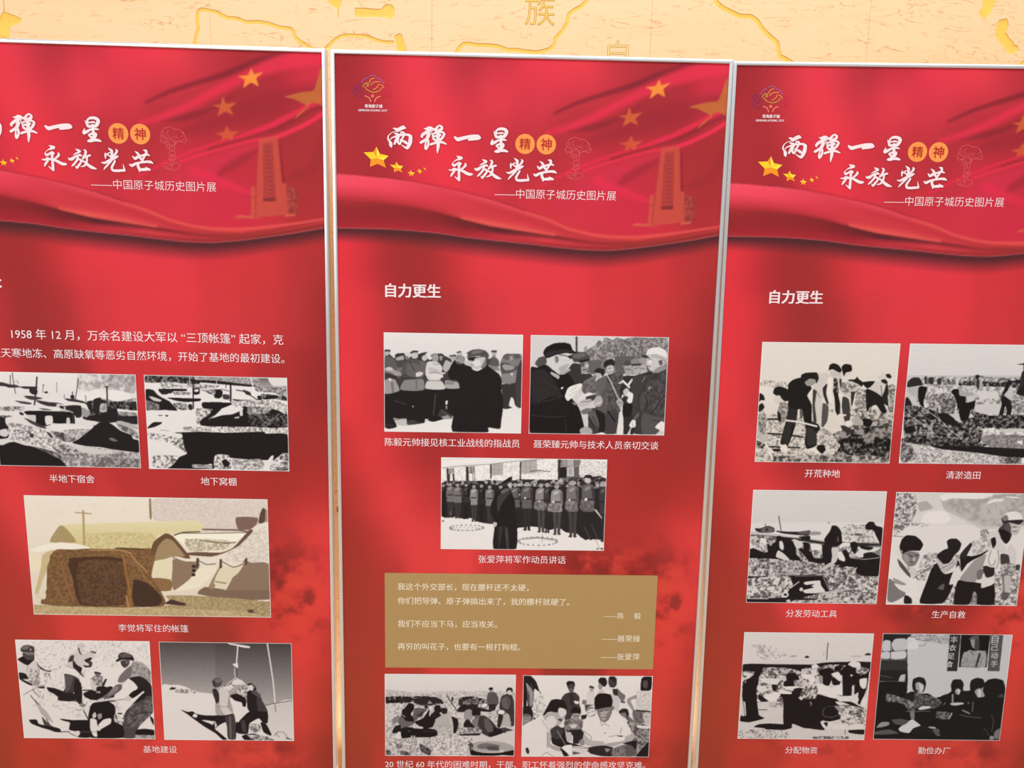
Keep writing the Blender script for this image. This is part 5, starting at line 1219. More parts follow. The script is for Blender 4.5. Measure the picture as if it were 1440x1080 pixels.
PH['M4'] = ((100.3, 1470.1, 429.3, 1694.9, 0), '''
G 222 212 -4,-10 1106,-18 1111,201 -6,208
f 205 -5,190 1110,182 1122,759 -9,764
n 130 215 6 .42 3,145 138,153 306,179 509,159 729,153 1093,155 1094,228 3,236
n 130 215 8.5 .35 3,181 509,187 899,193 1094,238 1099,478 732,480 222,483 1,559
n 90 212 7.7 .3 1,484 222,576 562,555 733,573 718,751 -1,755
n 90 225 6.8 .3 443,556 716,555 718,742 393,743
n 20 180 17 .62 11,210 205,202 442,205 493,269 323,289 247,253 11,268
n 25 160 13.6 .6 628,213 729,199 857,230 849,267 628,259
f 35 11,213 37,210 35,265 11,268
f 40 121,221 159,216 150,272 129,262
f 35 161,212 214,209 214,257 163,258
f 40 247,225 366,201 361,270 307,284 247,262
f 38 391,210 425,207 476,233 493,265 408,261
f 45 619,227 649,227 654,277 620,282
f 38 662,206 729,205 730,240 662,250
l 45 7.7 518,191 560,260 608,333
f 60 560,205 577,214 570,250 556,241
f 35 612,314 645,277 713,240 764,240 781,295 883,322 892,340 731,332 680,342 612,342
f 120 658,250 712,222 704,268 662,273
n 25 140 11.9 .5 696,222 780,231 781,304 696,305
f 85 852,230 864,170 894,152 932,170 954,229 942,285 908,280 866,285
f 40 873,271 934,271 922,326 875,327
f 150 877,138 902,134 900,161 881,161
f 30 868,138 876,118 902,118 904,138 885,143
l 120 5.1 949,193 955,266
f 55 960,303 975,202 1025,174 1068,192 1085,275 1089,459 1061,464 1046,367 986,330
f 95 975,229 1026,192 1052,238 1045,312 994,303
l 35 4.3 1026,201 1049,330
f 30 1016,142 1029,119 1063,121 1072,151 1059,160 1042,137 1021,160
f 205 1025,151 1054,142 1059,165 1044,185 1030,174
f 175 994,340 1020,349 1064,441 1022,464 971,465
e 120 832,285 32.3,23.8,-25
e 222 834,281 25.5,17,-25
e 60 977,344 37.4,25.5
e 225 977,342 30.6,20.4
f 40 956,358 995,377 971,479 945,474
f 150 671,332 713,314 748,350 731,397 707,462 681,453 663,379
f 30 664,443 697,406 758,480 767,517 698,503 664,480
f 120 732,415 774,387 800,443 784,489 741,461
f 55 795,378 833,373 893,414 946,488 930,553 870,563 818,535 783,461
f 28 903,479 988,493 1010,478 1010,525 904,567 870,563
f 90 834,405 868,405 903,461 912,516 869,526 843,479
f 28 731,332 764,313 803,332 803,369 774,378 735,374
f 100 757,373 795,373 783,406 757,397
f 35 688,286 730,268 781,277 764,313 705,318
f 30 645,287 679,277 688,314 654,323
n 60 200 10.2 .45 511,481 801,489 801,554 614,555
f 28 631,546 801,535 793,554 648,557
f 25 553,384 612,407 617,462 596,537 554,518
f 178 430,408 468,371 510,357 553,370 574,444 575,537 520,556 469,556 439,538 417,500 387,473
n 130 200 6.8 .35 443,482 562,481 562,546 443,547
l 225 3.4 540,379 557,453 573,537
l 110 2.6 443,468 562,463
f 35 468,334 476,308 510,304 527,324 519,356 485,361
f 28 412,316 425,283 463,283 476,334 459,352 425,343
f 28 383,371 425,334 476,371 425,408 400,445 383,427
f 25 247,437 324,399 374,316 374,380 425,408 400,482 324,492
f 95 239,354 256,308 332,312 357,325 307,372 256,427 230,409
f 60 264,372 332,335 307,390
e 30 349,296 17,17
e 200 359,290 5.1,5.1
f 25 171,308 205,262 247,280 243,326 213,363 188,372
f 25 141,373 150,322 188,313 239,400 247,446 188,483 137,484
l 225 5.1 150,373 171,391
f 100 107,428 137,377 179,428 239,432 230,465 171,483 137,484
f 130 61,410 120,373 112,437 69,456
f 28 60,530 86,475 133,465 137,521 94,539
f 22 137,493 230,483 392,496 434,510 443,556 375,575 222,576 154,586 137,567
f 200 230,469 315,478 320,496 239,492
f 60 188,511 222,516 205,530
e 200 226,567 6.8,8.5
e 200 247,567 6.8,8.5
l 90 3.4 324,520 426,519
f 215 94,549 120,521 137,558 132,595 94,586
f 20 708,629 752,695 821,713 906,717 992,712 1086,683 1092,740 993,736 907,745 735,740 718,695
f 165 717,648 777,615 905,607 1008,620 1090,655 1086,688 992,707 821,708 743,690
f 110 777,648 854,624 974,647 940,675 803,680
f 80 863,657 948,651 966,693 872,689
f 200 966,689 1009,689 1001,707 966,703
f 60 971,488 1014,483 1083,506 1032,516 1006,534
n 30 120 8.5 .5 717,611 747,638 735,695 717,676
n 25 100 10.2 .4 290,632 392,696 375,743 307,706
n 25 120 10.2 .4 128,698 187,707 222,744 136,740
n 25 120 10.2 .4 8,689 51,708 46,740 8,741
n 50 160 10.2 .5 94,642 145,642 136,679 94,679
''')
PH['M5'] = ((447.4, 1471.3, 775.3, 1695.5, 0), '''
G 226 218 -13,-10 1101,-18 1139,755 3,761
f 30 4,8 66,7 113,60 140,141 128,141 98,123 96,195 85,294 52,295 33,187 7,151
f 25 7,151 37,178 35,295 10,295
f 150 26,70 47,88 90,150 85,267 64,286 58,186
l 200 3.4 35,88 56,268
l 120 3.4 72,79 82,150
l 40 5 136,132 153,168
l 40 3.4 147,240 202,276
l 40 5 167,222 188,240
n 120 225 6.7 .25 95,186 175,186 204,348 96,385
f 60 326,221 349,175 390,153 440,152 479,192 482,265 496,310 430,347 399,438 365,420 352,275
f 45 391,175 424,166 444,265 411,283
f 70 371,76 387,54 429,56 438,85 428,139 411,152 390,139
f 28 365,68 387,51 425,55 438,76 435,103 417,76 388,85 381,117
l 200 4.2 398,126 419,130
f 222 433,231 481,236 469,260 444,254
f 90 428,292 478,283 462,310
f 210 540,147 578,138 608,156 607,264 544,260
f 165 563,111 594,115 595,142 570,147
f 50 556,111 568,91 597,102 600,120 573,111
f 120 510,219 543,228 536,264 502,256
f 80 528,264 603,268 562,282 538,328
f 30 633,39 653,18 694,22 709,65 693,101 664,92 638,66
f 150 638,66 663,83 673,110 649,133 635,101
f 190 617,174 649,137 673,128 691,160 625,182
f 60 717,56 723,11 756,2 786,24 789,82 769,109 731,101
f 35 719,20 752,7 782,33 780,65 745,38
f 215 665,128 706,105 756,110 757,132 707,137
f 200 742,173 782,118 825,145 868,181 866,235 820,235 815,326 763,290
f 110 790,109 833,154 868,181 845,235 801,181
f 45 757,119 799,127 801,181 767,172
f 90 828,226 870,235 862,249 833,244
f 205 955,153 991,130 1079,125 1088,324 966,311
n 170 215 8.4 .3 968,162 1068,161 1075,315 974,307
f 150 886,208 960,171 961,207 912,221 949,307 941,325 888,253
f 26 991,117 995,27 1027,4 1082,9 1084,116 1059,134 1000,135
f 80 1013,45 1046,45 1052,89 1037,121 1010,90
n 60 130 8.4 .45 936,312 1088,324 1081,424 954,425
f 50 966,307 1088,320 1085,333 966,320
f 190 1022,343 1051,329 1085,338 1086,443 1047,434 1029,397
l 60 4.2 1044,370 1061,374
f 40 815,326 848,297 890,303 905,353 894,407 867,362 833,353
f 120 824,344 874,335 885,389 851,371
f 110 892,362 954,416 973,471 915,489
n 40 170 11.8 .5 886,416 1090,452 1089,507 971,618 909,544
f 218 968,453 1086,456 1083,481 999,478
f 150 979,599 1089,507 1095,737 981,738
n 40 170 11.8 .5 974,599 1084,507 1090,617 1016,673
f 28 1024,673 1089,599 1095,742 981,742
f 30 4,295 27,281 69,285 93,340 88,412 47,440 10,458
f 130 8,358 70,358 84,412 43,440 12,458
l 35 5.9 12,367 87,362
l 220 3.4 21,417 55,412
f 60 92,385 117,389 109,412
f 120 358,474 390,401 448,383 516,410 514,473 502,510 435,501 376,511
n 50 150 8.4 .5 365,401 507,401 510,473 367,493
f 25 413,329 424,292 461,283 496,314 493,355 463,342 418,356
f 150 422,347 489,346 482,392 461,415 436,401
l 50 4.2 435,369 485,369
f 200 408,447 467,442 459,478 417,481
f 35 384,502 502,492 537,547 489,620 439,620 436,547 385,529
f 190 372,520 419,520 433,593 387,602
f 130 546,296 579,282 621,300 615,364 565,373 547,346
f 215 551,319 604,296 619,345 582,368 556,364
l 60 4.2 560,337 572,335
l 60 4.2 589,327 601,325
f 40 498,364 548,355 540,391 507,401
f 30 250,512 358,474 387,602 473,630 558,657 727,665 730,720 559,694 440,657 338,658 262,621
f 222 2,513 14,458 88,412 180,380 215,457 251,530 245,622 255,695 273,741 7,747
f 175 217,512 255,548 237,668 220,640
f 165 236,622 270,640 339,667 340,695 289,686 246,658
f 230 339,667 372,639 431,634 436,685 429,722 391,722
f 175 179,375 195,348 270,329 311,293 362,311 375,347 356,392 332,438 308,461 250,493 215,439
f 215 307,302 361,297 375,347 330,383 308,338
f 215 213,384 263,366 298,420 266,475 232,475 206,421
f 70 322,393 344,402 332,420 302,402
f 28 175,366 203,303 242,226 292,215 351,229 378,283 374,311 336,295 307,297 300,338 245,330 212,339 196,357
f 60 241,498 299,456 333,475 359,511 319,584 260,566
l 200 4.2 300,502 336,566 380,644
l 40 7.6 335,676 404,731
f 26 330,658 365,685 408,731 366,741
f 210 431,648 507,646 575,668 559,694 509,722 442,717 428,694
f 90 441,694 509,712 442,724
l 90 3.4 431,653 558,670
f 40 37,669 56,659 70,696 62,724 44,705
l 60 2.5 172,742 213,705 273,741
l 120 3.4 168,403 233,503
l 110 3.4 217,512 220,658
f 224 515,501 525,419 582,373 657,372 718,418 766,353 842,371 895,435 932,508 925,544 892,563 807,527 749,564 692,619 590,601 537,528
l 110 4.2 519,501 588,555 594,592
l 120 4.2 840,526 846,472
l 100 3.4 677,459 702,436 741,463
l 120 3.4 658,391 677,454
f 180 528,528 590,592 691,601 709,628 642,652 557,638 522,592
f 175 884,554 925,535 941,508 960,562 936,599 877,609
f 120 630,300 713,281 763,281 757,344 734,399 701,427 667,409 640,354
f 170 656,327 739,308 715,345 674,354
f 165 657,354 715,354 701,409 671,395
l 35 5 656,322 685,325
l 35 5 702,319 731,313
l 60 4.2 666,381 716,377
f 25 607,264 609,201 641,164 691,160 742,173 761,227 755,281 713,286 655,300 621,309
f 120 755,281 775,276 777,308 760,313
f 228 736,559 773,541 875,545 884,563 851,591 776,614 738,600
l 100 3.4 740,559 807,545 875,554
f 60 807,550 858,545 850,559
f 170 709,628 776,609 852,600 902,581 902,600 811,637 752,656
f 40 575,657 709,637 812,674 781,739 696,739 585,712
n 55 140 7.6 .45 778,665 887,627 964,655 985,738 781,743
f 90 895,627 946,636 979,710 942,738 891,738
f 140 711,665 762,674 729,702
f 28 861,618 978,590 978,682 938,636
f 140 489,602 521,574 540,629 507,639
e 40 708,524 5,5
''')
PH['R1'] = ((97.3, 621.8, 425.8, 915.2, 1), '''
G 218 214 -77,-16 1123,-31 1158,340 -54,354
G 220 200 -56,335 1156,320 1218,993 -14,1008
n 90 215 8.5 .25 9,305 209,322 212,370 12,353
n 60 190 9.5 .45 1025,341 1087,340 1082,553 1044,553
n 50 205 9.5 .5 782,383 877,381 873,555 776,537
n 22 185 14.2 .55 847,585 1083,611 1091,969 638,970 493,833 657,714 758,673
n 22 150 22.8 .6 676,723 1083,670 1091,965 695,959
f 24 840,614 886,599 927,632 911,672 864,672
n 30 200 10.4 .3 509,540 1080,533 1079,621 839,604
n 60 215 8.5 .25 -12,585 479,638 685,831 542,971 13,977
l 50 15.2 86,623 163,622
l 40 13.3 94,740 238,748 373,766
l 50 13.3 101,848 360,855
f 90 337,533 367,542 362,610 343,610
n 25 190 15.2 .5 154,926 826,908 1077,925 1081,970 157,976
n 30 190 11.4 .6 2,800 80,829 54,868 6,859
f 30 993,251 1026,244 1046,264 1039,282 1010,274
f 205 924,275 987,236 1010,284 983,294
f 28 852,372 905,381 985,428 1010,496 1035,553 997,564 944,496 898,516 873,555
f 35 981,380 1019,322 1038,437 1040,505 999,476
f 200 824,315 918,304 974,303 1006,341 985,423 925,390 845,343
f 28 814,315 918,304 884,353 856,362
l 60 4.7 968,342 984,419
f 28 964,294 1001,289 1021,317 1005,327 975,313
f 30 708,295 756,292 773,270 789,291 824,315 817,353 777,325 709,307
l 50 3.8 939,438 900,536
l 215 5.7 1032,418 1047,505
f 195 672,317 728,306 807,344 811,392 765,412 757,537 743,537 730,441 681,422 657,365
n 60 205 11.4 .45 644,317 798,344 784,402 671,422
f 45 735,393 765,402 754,499 744,499
f 60 672,432 721,451 744,557 741,635 708,645 670,519
f 26 643,193 670,169 718,178 729,220 704,235 685,240 668,269 655,240
f 205 680,240 722,230 719,249 697,269 669,278
f 28 580,347 624,298 646,346 633,413 659,500 655,577 627,578 606,442
n 30 150 11.4 .6 575,289 651,288 641,403 592,385
f 200 450,252 525,242 584,279 591,366 587,443 592,501 564,501 519,415 509,540 515,676 461,658 443,541 432,396
f 222 546,280 584,279 581,366 591,491 551,462 533,347
f 60 431,377 460,396 454,502 479,638 456,658 435,502
f 45 506,367 541,328 537,405 562,482 554,501 520,434
l 80 3.8 455,386 493,444
f 80 515,487 565,515 564,627 539,676 519,667
f 28 542,223 548,180 575,165 614,176 645,214 638,241 609,231 570,213
f 190 556,227 619,236 621,269 585,284 564,261
f 190 619,241 647,240 646,279 622,279
l 215 14.2 593,510 638,597 676,655
l 215 11.4 622,279 646,403 669,538 682,616
f 50 672,670 710,669 770,703 778,732 744,732 694,704
f 220 646,577 712,577 704,591 656,592
f 205 739,547 777,547 770,576 746,576
l 70 5.7 777,547 839,604
f 220 708,635 745,625 757,654 720,669
f 170 754,615 800,595 851,633 844,663 786,663
f 27 229,341 264,302 329,283 379,320 420,368 387,426 430,503 440,638 490,657 512,696 486,735 493,833 419,864 396,815 397,697 372,620 357,542 319,543 316,640 295,738 263,836 205,827 202,788 231,641 244,563 235,428
f 42 243,543 319,543 312,640 263,699 233,680
f 50 406,687 475,716 488,824 417,834
f 45 225,699 282,699 263,826 214,817
f 28 328,263 364,244 449,243 467,290 455,329 434,300 396,291 360,320 330,302
f 150 360,320 396,291 439,296 450,319 419,348 381,349
f 32 411,243 454,243 470,290 454,315
f 28 114,400 126,366 173,356 232,380 253,418 247,466 210,476 179,448 120,419
f 205 126,439 169,428 191,476 164,501 130,492
f 130 182,486 240,495 235,563 231,641 173,642 162,544
n 60 190 8.5 .5 172,486 240,495 237,592 180,602
f 30 158,554 188,583 192,641 168,632
l 222 14.2 230,631 345,644 482,677
l 215 9.5 511,686 685,709
f 222 201,842 243,827 265,866 247,886 209,886
f 222 438,864 495,853 536,892 528,907 489,898
f 24 503,833 550,828 568,872 537,902 496,863
f 30 141,867 198,867 209,886 151,887
f 26 312,446 349,436 341,446
f 28 6,411 40,430 52,468 19,469 6,488
f 30 7,508 35,493 53,526 25,566 6,556
f 185 7,585 43,546 75,604 72,701 97,789 71,829 31,800 11,722
n 60 190 9.5 .5 7,585 65,584 75,740 27,741
l 222 13.3 80,819 117,877 146,956
l 222 2.8 907,962 1090,960
''')
PH['R2'] = ((448.5, 621.5, 777, 914.5, 0), '''
G 214 208 -105,-18 1096,-32 1133,271 -77,286
G 190 200 -80,257 1319,240 1418,1019 -8,1036
n 60 205 11.4 .5 27,285 280,262 433,270 563,249 754,266 1319,240 1327,307 3,333
n 22 150 15.2 .68 426,299 568,297 758,304 944,274 1324,279 1336,374 729,382 575,364 433,366
n 70 210 10.4 .3 155,331 1336,374 1361,567 175,543
f 205 576,374 739,382 736,439 581,412
f 198 541,490 759,478 768,555 595,548
n 60 200 8.5 .55 748,381 1340,403 1361,567 861,535
f 40 143,264 158,264 161,321 148,312
f 45 177,273 215,273 216,325 182,316
f 50 245,282 277,277 277,325 250,320
f 60 320,281 350,295 344,324
f 40 11,313 45,275 102,274 136,331 80,341 14,352
f 175 33,352 89,341 111,370 106,418 59,419 17,381
f 22 101,360 122,341 171,350 166,398 154,466 164,524 133,495 109,447
f 28 -3,468 22,429 66,496 59,622 23,642
n 40 200 9.5 .5 173,417 370,396 419,501 313,580 210,504
n 25 150 9.5 .5 299,445 403,443 406,560 311,561
n 20 170 12.3 .62 10,506 163,514 311,561 471,637 649,693 624,811 241,825 36,789
n 25 180 9.5 .6 469,617 637,576 793,613 895,670 707,692 515,695
l 205 4.7 51,438 164,524 296,609 391,696 484,763
l 205 3.8 55,583 156,640 259,717 354,804
l 200 2.8 156,446 249,513 294,629
l 200 2.8 80,641 225,659 372,696 524,773
l 190 2.8 120,563 251,629 399,676 558,733
l 190 2.8 57,700 183,718 346,726 489,803
l 195 2.8 221,426 276,503 298,629
l 190 2.8 118,738 262,747 429,784
f 26 282,561 349,560 410,598 454,656 397,657 317,629
f 24 17,681 91,661 115,709 40,730
f 22 364,386 385,362 423,361 432,395 449,424 443,501 432,540 422,482 391,415
f 22 439,424 486,413 492,471 565,441 564,519 536,529 525,607 469,617 442,540
f 165 430,380 521,384 563,422 556,451 501,471 487,423 438,414
f 195 496,423 552,413 561,451 510,466
f 28 544,250 572,245 579,268 557,283
f 165 558,288 600,282 618,364 575,364
f 50 557,278 581,287 585,364 564,345
f 26 808,285 842,289 841,323 817,323
f 190 794,371 837,332 860,361 855,448 800,419
f 26 767,420 799,415 852,457 865,535 852,622 822,613 827,535 809,497 793,613 767,633 768,555 779,487
f 28 791,342 827,323 813,371 771,420
n 22 140 12.3 .65 598,577 1361,567 1376,684 800,672 628,674
n 22 140 12.3 .6 537,539 694,575 602,606
f 45 906,274 935,197 1311,183 1340,403 940,398 905,341
l 30 9.5 920,150 945,360
f 30 864,158 929,148 1024,153 931,161
f 30 914,341 1333,355 1342,422 913,408
n 110 225 12.3 .3 648,683 743,672 843,710 1374,674 1381,723 846,740 692,732
f 70 740,731 1383,743 1387,772 811,769
n 80 160 8.5 .5 673,732 1386,762 1398,861 722,829
n 90 215 8.5 .35 9,808 436,853 920,886 1413,979 25,976
f 195 96,807 166,836 151,886 92,867
f 26 241,825 432,813 623,801 683,830 1398,861 1407,930 983,925 827,907 631,880 340,854
n 20 120 13.3 .6 15,769 427,764 700,810 626,831 241,825 18,799
n 20 180 11.4 .55 9,799 98,837 137,935 24,966
f 225 937,778 980,777 983,807 949,797
f 225 973,925 1020,915 1026,964 986,955
n 30 160 11.4 .55 828,917 982,915 988,970 833,966
''')
PH['R3'] = ((98.2, 985.6, 426.3, 1279, 0), '''
G 212 206 -70,-18 1117,-32 1148,302 -50,316
f 216 -15,287 1145,273 1160,437 -6,431
n 60 212 9.2 .15 759,287 1083,303 1077,438 770,422
l 60 4.6 849,317 914,317
l 80 2.8 766,372 914,374
n 30 200 9.2 .55 830,363 941,362 942,381 831,383
l 40 3.7 629,274 647,275
f 50 38,327 80,329 143,306 195,325 192,361 82,365 44,349
f 100 94,332 143,316 186,331 183,357 95,358
f 40 124,329 146,328 147,348 125,348
l 50 6.5 225,222 238,284 251,341
l 50 5.5 121,290 123,309
f 38 201,347 266,351 321,355 395,354 491,341 480,385 397,383 304,375 248,366
f 90 395,357 487,344 479,372 406,376
f 150 496,353 575,352 577,378 489,382
f 190 8,359 165,371 361,398 622,424 623,434 353,413 9,378
f 40 9,383 213,395 455,416 642,443 625,458 438,436 214,414 10,402
f 220 463,402 622,424 612,416 472,397
f 45 762,437 1078,452 1079,467 866,469 764,461
f 222 771,441 865,450 829,470 758,500 738,481
f 215 895,479 1080,481 1037,516 965,536 931,576 873,547 907,508
f 30 903,464 1025,482 990,507 924,493
n 60 215 11.1 .3 -6,431 143,459 148,536 -2,509
f 26 -2,509 130,537 221,506 461,503 615,579 875,576 1089,574 1095,968 13,976
n 24 205 12 .42 3,587 600,619 1090,691 1068,760 13,743
n 24 190 10.2 .35 227,604 657,638 664,726 235,721
n 26 215 12 .5 645,726 1084,730 1084,888 674,864
n 24 215 14.8 .38 9,763 359,759 361,927 15,941
n 24 200 12.9 .35 675,874 1087,878 1086,968 346,977
f 26 144,468 187,419 231,390 269,399 326,418 423,484 464,542 507,620 470,620 390,543 334,544 297,544 263,584 224,565 169,565
n 24 200 12.9 .5 10,393 213,400 199,458 32,450
f 220 85,411 136,420 134,464 92,450
f 170 155,430 188,439 182,478 162,468
f 215 244,438 267,438 283,476 281,515 252,496
f 210 240,516 288,544 338,593 320,603 225,574
f 205 353,417 400,427 449,465 424,494 396,504 427,543 467,581 526,629 498,630 439,582 408,533 386,495 365,456
n 24 205 9.2 .4 396,494 517,629 470,630 390,543
f 26 439,445 485,450 502,483 492,542 541,580 617,599 601,628 525,610 464,542
f 222 504,454 588,463 600,502 584,531 518,512
n 40 210 9.2 .45 518,512 629,521 615,579 541,580
f 26 490,387 398,398 436,416 493,425
f 27 612,414 653,346 668,298 709,302 745,345 762,442 745,461 710,481 672,472 624,453
f 90 717,394 729,398 731,442 721,432
f 27 602,463 680,462 693,618 638,638 611,579
f 200 678,491 738,490 736,578 720,617 684,627 688,559
f 220 732,529 759,519 796,577 794,607 746,588
n 40 215 11.1 .35 747,481 830,480 883,557 837,567 778,519
f 26 768,519 804,504 838,577 834,635 789,656 742,656 802,597
f 190 674,618 712,627 624,687 595,677
f 26 828,450 863,431 893,459 888,508 872,542 841,499
f 30 946,536 1010,521 1078,554 1089,583 959,575
l 190 5.5 838,572 959,585 1079,569
l 200 7.4 961,605 875,684
f 26 942,595 1085,584 1084,730 934,722 893,684
f 27 939,295 969,261 1006,263 1027,294 1084,317 1087,457 1063,438 1025,380 1003,332 947,328
f 215 1012,337 1034,380 1067,438 1049,438 1007,381
f 26 329,740 627,726 693,863 620,884 343,937 364,838 482,787
l 170 3.7 394,739 622,731
f 215 482,787 602,774 615,815 657,874 583,885 489,886 469,861 560,835 474,807
f 30 484,817 558,806 522,831
l 140 8.3 627,736 694,868
l 190 9.2 564,885 712,871 888,846
l 205 8.3 364,843 431,788
l 200 7.4 304,848 342,789
l 200 9.2 18,837 119,801
l 200 7.4 65,841 157,811
e 215 326,902 27.7,24
e 40 326,902 14.8,11.1
e 210 454,854 14.8,16.6
f 30 16,946 342,927 568,934 568,944 250,953 17,971
l 200 7.4 15,939 184,939
e 215 835,936 22.2,18.5
e 200 354,957 18.5,12.9
e 210 448,964 18.5,7.4
e 200 743,902 23.1,11.1
''')
PH['R4'] = ((449.4, 987, 778.4, 1279.9, 0), '''
G 205 214 -102,-24 1068,-38 1114,353 -67,368
f 218 -71,329 1110,315 1191,1000 -10,1015
G 165 200 363,56 529,63 675,57 799,13 1072,0 1105,276 741,319 545,216 410,151
n 150 185 27.7 .5 400,55 1073,9 1104,267 736,281 542,187
f 225 396,17 615,5 799,13 711,52 583,53 454,50 384,75 361,37
f 222 751,80 803,51 876,50 878,69 806,79 762,94
f 222 883,31 947,28 1022,38 967,44
f 170 184,96 255,76 316,133 263,152 209,163
f 224 247,181 318,157 411,160 473,226 421,265 274,267 226,249
n 40 215 8.3 .4 2,13 158,20 180,153 137,279 17,376 -4,156
n 60 215 8.3 .25 125,250 303,277 231,297 128,279
l 40 3.7 3,377 91,380
l 45 3.7 19,203 100,183
l 45 3.7 10,299 67,318
n 60 218 9.2 .3 281,528 391,517 384,634 226,735 245,636
n 60 218 9.2 .35 204,695 312,655 321,753 247,754
n 60 215 11.1 .4 874,687 1114,665 1131,971 887,974
n 70 215 11.1 .4 479,830 607,809 586,968 474,969
n 60 180 11.1 .5 705,847 763,866 764,966 708,966
f 60 1043,617 1080,611 1081,660 1038,656
f 222 -9,503 61,560 107,657 170,725 185,794 157,893 154,963 23,964
f 120 4,747 73,786 142,834 157,893 60,954 11,935
f 150 40,737 147,785 158,804 73,795
f 224 54,786 150,814 155,864 96,835
f 30 153,893 205,903 220,962 154,963
f 222 170,735 228,754 287,882 290,961 216,922 155,864 156,785
f 80 62,570 113,618 176,696 189,735 159,716 87,638
f 120 96,540 130,501 234,519 242,558 216,627 161,637 109,579
f 150 106,540 152,540 169,618 130,598
f 175 191,559 210,558 212,588 189,588
l 30 6.5 152,540 186,554
l 30 5.5 208,544 236,539
l 50 5.5 158,598 195,603
f 26 71,463 84,405 118,370 192,374 242,412 264,451 241,500 158,501 113,521 96,531 79,502
f 150 79,497 97,501 99,521 85,521
f 200 161,637 219,656 235,725 187,715
f 150 142,628 172,657 165,676
l 40 3.7 208,740 287,685 382,615 527,574 595,515 661,436
f 30 455,419 481,395 536,394 578,437 565,496 532,535 493,604 438,614 386,556 392,527 444,487 471,477
f 185 386,556 458,624 494,614 568,525 559,613 474,692 435,673 401,615
l 70 3.7 433,653 529,594
l 90 2.8 481,673 549,603
f 150 523,535 579,534 573,574
f 26 391,605 435,673 475,702 546,672 564,574 591,652 548,780 513,800 549,790 521,879 473,959 286,961 296,872 323,773 350,664
f 90 430,811 474,781 470,840 423,831
f 215 537,672 578,622 597,710 567,780 512,790
f 26 570,809 592,750 715,768 772,777 884,776 905,964 764,966 756,886 724,847 699,966 568,968
f 150 599,730 695,582 791,522 775,630 746,709 724,768 621,759
f 110 732,669 805,649 785,728 741,748
f 26 579,534 672,543 744,523 822,473 764,532 694,572 642,612 603,681 587,612
f 205 652,436 721,397 780,338 870,318 917,404 954,491 986,530 952,549 900,501 823,478 744,523 690,533 667,495
n 120 218 10.2 .4 659,417 801,367 813,473 690,533
n 60 210 9.2 .45 722,320 776,309 801,367 739,387
f 40 578,525 651,427 667,446 634,534 620,573
f 26 814,396 849,376 864,434 841,473
f 205 954,491 985,432 1039,500 1042,607 1042,685 988,706 928,667
f 60 911,521 977,530 995,608 964,657 922,618
n 60 200 9.2 .5 921,608 1042,607 1044,705 942,706
f 120 942,706 1025,705 1016,784 1017,873 980,883
f 185 961,716 1017,715 1017,873 989,873
f 90 968,854 1025,863 1004,923 956,913
f 215 782,698 868,629 884,776 831,806 781,817
f 40 775,630 868,629 876,707 813,727
l 215 11.1 814,483 796,571 815,620 859,634 893,609 889,531 870,482
l 90 4.6 829,493 815,571 833,614 866,614 875,570
l 120 6.5 885,492 904,579 888,648
f 60 869,308 893,279 917,250 966,269 985,355 964,413 938,433 896,385
f 190 947,269 1048,263 1048,306 1034,345 1004,360 973,336
f 80 919,259 967,278 973,336 969,375 918,337
l 40 6.5 982,288 1014,287
l 60 5.5 986,326 1023,324
f 40 881,212 915,231 1053,224 1064,239 1030,268 954,249 900,260
f 222 890,212 917,168 971,155 1028,167 1061,219 1007,225 924,231
f 120 885,212 919,183 942,221 907,240
f 26 865,318 906,308 964,336 975,394 948,433 917,404
''')
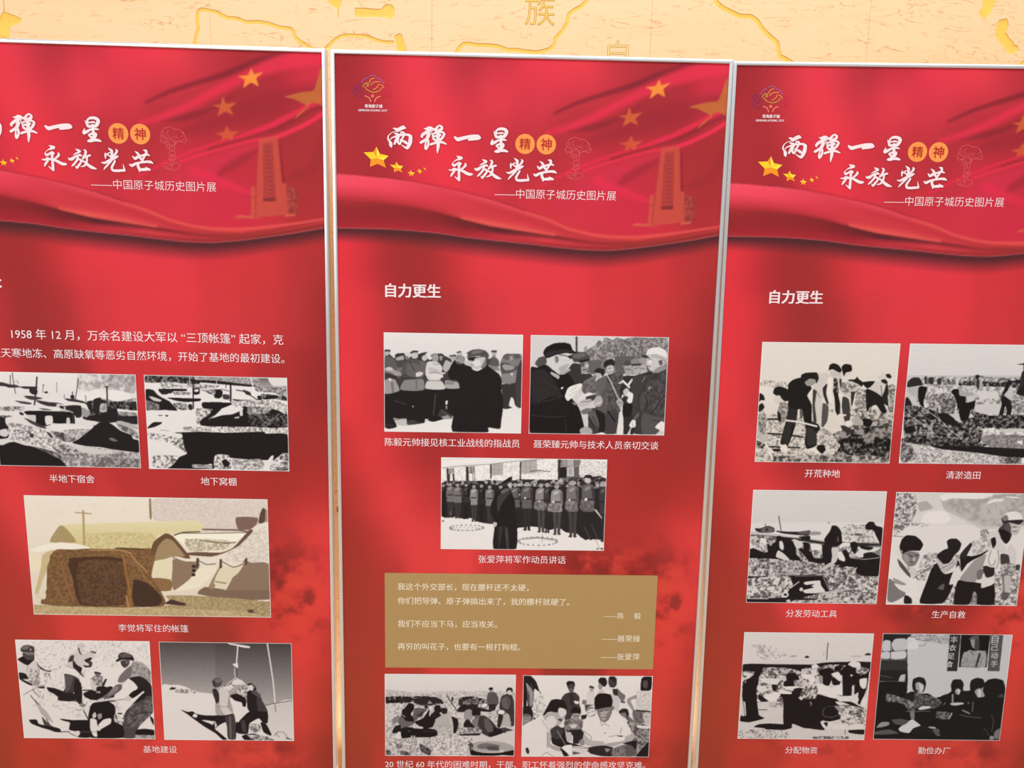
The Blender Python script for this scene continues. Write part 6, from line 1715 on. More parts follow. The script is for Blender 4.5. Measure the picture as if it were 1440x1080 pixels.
PH['R5'] = ((98.8, 1358, 426.8, 1652.7, 0), '''
G 214 210 -71,-19 1109,-34 1138,300 -51,315
n 110 216 7.2 .2 61,112 231,120 389,213 195,254 102,198
l 130 3.6 126,140 183,197 212,230
l 140 2.7 107,126 196,134
f 50 522,221 545,207 567,223 542,232
l 45 6.3 713,90 710,152 713,267
l 90 2.7 685,171 683,200
f 45 1026,196 1056,176 1088,193 1058,201
l 110 3.6 916,209 1000,208
n 90 200 8.1 .4 407,208 460,208 461,222 408,223
f 205 -53,295 1136,281 1199,995 -11,1009
f 26 10,293 197,288 430,290 591,288 715,267 1090,258 1088,339 1063,369 867,381 742,392 595,345 506,346 474,405 387,445 205,398 15,381
n 24 200 12.6 .42 182,321 361,319 488,347 509,395 204,389
n 24 205 14.4 .42 504,327 629,316 734,286 878,294 828,343 653,393
f 215 587,297 622,282 645,297 647,316 598,321
f 218 895,284 928,255 992,264 1004,302 951,312
f 190 505,332 558,327 573,346 515,356
n 26 215 17.9 .45 13,352 203,369 365,387 374,640 148,642 100,448 17,410
f 210 19,362 100,380 106,395 21,396
f 215 161,418 251,417 332,426 308,475 254,475 172,447
f 215 134,496 210,486 231,534 160,545
f 28 263,475 309,479 303,533 276,528
f 28 161,564 247,631 211,642 160,613
f 222 207,583 304,543 350,562 292,631 256,631
f 205 157,642 346,630 367,679 377,826 175,789 162,721
n 60 200 9 .3 256,641 364,640 367,679 259,680
l 50 6.3 166,709 238,708
f 24 19,449 71,419 109,380 111,332 155,322 175,350 151,409 150,457 136,525 147,623 161,701 174,760 221,789 96,825 14,816 20,762 48,771 38,683 18,585
f 200 32,634 49,643 63,761 52,761 42,683
f 175 33,449 46,439 38,468
f 24 135,869 179,843 269,835 387,841 461,855 453,880 328,906 219,907 236,882
f 24 341,562 447,531 574,540 665,558 757,586 850,614 850,732 881,781 775,812 711,802 745,891 617,878 562,873 468,835 452,865 387,836 372,620
f 24 382,377 453,366 493,414 481,502 409,498 363,484 369,445 404,435
n 26 215 10.8 .45 499,375 624,364 640,461 568,462 512,433
f 222 508,375 562,375 616,384 629,432 605,471 565,423 520,414
f 215 586,336 631,345 643,383 598,384
f 200 343,397 375,396 386,435 360,445
f 222 350,494 444,488 516,482 556,540 577,578 565,540 517,501 446,512 392,513
f 28 455,512 517,501 565,540 521,564 458,560
f 222 330,523 429,536 436,561 341,557
f 110 347,518 438,531 430,541
n 60 200 8.1 .4 449,434 512,433 534,491 462,483
f 222 623,471 712,470 816,527 820,585 757,586 719,557 665,558 631,578 576,569 608,520
n 26 215 10.8 .5 551,481 650,480 650,597 506,599
f 205 496,589 541,589 525,618
f 120 598,627 617,637 611,676
l 120 4.5 729,684 714,724 735,763 799,772 851,747
l 90 3.6 737,674 800,669 829,693
f 222 778,498 821,478 864,458 875,536 865,575 808,537
f 24 649,345 736,315 783,343 771,411 749,479 703,470 681,412
f 24 767,421 795,382 844,429 838,468 785,474
f 222 759,372 820,352 856,410 836,439 788,401
f 24 853,323 914,293 962,341 970,438 957,496 946,574 929,589 879,585 867,497
f 24 789,304 833,290 853,313 828,343 783,343
f 24 964,360 1010,379 1080,359 1074,495 1054,573 1033,651 1005,632 1005,534 971,554
n 24 210 14.4 .45 968,302 1077,320 1054,369 973,360
f 222 1005,418 1067,407 1065,495 1039,505 1014,476
f 205 947,477 965,476 962,554 949,554
f 215 829,575 1000,573 1005,632 851,624
f 24 828,566 882,570 874,575
f 150 657,388 689,393 694,460 666,451
f 215 920,375 948,380 931,394
f 220 1032,632 1054,573 1083,602 1071,670 1033,651
f 26 815,634 941,623 1016,661 1083,700 1084,828 1003,829 893,810 859,732
f 215 814,624 887,633 953,662 946,691 854,663
f 200 857,702 946,691 1040,730 1061,769 1018,789 908,780
f 210 891,790 981,789 1019,809 976,829 921,820
n 26 215 12.6 .35 844,653 1073,690 1086,847 894,830
f 150 809,664 863,673 886,731 858,722
f 215 702,812 793,811 822,841 780,881 734,871
f 215 831,836 939,829 953,879 835,880 807,871
f 215 958,839 1075,828 1070,877 971,888
f 28 730,822 766,817 761,861
f 26 953,889 1089,882 1088,927 1038,927 955,913
f 28 615,853 714,852 745,891 635,882
n 26 205 10.8 .55 658,952 940,948 942,973 660,976
n 90 210 8.1 .25 10,900 418,895 406,980 15,984
l 60 4.5 101,904 147,908
l 50 4.5 919,889 925,929
''')
PH['R6'] = ((449.5, 1357.3, 777.6, 1650.4, 2), '''
G 205 205 -101,-18 1105,-33 1182,631 -44,646
f 40 -92,-9 255,-13 260,39 208,54 255,603 -47,607
n 120 200 9 .4 248,6 567,2 568,97 261,54
l 110 4.5 260,44 351,62 421,56
l 90 3.6 231,111 249,120
l 90 3.6 284,110 355,110 370,81
f 222 209,73 259,35 308,82 305,139 216,140
f 205 9,76 39,61 76,75 88,161 12,161
f 200 82,94 109,51 189,45 219,83 208,154 110,160
f 215 207,45 241,35 254,73 220,92
f 205 9,171 71,170 81,228 9,229
f 210 76,170 208,159 210,226 90,232
l 40 4.5 75,65 85,228
l 70 3.6 8,166 208,154
l 140 6.3 6,240 220,238
f 52 2,248 221,245 225,337 5,334
f 34 6,339 225,337 233,419 9,431
l 120 4.5 10,383 110,401
f 190 184,381 224,370 221,438 172,439
l 130 6.3 6,438 230,435
f 26 2,446 235,443 245,545 234,623 9,626
f 26 -52,548 254,545 509,581 613,540 1086,496 1115,988 -13,1001
F 48 565,2 656,1 660,336 573,337
F 24 660,1 903,-2 904,297 669,299
F 85 903,-2 1013,-3 1017,332 917,333
l 200 2.7 658,1 669,299
f 150 741,48 773,19 811,37 813,95 795,133 761,114
f 70 780,38 815,37 822,142 786,138
f 90 728,48 751,19 800,14 811,37 759,48
f 160 702,182 742,143 779,152 825,166 876,146 889,180 884,295 687,297
n 120 172 7.2 .4 700,163 877,151 893,295 696,297
f 60 825,171 844,180 821,296 808,296
l 40 4.5 753,157 778,186
f 32 245,555 297,525 353,544 433,543 510,590 559,629 520,688 448,689 340,700 245,643
n 30 110 10.8 .5 317,544 509,581 559,629 501,679 339,681
l 120 4.5 462,562 520,600 559,629
l 110 3.6 480,649 527,669
f 30 291,466 295,413 338,393 384,402 408,446 403,504 388,533 325,534 299,505
f 160 317,456 342,437 390,465 390,514 362,543 333,524
f 205 343,446 391,475 386,519 370,538
f 40 322,505 346,519 339,544
l 150 3.6 326,554 362,553 398,543
f 210 362,690 391,662 459,660 465,679 394,695
f 28 619,462 636,414 699,411 728,451 727,510 764,519 804,558 795,636 659,638 557,609 579,560 629,521
f 150 660,511 685,491 710,515 696,554 667,540
f 200 672,501 708,510 695,549
f 28 781,461 789,417 832,394 887,406 911,459 879,498 829,538 790,509
f 165 827,518 860,489 907,508 921,556 889,586 861,576
f 205 853,508 880,508 888,576 864,567
f 26 901,449 932,410 994,398 1059,418 1088,496 1083,554 1045,535 996,575 933,576 899,517
f 70 1018,575 1072,535 1081,613 1046,623
f 110 1025,594 1061,598 1055,618
f 26 799,587 1086,574 1092,790 816,753
l 110 9 824,616 829,704
f 200 640,628 730,622 750,636 679,652 633,643
f 150 637,550 650,550 658,628 645,628
f 130 775,621 793,621 790,636
f 150 571,653 590,619 587,638
f 130 737,686 803,714 814,734 748,705
l 100 6.3 724,735 798,754 908,762
f 170 628,775 650,716 660,726 638,780
n 24 130 9 .4 522,708 631,716 620,785 528,767
l 90 5.4 995,732 1020,790 1013,889
l 70 7.2 927,851 966,880 1000,939
f 120 1040,889 1082,859 1084,958 1037,949
f 150 1008,929 1036,939 1039,964 1003,964
f 26 84,566 118,537 164,546 204,594 209,643 118,644
f 110 114,595 132,595 136,634 122,634
f 150 172,585 204,594 243,623 303,691 335,740 339,779 299,740 245,643 197,614
n 30 150 10.8 .5 83,547 315,622 337,759 252,721 100,644
f 130 298,730 333,720 340,789 312,779
f 26 81,625 236,643 299,740 276,780 95,782
l 120 5.4 260,711 378,710 467,704
f 215 212,874 245,839 321,784 399,842 338,868 306,913 232,899
f 150 20,862 61,812 124,811 127,841 65,861
f 90 15,901 140,880 216,919 17,931
f 85 145,791 221,780 296,799 254,839 181,830
f 30 338,868 408,842 503,876 506,915 398,917 324,908
f 90 503,876 584,875 590,934 545,935
l 150 3.6 580,835 586,895
f 170 464,851 518,851 538,870 483,866
f 26 575,786 910,782 930,965 594,969
''')

U = 0.3   # one unit of the photo drawings is 0.3 mm
def paint_photo(key):
    x0, y0, x1, y1, tint = PH[key][0]
    wmm, hmm = x1 - x0, y1 - y0
    w, h = int(wmm / 1.3), int(hmm / 1.3)
    cv = Canvas(wmm / U, hmm / U, w, h)
    for ln in PH[key][1].strip().split('\n'):
        t = ln.split(); o = t[0]
        if o in 'fF':
            cv.fill(colour(t[1], tint), pts(t[2:]), o == 'f')
        elif o == 'G':
            cv.grad(colour(t[1], tint), colour(t[2], tint), pts(t[3:]))
        elif o == 'n':
            cv.speck(colour(t[1], tint), colour(t[2], tint), float(t[3]), float(t[4]), pts(t[5:]))
        elif o == 'l':
            cv.stroke(colour(t[1], tint), pts(t[3:]), float(t[2]))
        elif o == 'e':
            (cx, cy), = pts(t[2:3]); r = [float(q) for q in t[3].split(',')]
            cv.ell(colour(t[1], tint), cx, cy, r[0], r[1], math.radians(r[2]) if len(r) > 2 else 0)
    # fine film grain, then the thin pale printed border
    g = cv.noise(cv.a.shape[0], cv.a.shape[1], 2.2, 1) - .5
    cv.a += (g * 13)[..., None] * (0.35 + 0.65 * np.sin(np.clip(cv.a.mean(2, keepdims=True) / 255, 0, 1) * math.pi))
    a = cv.out(.11)
    b = colour('232', 0); e = 0.85
    a[0, :] = a[-1, :] = b; a[:, 0] = a[:, -1] = b
    for s_ in ((1, slice(None)), (-2, slice(None)), (slice(None), 1), (slice(None), -2)):
        a[s_] = a[s_] * (1 - e * .5) + np.array(b) * e * .5
    return np.clip(a * 1.03, 4, 250)

def pts(tok):
    return np.array([[float(q) for q in t.split(',')] for t in tok])

# ------------------------------------------------------------------ the red poster background
PW, PHT = 876.0, 1975.0        # printed sheet, mm
def paint_poster():
    w, h = 398, 898
    # smooth silk-like field from colour samples
    cw, ch = 110, 250
    X, Y = np.meshgrid((np.arange(cw) + .5) / cw * PW, (np.arange(ch) + .5) / ch * PHT)
    acc = np.zeros((ch, cw, 3)); ws = np.zeros((ch, cw))
    for (x, y, r, g, b) in CPS:
        d2 = ((X - x) / 30) ** 2 + ((Y - y) / 46) ** 2
        k = np.exp(-d2 / 2) + 2e-3 * np.exp(-d2 / 2 / 9) + 1e-6 / (1 + d2)
        acc += k[..., None] * (r, g, b); ws += k
    f = acc / ws[..., None]
    W2, H2 = w * 2, h * 2
    yi = np.clip((np.arange(H2) + .5) / H2 * ch - .5, 0, ch - 1.001); xi = np.clip((np.arange(W2) + .5) / W2 * cw - .5, 0, cw - 1.001)
    y0 = yi.astype(int); x0 = xi.astype(int); fy = (yi - y0)[:, None, None]; fx = (xi - x0)[None, :, None]
    up = (f[y0][:, x0] * (1 - fx) + f[y0][:, x0 + 1] * fx) * (1 - fy) + (f[y0 + 1][:, x0] * (1 - fx) + f[y0 + 1][:, x0 + 1] * fx) * fy
    cv = Canvas(PW, PHT, w, h); cv.a[:] = up
    # drifting smoke low on the sheet
    nz = cv.noise(H2, W2, 34, 4); nz = (nz - nz.mean()) / nz.std()
    Xf = (np.arange(W2) + .5)[None] / W2 * PW; Yf = (np.arange(H2) + .5)[:, None] / H2 * PHT
    for (cx, cy, rx, ry, al, dk) in SMOKE:
        mk = np.clip(1.25 - np.hypot((Xf - cx) / rx, (Yf - cy) / ry), 0, 1) * al
        t = np.clip(nz * .6 + .5 + dk, 0, 1)
        c = np.array((122, 46, 42.)) * (1 - t[..., None]) + np.array((226, 78, 64.)) * t[..., None]
        cv.a += (c - cv.a) * (mk * np.clip(np.abs(nz) * .5 + .2, 0, 1))[..., None]
    for c, op, bl, st in SOFT:
        cv.stroke(c, [q[:2] for q in st], [q[2] for q in st], op, bl)
    # flag stars
    for c, p in FSTARS[:3]: cv.fill(c, p, False, .9)
    cv.fill(FSTARS[3][0], FSTARS[3][1], True, .85)
    # monument
    for c, al, sm, p in MONU:
        if sm == 2: cv.speck(c, (178, 80, 66), 3.2, .5, p, al)
        elif sm == 3: cv.stroke(c, p, 2.0, al)
        else: cv.fill(c, p, bool(sm), al)
    for c, op, bl, st in SOFT2:
        cv.stroke(c, [q[:2] for q in st], [q[2] for q in st], op, bl)
    # the waving ribbon
    A, B, C = (np.array(q) for q in (CURVE_A, CURVE_B, CURVE_C))
    xs = Xf[0]; ya, yb, yc = (np.interp(xs, q[:, 0], q[:, 1]) for q in (A, B, C))
    def table(T, v, x):
        gx = np.array([t[0] for t in T], float); out = np.zeros(v.shape + (3,))
        cols = np.array([[np.interp(np.linspace(0, 1, 24), [s[0] for s in t[1]], [s[1][k] for s in t[1]]) for k in range(3)] for t in T])
        xi = np.clip(np.interp(x, gx, np.arange(len(T))), 0, len(T) - 1.001); i = xi.astype(int); fr = xi - i
        vi = np.clip(v * 23, 0, 22.999); j = vi.astype(int); fv = vi - j
        I = np.broadcast_to(i, v.shape); FR = np.broadcast_to(fr, v.shape)
        for k in range(3):
            ck = cols[:, k]
            out[..., k] = (ck[I, j] * (1 - fv) + ck[I, j + 1] * fv) * (1 - FR) + (ck[I + 1, j] * (1 - fv) + ck[I + 1, j + 1] * fv) * FR
        return out
    y_lo = int((min(ya) - 20) / PHT * H2); y_hi = int((max(yc) + 60) / PHT * H2)
    Y2 = Yf[y_lo:y_hi]; sub = cv.a[y_lo:y_hi]
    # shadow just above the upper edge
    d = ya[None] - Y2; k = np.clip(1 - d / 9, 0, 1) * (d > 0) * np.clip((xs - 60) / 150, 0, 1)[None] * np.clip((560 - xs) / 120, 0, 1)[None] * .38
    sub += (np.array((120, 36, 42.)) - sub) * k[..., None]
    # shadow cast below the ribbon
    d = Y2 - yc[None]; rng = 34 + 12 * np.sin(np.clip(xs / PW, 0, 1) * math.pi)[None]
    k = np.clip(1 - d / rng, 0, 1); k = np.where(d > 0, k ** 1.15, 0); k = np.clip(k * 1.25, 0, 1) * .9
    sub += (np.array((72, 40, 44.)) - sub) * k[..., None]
    AB = (Y2 >= ya[None]) & (Y2 < yb[None]); v = (Y2 - ya[None]) / np.maximum(yb - ya, 1)[None]
    t = table(T_AB, np.clip(v, 0, 1), xs); sub[AB] = t[AB]
    BC = (Y2 >= yb[None]) & (Y2 < yc[None]); v = (Y2 - yb[None]) / np.maximum(yc - yb, 1)[None]
    t = table(T_BC, np.clip(v, 0, 1), xs); sub[BC] = t[BC]
    cv.stroke((214, 112, 116), C, 1.6, .75)
    cv.stroke((238, 92, 104), A[3:9], 1.8, .6, .8)
    cv.stroke((226, 84, 80), A[8:], 5.5, .75, 2.0)
    cv.stroke((232, 92, 84), [(q[0], q[1] - 4) for q in B[5:9]], 6, .7, 2.5)
    # soft dark print shadow behind the brush lettering
    for ch_ in TITLE.values():
        for st in ch_:
            cv.stroke((112, 40, 48), [(q[0] + 1.6, q[1] + 1.6) for q in st], [q[2] + 2 for q in st], .33, 1.6)
    return np.clip(cv.out(.1), 3, 252)

# ------------------------------------------------------------------ printed lettering
def text_polys(s, bold=0.0, font_res=3):
    cu = D.curves.new('t', 'FONT'); cu.body = s; cu.size = 1.0; cu.resolution_u = font_res; cu.offset = bold
    cu.fill_mode = 'FRONT' if hasattr(cu, 'fill_mode') else 'BOTH'
    ob = D.objects.new('t', cu); COL.objects.link(ob)
    dg = bpy.context.evaluated_depsgraph_get(); ev = ob.evaluated_get(dg)
    me = ev.to_mesh()
    v = np.empty(len(me.vertices) * 3); me.vertices.foreach_get('co', v); v = v.reshape(-1, 3)[:, :2]
    f = [tuple(p.vertices) for p in me.polygons]
    ev.to_mesh_clear(); D.objects.remove(ob); D.curves.remove(cu)
    return v, f

def local(x, y, d):      # poster mm -> panel metres (panel origin: middle of the base)
    return ((x - PW / 2) / 1000, d, (PBASE - y) / 1000)
PBASE = 2030.0

def text_mesh(s, x0, x1, yc, bold=0.0, ymax=None, d=-0.0006):
    v, f = text_polys(s, min(bold, 0))
    if bold > 0:                                      # heavier weight: overlaid shifted impressions
        sh = [(-bold, 0), (bold, 0)] if bold < .01 else [(-bold, -bold * .5), (bold, bold * .5), (-bold, bold * .5), (bold, -bold * .5), (0, 0)]
        n = len(v); f = [tuple(i + n * k for i in q) for k in range(len(sh)) for q in f]
        lay = np.repeat(np.arange(len(sh)), n)
        v = np.concatenate([v + s_ for s_ in sh])
    else: lay = np.zeros(len(v))
    lo, hi = v.min(0), v.max(0)
    k = (x1 - x0) / (hi[0] - lo[0])
    cy = 0.37                                         # middle of a CJK glyph box, em units
    return mesh('lettering', [local(x0 + (p[0] - lo[0]) * k, yc - (p[1] - cy) * k, d - .00007 * ly) for p, ly in zip(v, lay)], f)

def ribbon(strokes, d=-0.0007):
    """brush strokes (x, y, width) in poster mm -> flat mesh of tapered strokes"""
    V, F = [], []
    d0 = d
    for si, st in enumerate(strokes):
        d = d0 - .00002 * si
        p = spline(np.array(st, float), 4, False)
        n = len(p); t = np.gradient(p[:, :2], axis=0); t /= np.linalg.norm(t, axis=1)[:, None] + 1e-9
        nn = np.stack([-t[:, 1], t[:, 0]], 1) * (p[:, 2:3] / 2)
        b = len(V)
        for k in range(n):
            V.append(local(*(p[k, :2] + nn[k]), d)); V.append(local(*(p[k, :2] - nn[k]), d))
        for k in range(n - 1):
            F.append((b + 2 * k, b + 2 * k + 1, b + 2 * k + 3, b + 2 * k + 2))
        for k in range(0, n, 4) if n > 8 else (0, n - 1):
            r = p[k, 2] / 2
            if r < .6: continue
            b = len(V)
            for q in range(10):
                a = q * math.pi / 5
                V.append(local(p[k, 0] + r * math.cos(a), p[k, 1] + r * math.sin(a), d - .00006 - .00001 * (k % 7)))
            F.append(tuple(range(b, b + 10)))
    return mesh('brushwork', V, F)

def disc(cx, cy, r, d, n=36):
    return mesh('disc', [local(cx + r * math.cos(2 * math.pi * k / n), cy + r * math.sin(2 * math.pi * k / n), d) for k in range(n)], [tuple(range(n))])

def facet_star(p, d=-0.0007):
    c = np.mean(np.array(p)[::2], 0)
    V = [local(*c, d)] + [local(*q, d) for q in p]
    F, mi = [], []
    for k in range(10):
        a, b = 1 + k, 1 + (k + 1) % 10
        F.append((0, a, b))
        mi.append((1, 0, 1, 2, 2, 2, 2, 0, 0, 2)[k] if len(p) == 10 else 0)
    return mesh('star', V, F, mi=mi)

# ------------------------------------------------------------------ the setting
WY, WYAW = 2.19, 0.018
def wall_pt(x, z, d=0.0):     # wall-plane coordinates -> world; d > 0 into the room
    return (x * math.cos(WYAW) + d * math.sin(WYAW), WY + x * math.sin(WYAW) - d * math.cos(WYAW), z)
wall = D.objects.new('wall_back', None); COL.objects.link(wall); wall['kind'] = 'structure'
v, f = box(-4.2, 0.0, 0.0, 4.2, 0.12, 4.0)
core = link('wall_core', mesh('wall_core', v, f), wall, (M_JOINT,))
wall.location = (0, WY + 0.032, 0); wall.rotation_euler = (0, 0, WYAW)

def prism(poly, y0, y1):
    n = len(poly)
    V = [(x, y0, z) for x, z in poly] + [(x, y1, z) for x, z in poly]
    F = [tuple(range(n)), tuple(range(2 * n - 1, n - 1, -1))] + [(k, k + n, (k + 1) % n + n, (k + 1) % n) for k in range(n)]
    return V, F
def fix(me):
    b = bmesh.new(); b.from_mesh(me); bmesh.ops.recalc_face_normals(b, faces=b.faces); b.to_mesh(me); b.free(); return me
def outline(st):              # stroke -> closed outline polygon
    p = spline(np.array(st, float), 3, False)
    t = np.gradient(p[:, :2], axis=0); t /= np.linalg.norm(t, axis=1)[:, None] + 1e-9
    nn = np.stack([-t[:, 1], t[:, 0]], 1) * (p[:, 2:3] / 2)
    return list(map(tuple, np.concatenate([p[:, :2] + nn, (p[:, :2] - nn)[::-1]])))
def area2(p):
    p = np.array(p); q = np.roll(p, -1, 0); return (p[:, 0] * q[:, 1] - q[:, 0] * p[:, 1]).sum()

polys = [('carved_border_line', outline(s)) for s in CARVE_L] + [('carved_map_shape', [tuple(q) for q in spline(s, 2)]) for s in CARVE_P]
polys = [(n, p if area2(p) < 0 else p[::-1]) for n, p in polys]
cut = []
for n, p in polys:
    V, F = prism(p, -0.05, -0.0275)
    me = fix(mesh('cutter', V, F)); bm_o = D.objects.new('cutter', me); COL.objects.link(bm_o)
    bm_o.parent = wall; cut.append(bm_o)
bpy.context.view_layer.update()
XJ = JOINTS
zj = (0.0, 0.88, 1.78, 2.68, 4.0)
for zi in range(4):
    for xi_ in range(len(XJ) - 1):
        g = 0.0002
        V, F = box(XJ[xi_] + g, -0.032, zj[zi] + g, XJ[xi_ + 1] - g, -0.0002, zj[zi + 1] - g, 0.0003)
        me = fix(mesh('stone_slab', V, F))
        o = link('stone_slab', me, wall, (M_STONE,))
        if zi == 2:
            hit = []
            for (n, p), c in zip(polys, cut):
                q = np.array(p)
                if q[:, 0].max() > XJ[xi_] and q[:, 0].min() < XJ[xi_ + 1]: hit.append(c)
            for c in hit:
                md = o.modifiers.new('carve', 'BOOLEAN'); md.operation = 'DIFFERENCE'; md.object = c; md.solver = 'EXACT'; md.use_self = True
            if hit:
                dg = bpy.context.evaluated_depsgraph_get()
                nm = D.meshes.new_from_object(o.evaluated_get(dg), depsgraph=dg)
                o.modifiers.clear()
                if len(nm.polygons) > 4: o.data = nm
for c in cut: D.objects.remove(c)
for n, p in polys:
    V, F = prism(p, -0.0296, -0.0282)
    link(n, mesh(n, V, F), wall, (M_GOLD,))
for s, x, z, w in GLYPHS:     # the two carved characters of the wall map
    v, f = text_polys(s, 0.0, 4); lo, hi = v.min(0), v.max(0); k = w / (hi[0] - lo[0])
    for nm, off, dd, mt in (('carved_character_edge', 0.0, -0.0323, M_GOLD_D), ('carved_character', -0.016, -0.0326, M_GOLD_L if s == '自' else M_GOLD)):
        vv, ff = text_polys(s, off, 4)
        link(nm, mesh(nm, [(x + (p[0] - lo[0]) * k, dd, z + (p[1] - hi[1]) * k) for p in vv], ff), wall, (mt,))

# floor in large stone tiles
fl = D.objects.new('floor', None); COL.objects.link(fl); fl['kind'] = 'structure'
V, F = box(-4.2, -4.2, -0.16, 4.2, 2.15, -0.012)
link('floor_bed', mesh('floor_bed', V, F), fl, (M_JOINT,))
tile = None
for a in range(10):
    for b in range(8):
        x0, y0 = -4.2 + a * .84, -4.2 + b * .79
        if tile is None:
            V, F = box(0.001, 0.001, -0.0119, .839, .789, 0.0); tile = mesh('floor_tile', V, F); tile.materials.append(M_FLOOR)
        link('floor_tile', tile, fl, loc=(x0, y0, 0))

# ------------------------------------------------------------------ display panels
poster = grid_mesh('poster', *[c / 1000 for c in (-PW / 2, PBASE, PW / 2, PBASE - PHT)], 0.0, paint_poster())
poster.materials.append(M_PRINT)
RW = 8.6                                # rail width, mm
def rail(side):
    """one mitred aluminium edge rail, rounded front"""
    a0, b0, a1, b1 = -RW, -RW, PW + RW, PHT + RW          # outer rectangle; inner 0..PW, 0..PHT
    prof = [(0, .004), (0, -.0040), (.08, -.0050), (.35, -.0054), (.65, -.0054), (.92, -.0050), (1, -.0040), (1, .020), (0.0, .020)]
    V = []
    for end in (0, 1):
        for t, y in prof:
            o = RW * t
            if side == 'top': x, yy = (-o if end == 0 else PW + o), -o
            if side == 'bottom': x, yy = (-o if end == 0 else PW + o), PHT + o
            if side == 'left': x, yy = -o, (-o if end == 0 else PHT + o)
            if side == 'right': x, yy = PW + o, (-o if end == 0 else PHT + o)
            V.append(local(x, yy, y))
    n = len(prof)
    F = [tuple(range(n)), tuple(range(2 * n - 1, n - 1, -1))] + [(k, (k + 1) % n, (k + 1) % n + n, k + n) for k in range(n)]
    if side in ('bottom', 'left'): F = [q[::-1] for q in F]
    return mesh('frame_rail', V, F)
rails = {s: rail(s) for s in ('top', 'bottom', 'left', 'right')}
V, F = box(-PW / 2000 + .0002, 0.0035, (PBASE - PHT) / 1000 + .0002, PW / 2000 - .0002, 0.018, PBASE / 1000 - .0002, .0005)
board_me = mesh('board', V, F)
title_me = {k: ribbon(s) for k, s in TITLE.items()}
cloud_me = ribbon(CLOUD, -0.0006)
logo_me = [(ribbon([st], -0.0006 - .00003 * k), c) for c, s in LOGO for k, st in enumerate(s)]
star_me = [facet_star(p) for p in STARS]
disc_me = [disc(cx, cy, CIRC_R, -0.0005) for cx, cy in CIRC]
head_txt = [text_mesh('精', CIRC[0][0] - 12.5, CIRC[0][0] + 12.5, CIRC[0][1], .012, d=-.0009), text_mesh('神', CIRC[1][0] - 12.5, CIRC[1][0] + 12.5, CIRC[1][1], .012, d=-.0009)]
HT = {k: text_mesh(s, x0, x1, y, b) for k, (s, x0, x1, y, b) in HEAD_TEXT.items()}
logo_mats = {}

def foot_mesh(s):
    V, F = box(-.03, -.13, 0, .03, .13, .012, .003)
    V2, F2 = box(-.015, -.006, .012, .015, .018, (PBASE - PHT - RW) / 1000)
    n = len(V)
    return mesh('foot', V + V2, F + [tuple(q + n for q in g) for g in F2])
foot_me = foot_mesh(1)

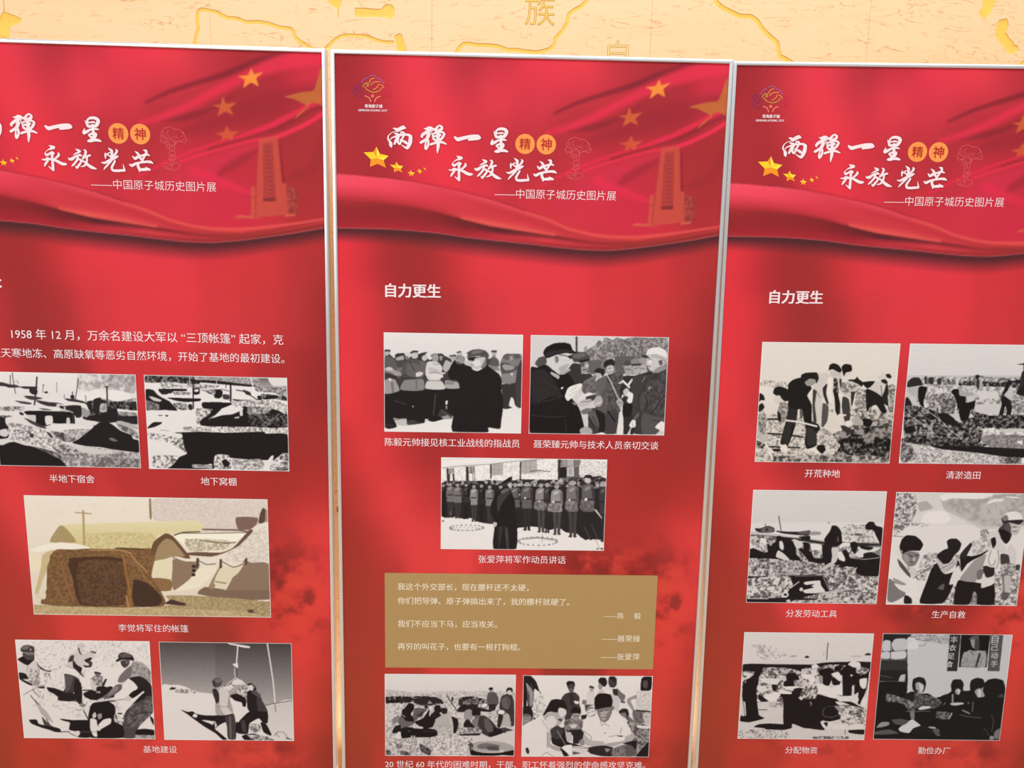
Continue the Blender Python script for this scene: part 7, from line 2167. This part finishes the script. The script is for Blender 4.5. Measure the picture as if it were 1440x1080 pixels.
def add_panel(i, label, photos, texts, heading):
    O, X, Dn = (Vector(q) for q in POSE[i])
    X = X.normalized(); Zl = (-Dn - X * (-Dn).dot(X)).normalized(); Yl = Zl.cross(X)
    root = D.objects.new('display_panel', None); COL.objects.link(root)
    Ow = O + Vector((0, 0, EYE))
    base = Ow + X * (PW / 2000) - Zl * (PBASE / 1000)
    mw = Matrix.Identity(4)
    for k, v in enumerate((X, Yl, Zl)):
        for q in range(3): mw[q][k] = v[q]
    mw.translation = base; root.matrix_world = mw
    print('panel base z', base.z)
    root['label'] = label; root['category'] = 'display board'; root['group'] = 'red exhibition display boards'
    link('board', board_me, root, (M_BACK,))
    link('poster', poster, root, label='red printed sheet with flag, ribbon and monument')
    for s in rails: link('frame_rail', rails[s], root, (M_ALU,))
    for sx in (-.33, .33):
        link('foot', foot_me, root, (M_ALU,), loc=(sx, 0.0, -base.z + 0.0005))
    for k, me in title_me.items(): link('title_character', me, root, (M_WHITE,), label='white brush-written title character')
    for me, tx in zip(disc_me, head_txt):
        d_ = link('title_disc', me, root, (M_ORANGE,), label='round orange disc in the title')
        link('disc_character', tx, d_, (M_REDINK,))
    link('mushroom_cloud_drawing', cloud_me, root, (M_PINK,), label='pink line drawing of a mushroom cloud')
    for me in star_me: link('printed_star', me, root, M_STAR, label='printed yellow facetted star')
    lg = link('logo', logo_me[0][0], root, (ink_of(logo_me[0][1]),), label='small multicoloured tree-shaped emblem')
    for me, c in logo_me[1:]: link('logo_line', me, lg, (ink_of(c),))
    for k, me in HT.items():
        link('logo_lettering' if 'logo' in k else 'subtitle', me, root, (M_WHITE,))
    for s, x0, x1, y, b, nm in texts:
        link(nm, text_mesh(s, x0, x1, y, b, d=-.0011), root, (M_CREAM if nm.startswith('quot') else M_WHITE,))
    for key, lab in photos:
        x0, y0, x1, y1, _t = PH[key][0]
        a, b = local(x0, y0, 0), local(x1, y1, 0)
        me = grid_mesh('photograph', a[0], a[2], b[0], b[2], -0.0006, paint_photo(key))
        link('photograph', me, root, (M_PHOTO,), label=lab)
    return root
_inks = {}
def ink_of(c):
    if c not in _inks: _inks[c] = ink('logo_ink', c)
    return _inks[c]

P0 = add_panel(0, 'red display board with camp and tent photographs, left of the three', PHOTOS_L, TEXT_L, None)
P1 = add_panel(1, 'middle red display board with the gold quotation box', PHOTOS_M, TEXT_M, None)
x0, y0, x1, y1 = GOLDBOX
a, b = local(x0, y0, 0), local(x1, y1, 0)
link('quotation_box', mesh('quotation_box', [(a[0], -.0006, b[2]), (b[0], -.0006, b[2]), (b[0], -.0006, a[2]), (a[0], -.0006, a[2])], [(0, 1, 2, 3)]), P1, (M_BOX,), label='flat gold box behind white quotations')
tx_, ty_ = TAPE
V, F = box(-.0012, -.0012, -.0065, .0012, .004, .0065, .0003)
link('tape', mesh('tape', V, F), P1, (M_TAPE,), label='small dark red tape on the frame edge', loc=local(-RW - 1.3, ty_, -.0045))
P2 = add_panel(2, 'red display board with six work photographs in two columns, right of the three', PHOTOS_R, TEXT_R, None)
for s, x0, x1, y, b in COUPLET:
    link('wall_couplet_lettering', text_mesh(s, x0, x1, y, b, d=-.0009), [c for c in P2.children if c.name.startswith('photograph')][-1], (M_GREY,))
# settle every mesh's cached triangles and normals before rendering
for me in D.meshes:
    me.validate(clean_customdata=False); me.update()
    me.calc_loop_triangles()
    _ = me.polygon_normals[0].vector if len(me.polygons) else None
    _ = me.vertex_normals[0].vector if len(me.vertices) else None
    _ = me.corner_normals[0].vector if len(me.loops) else None
bpy.context.view_layer.update()
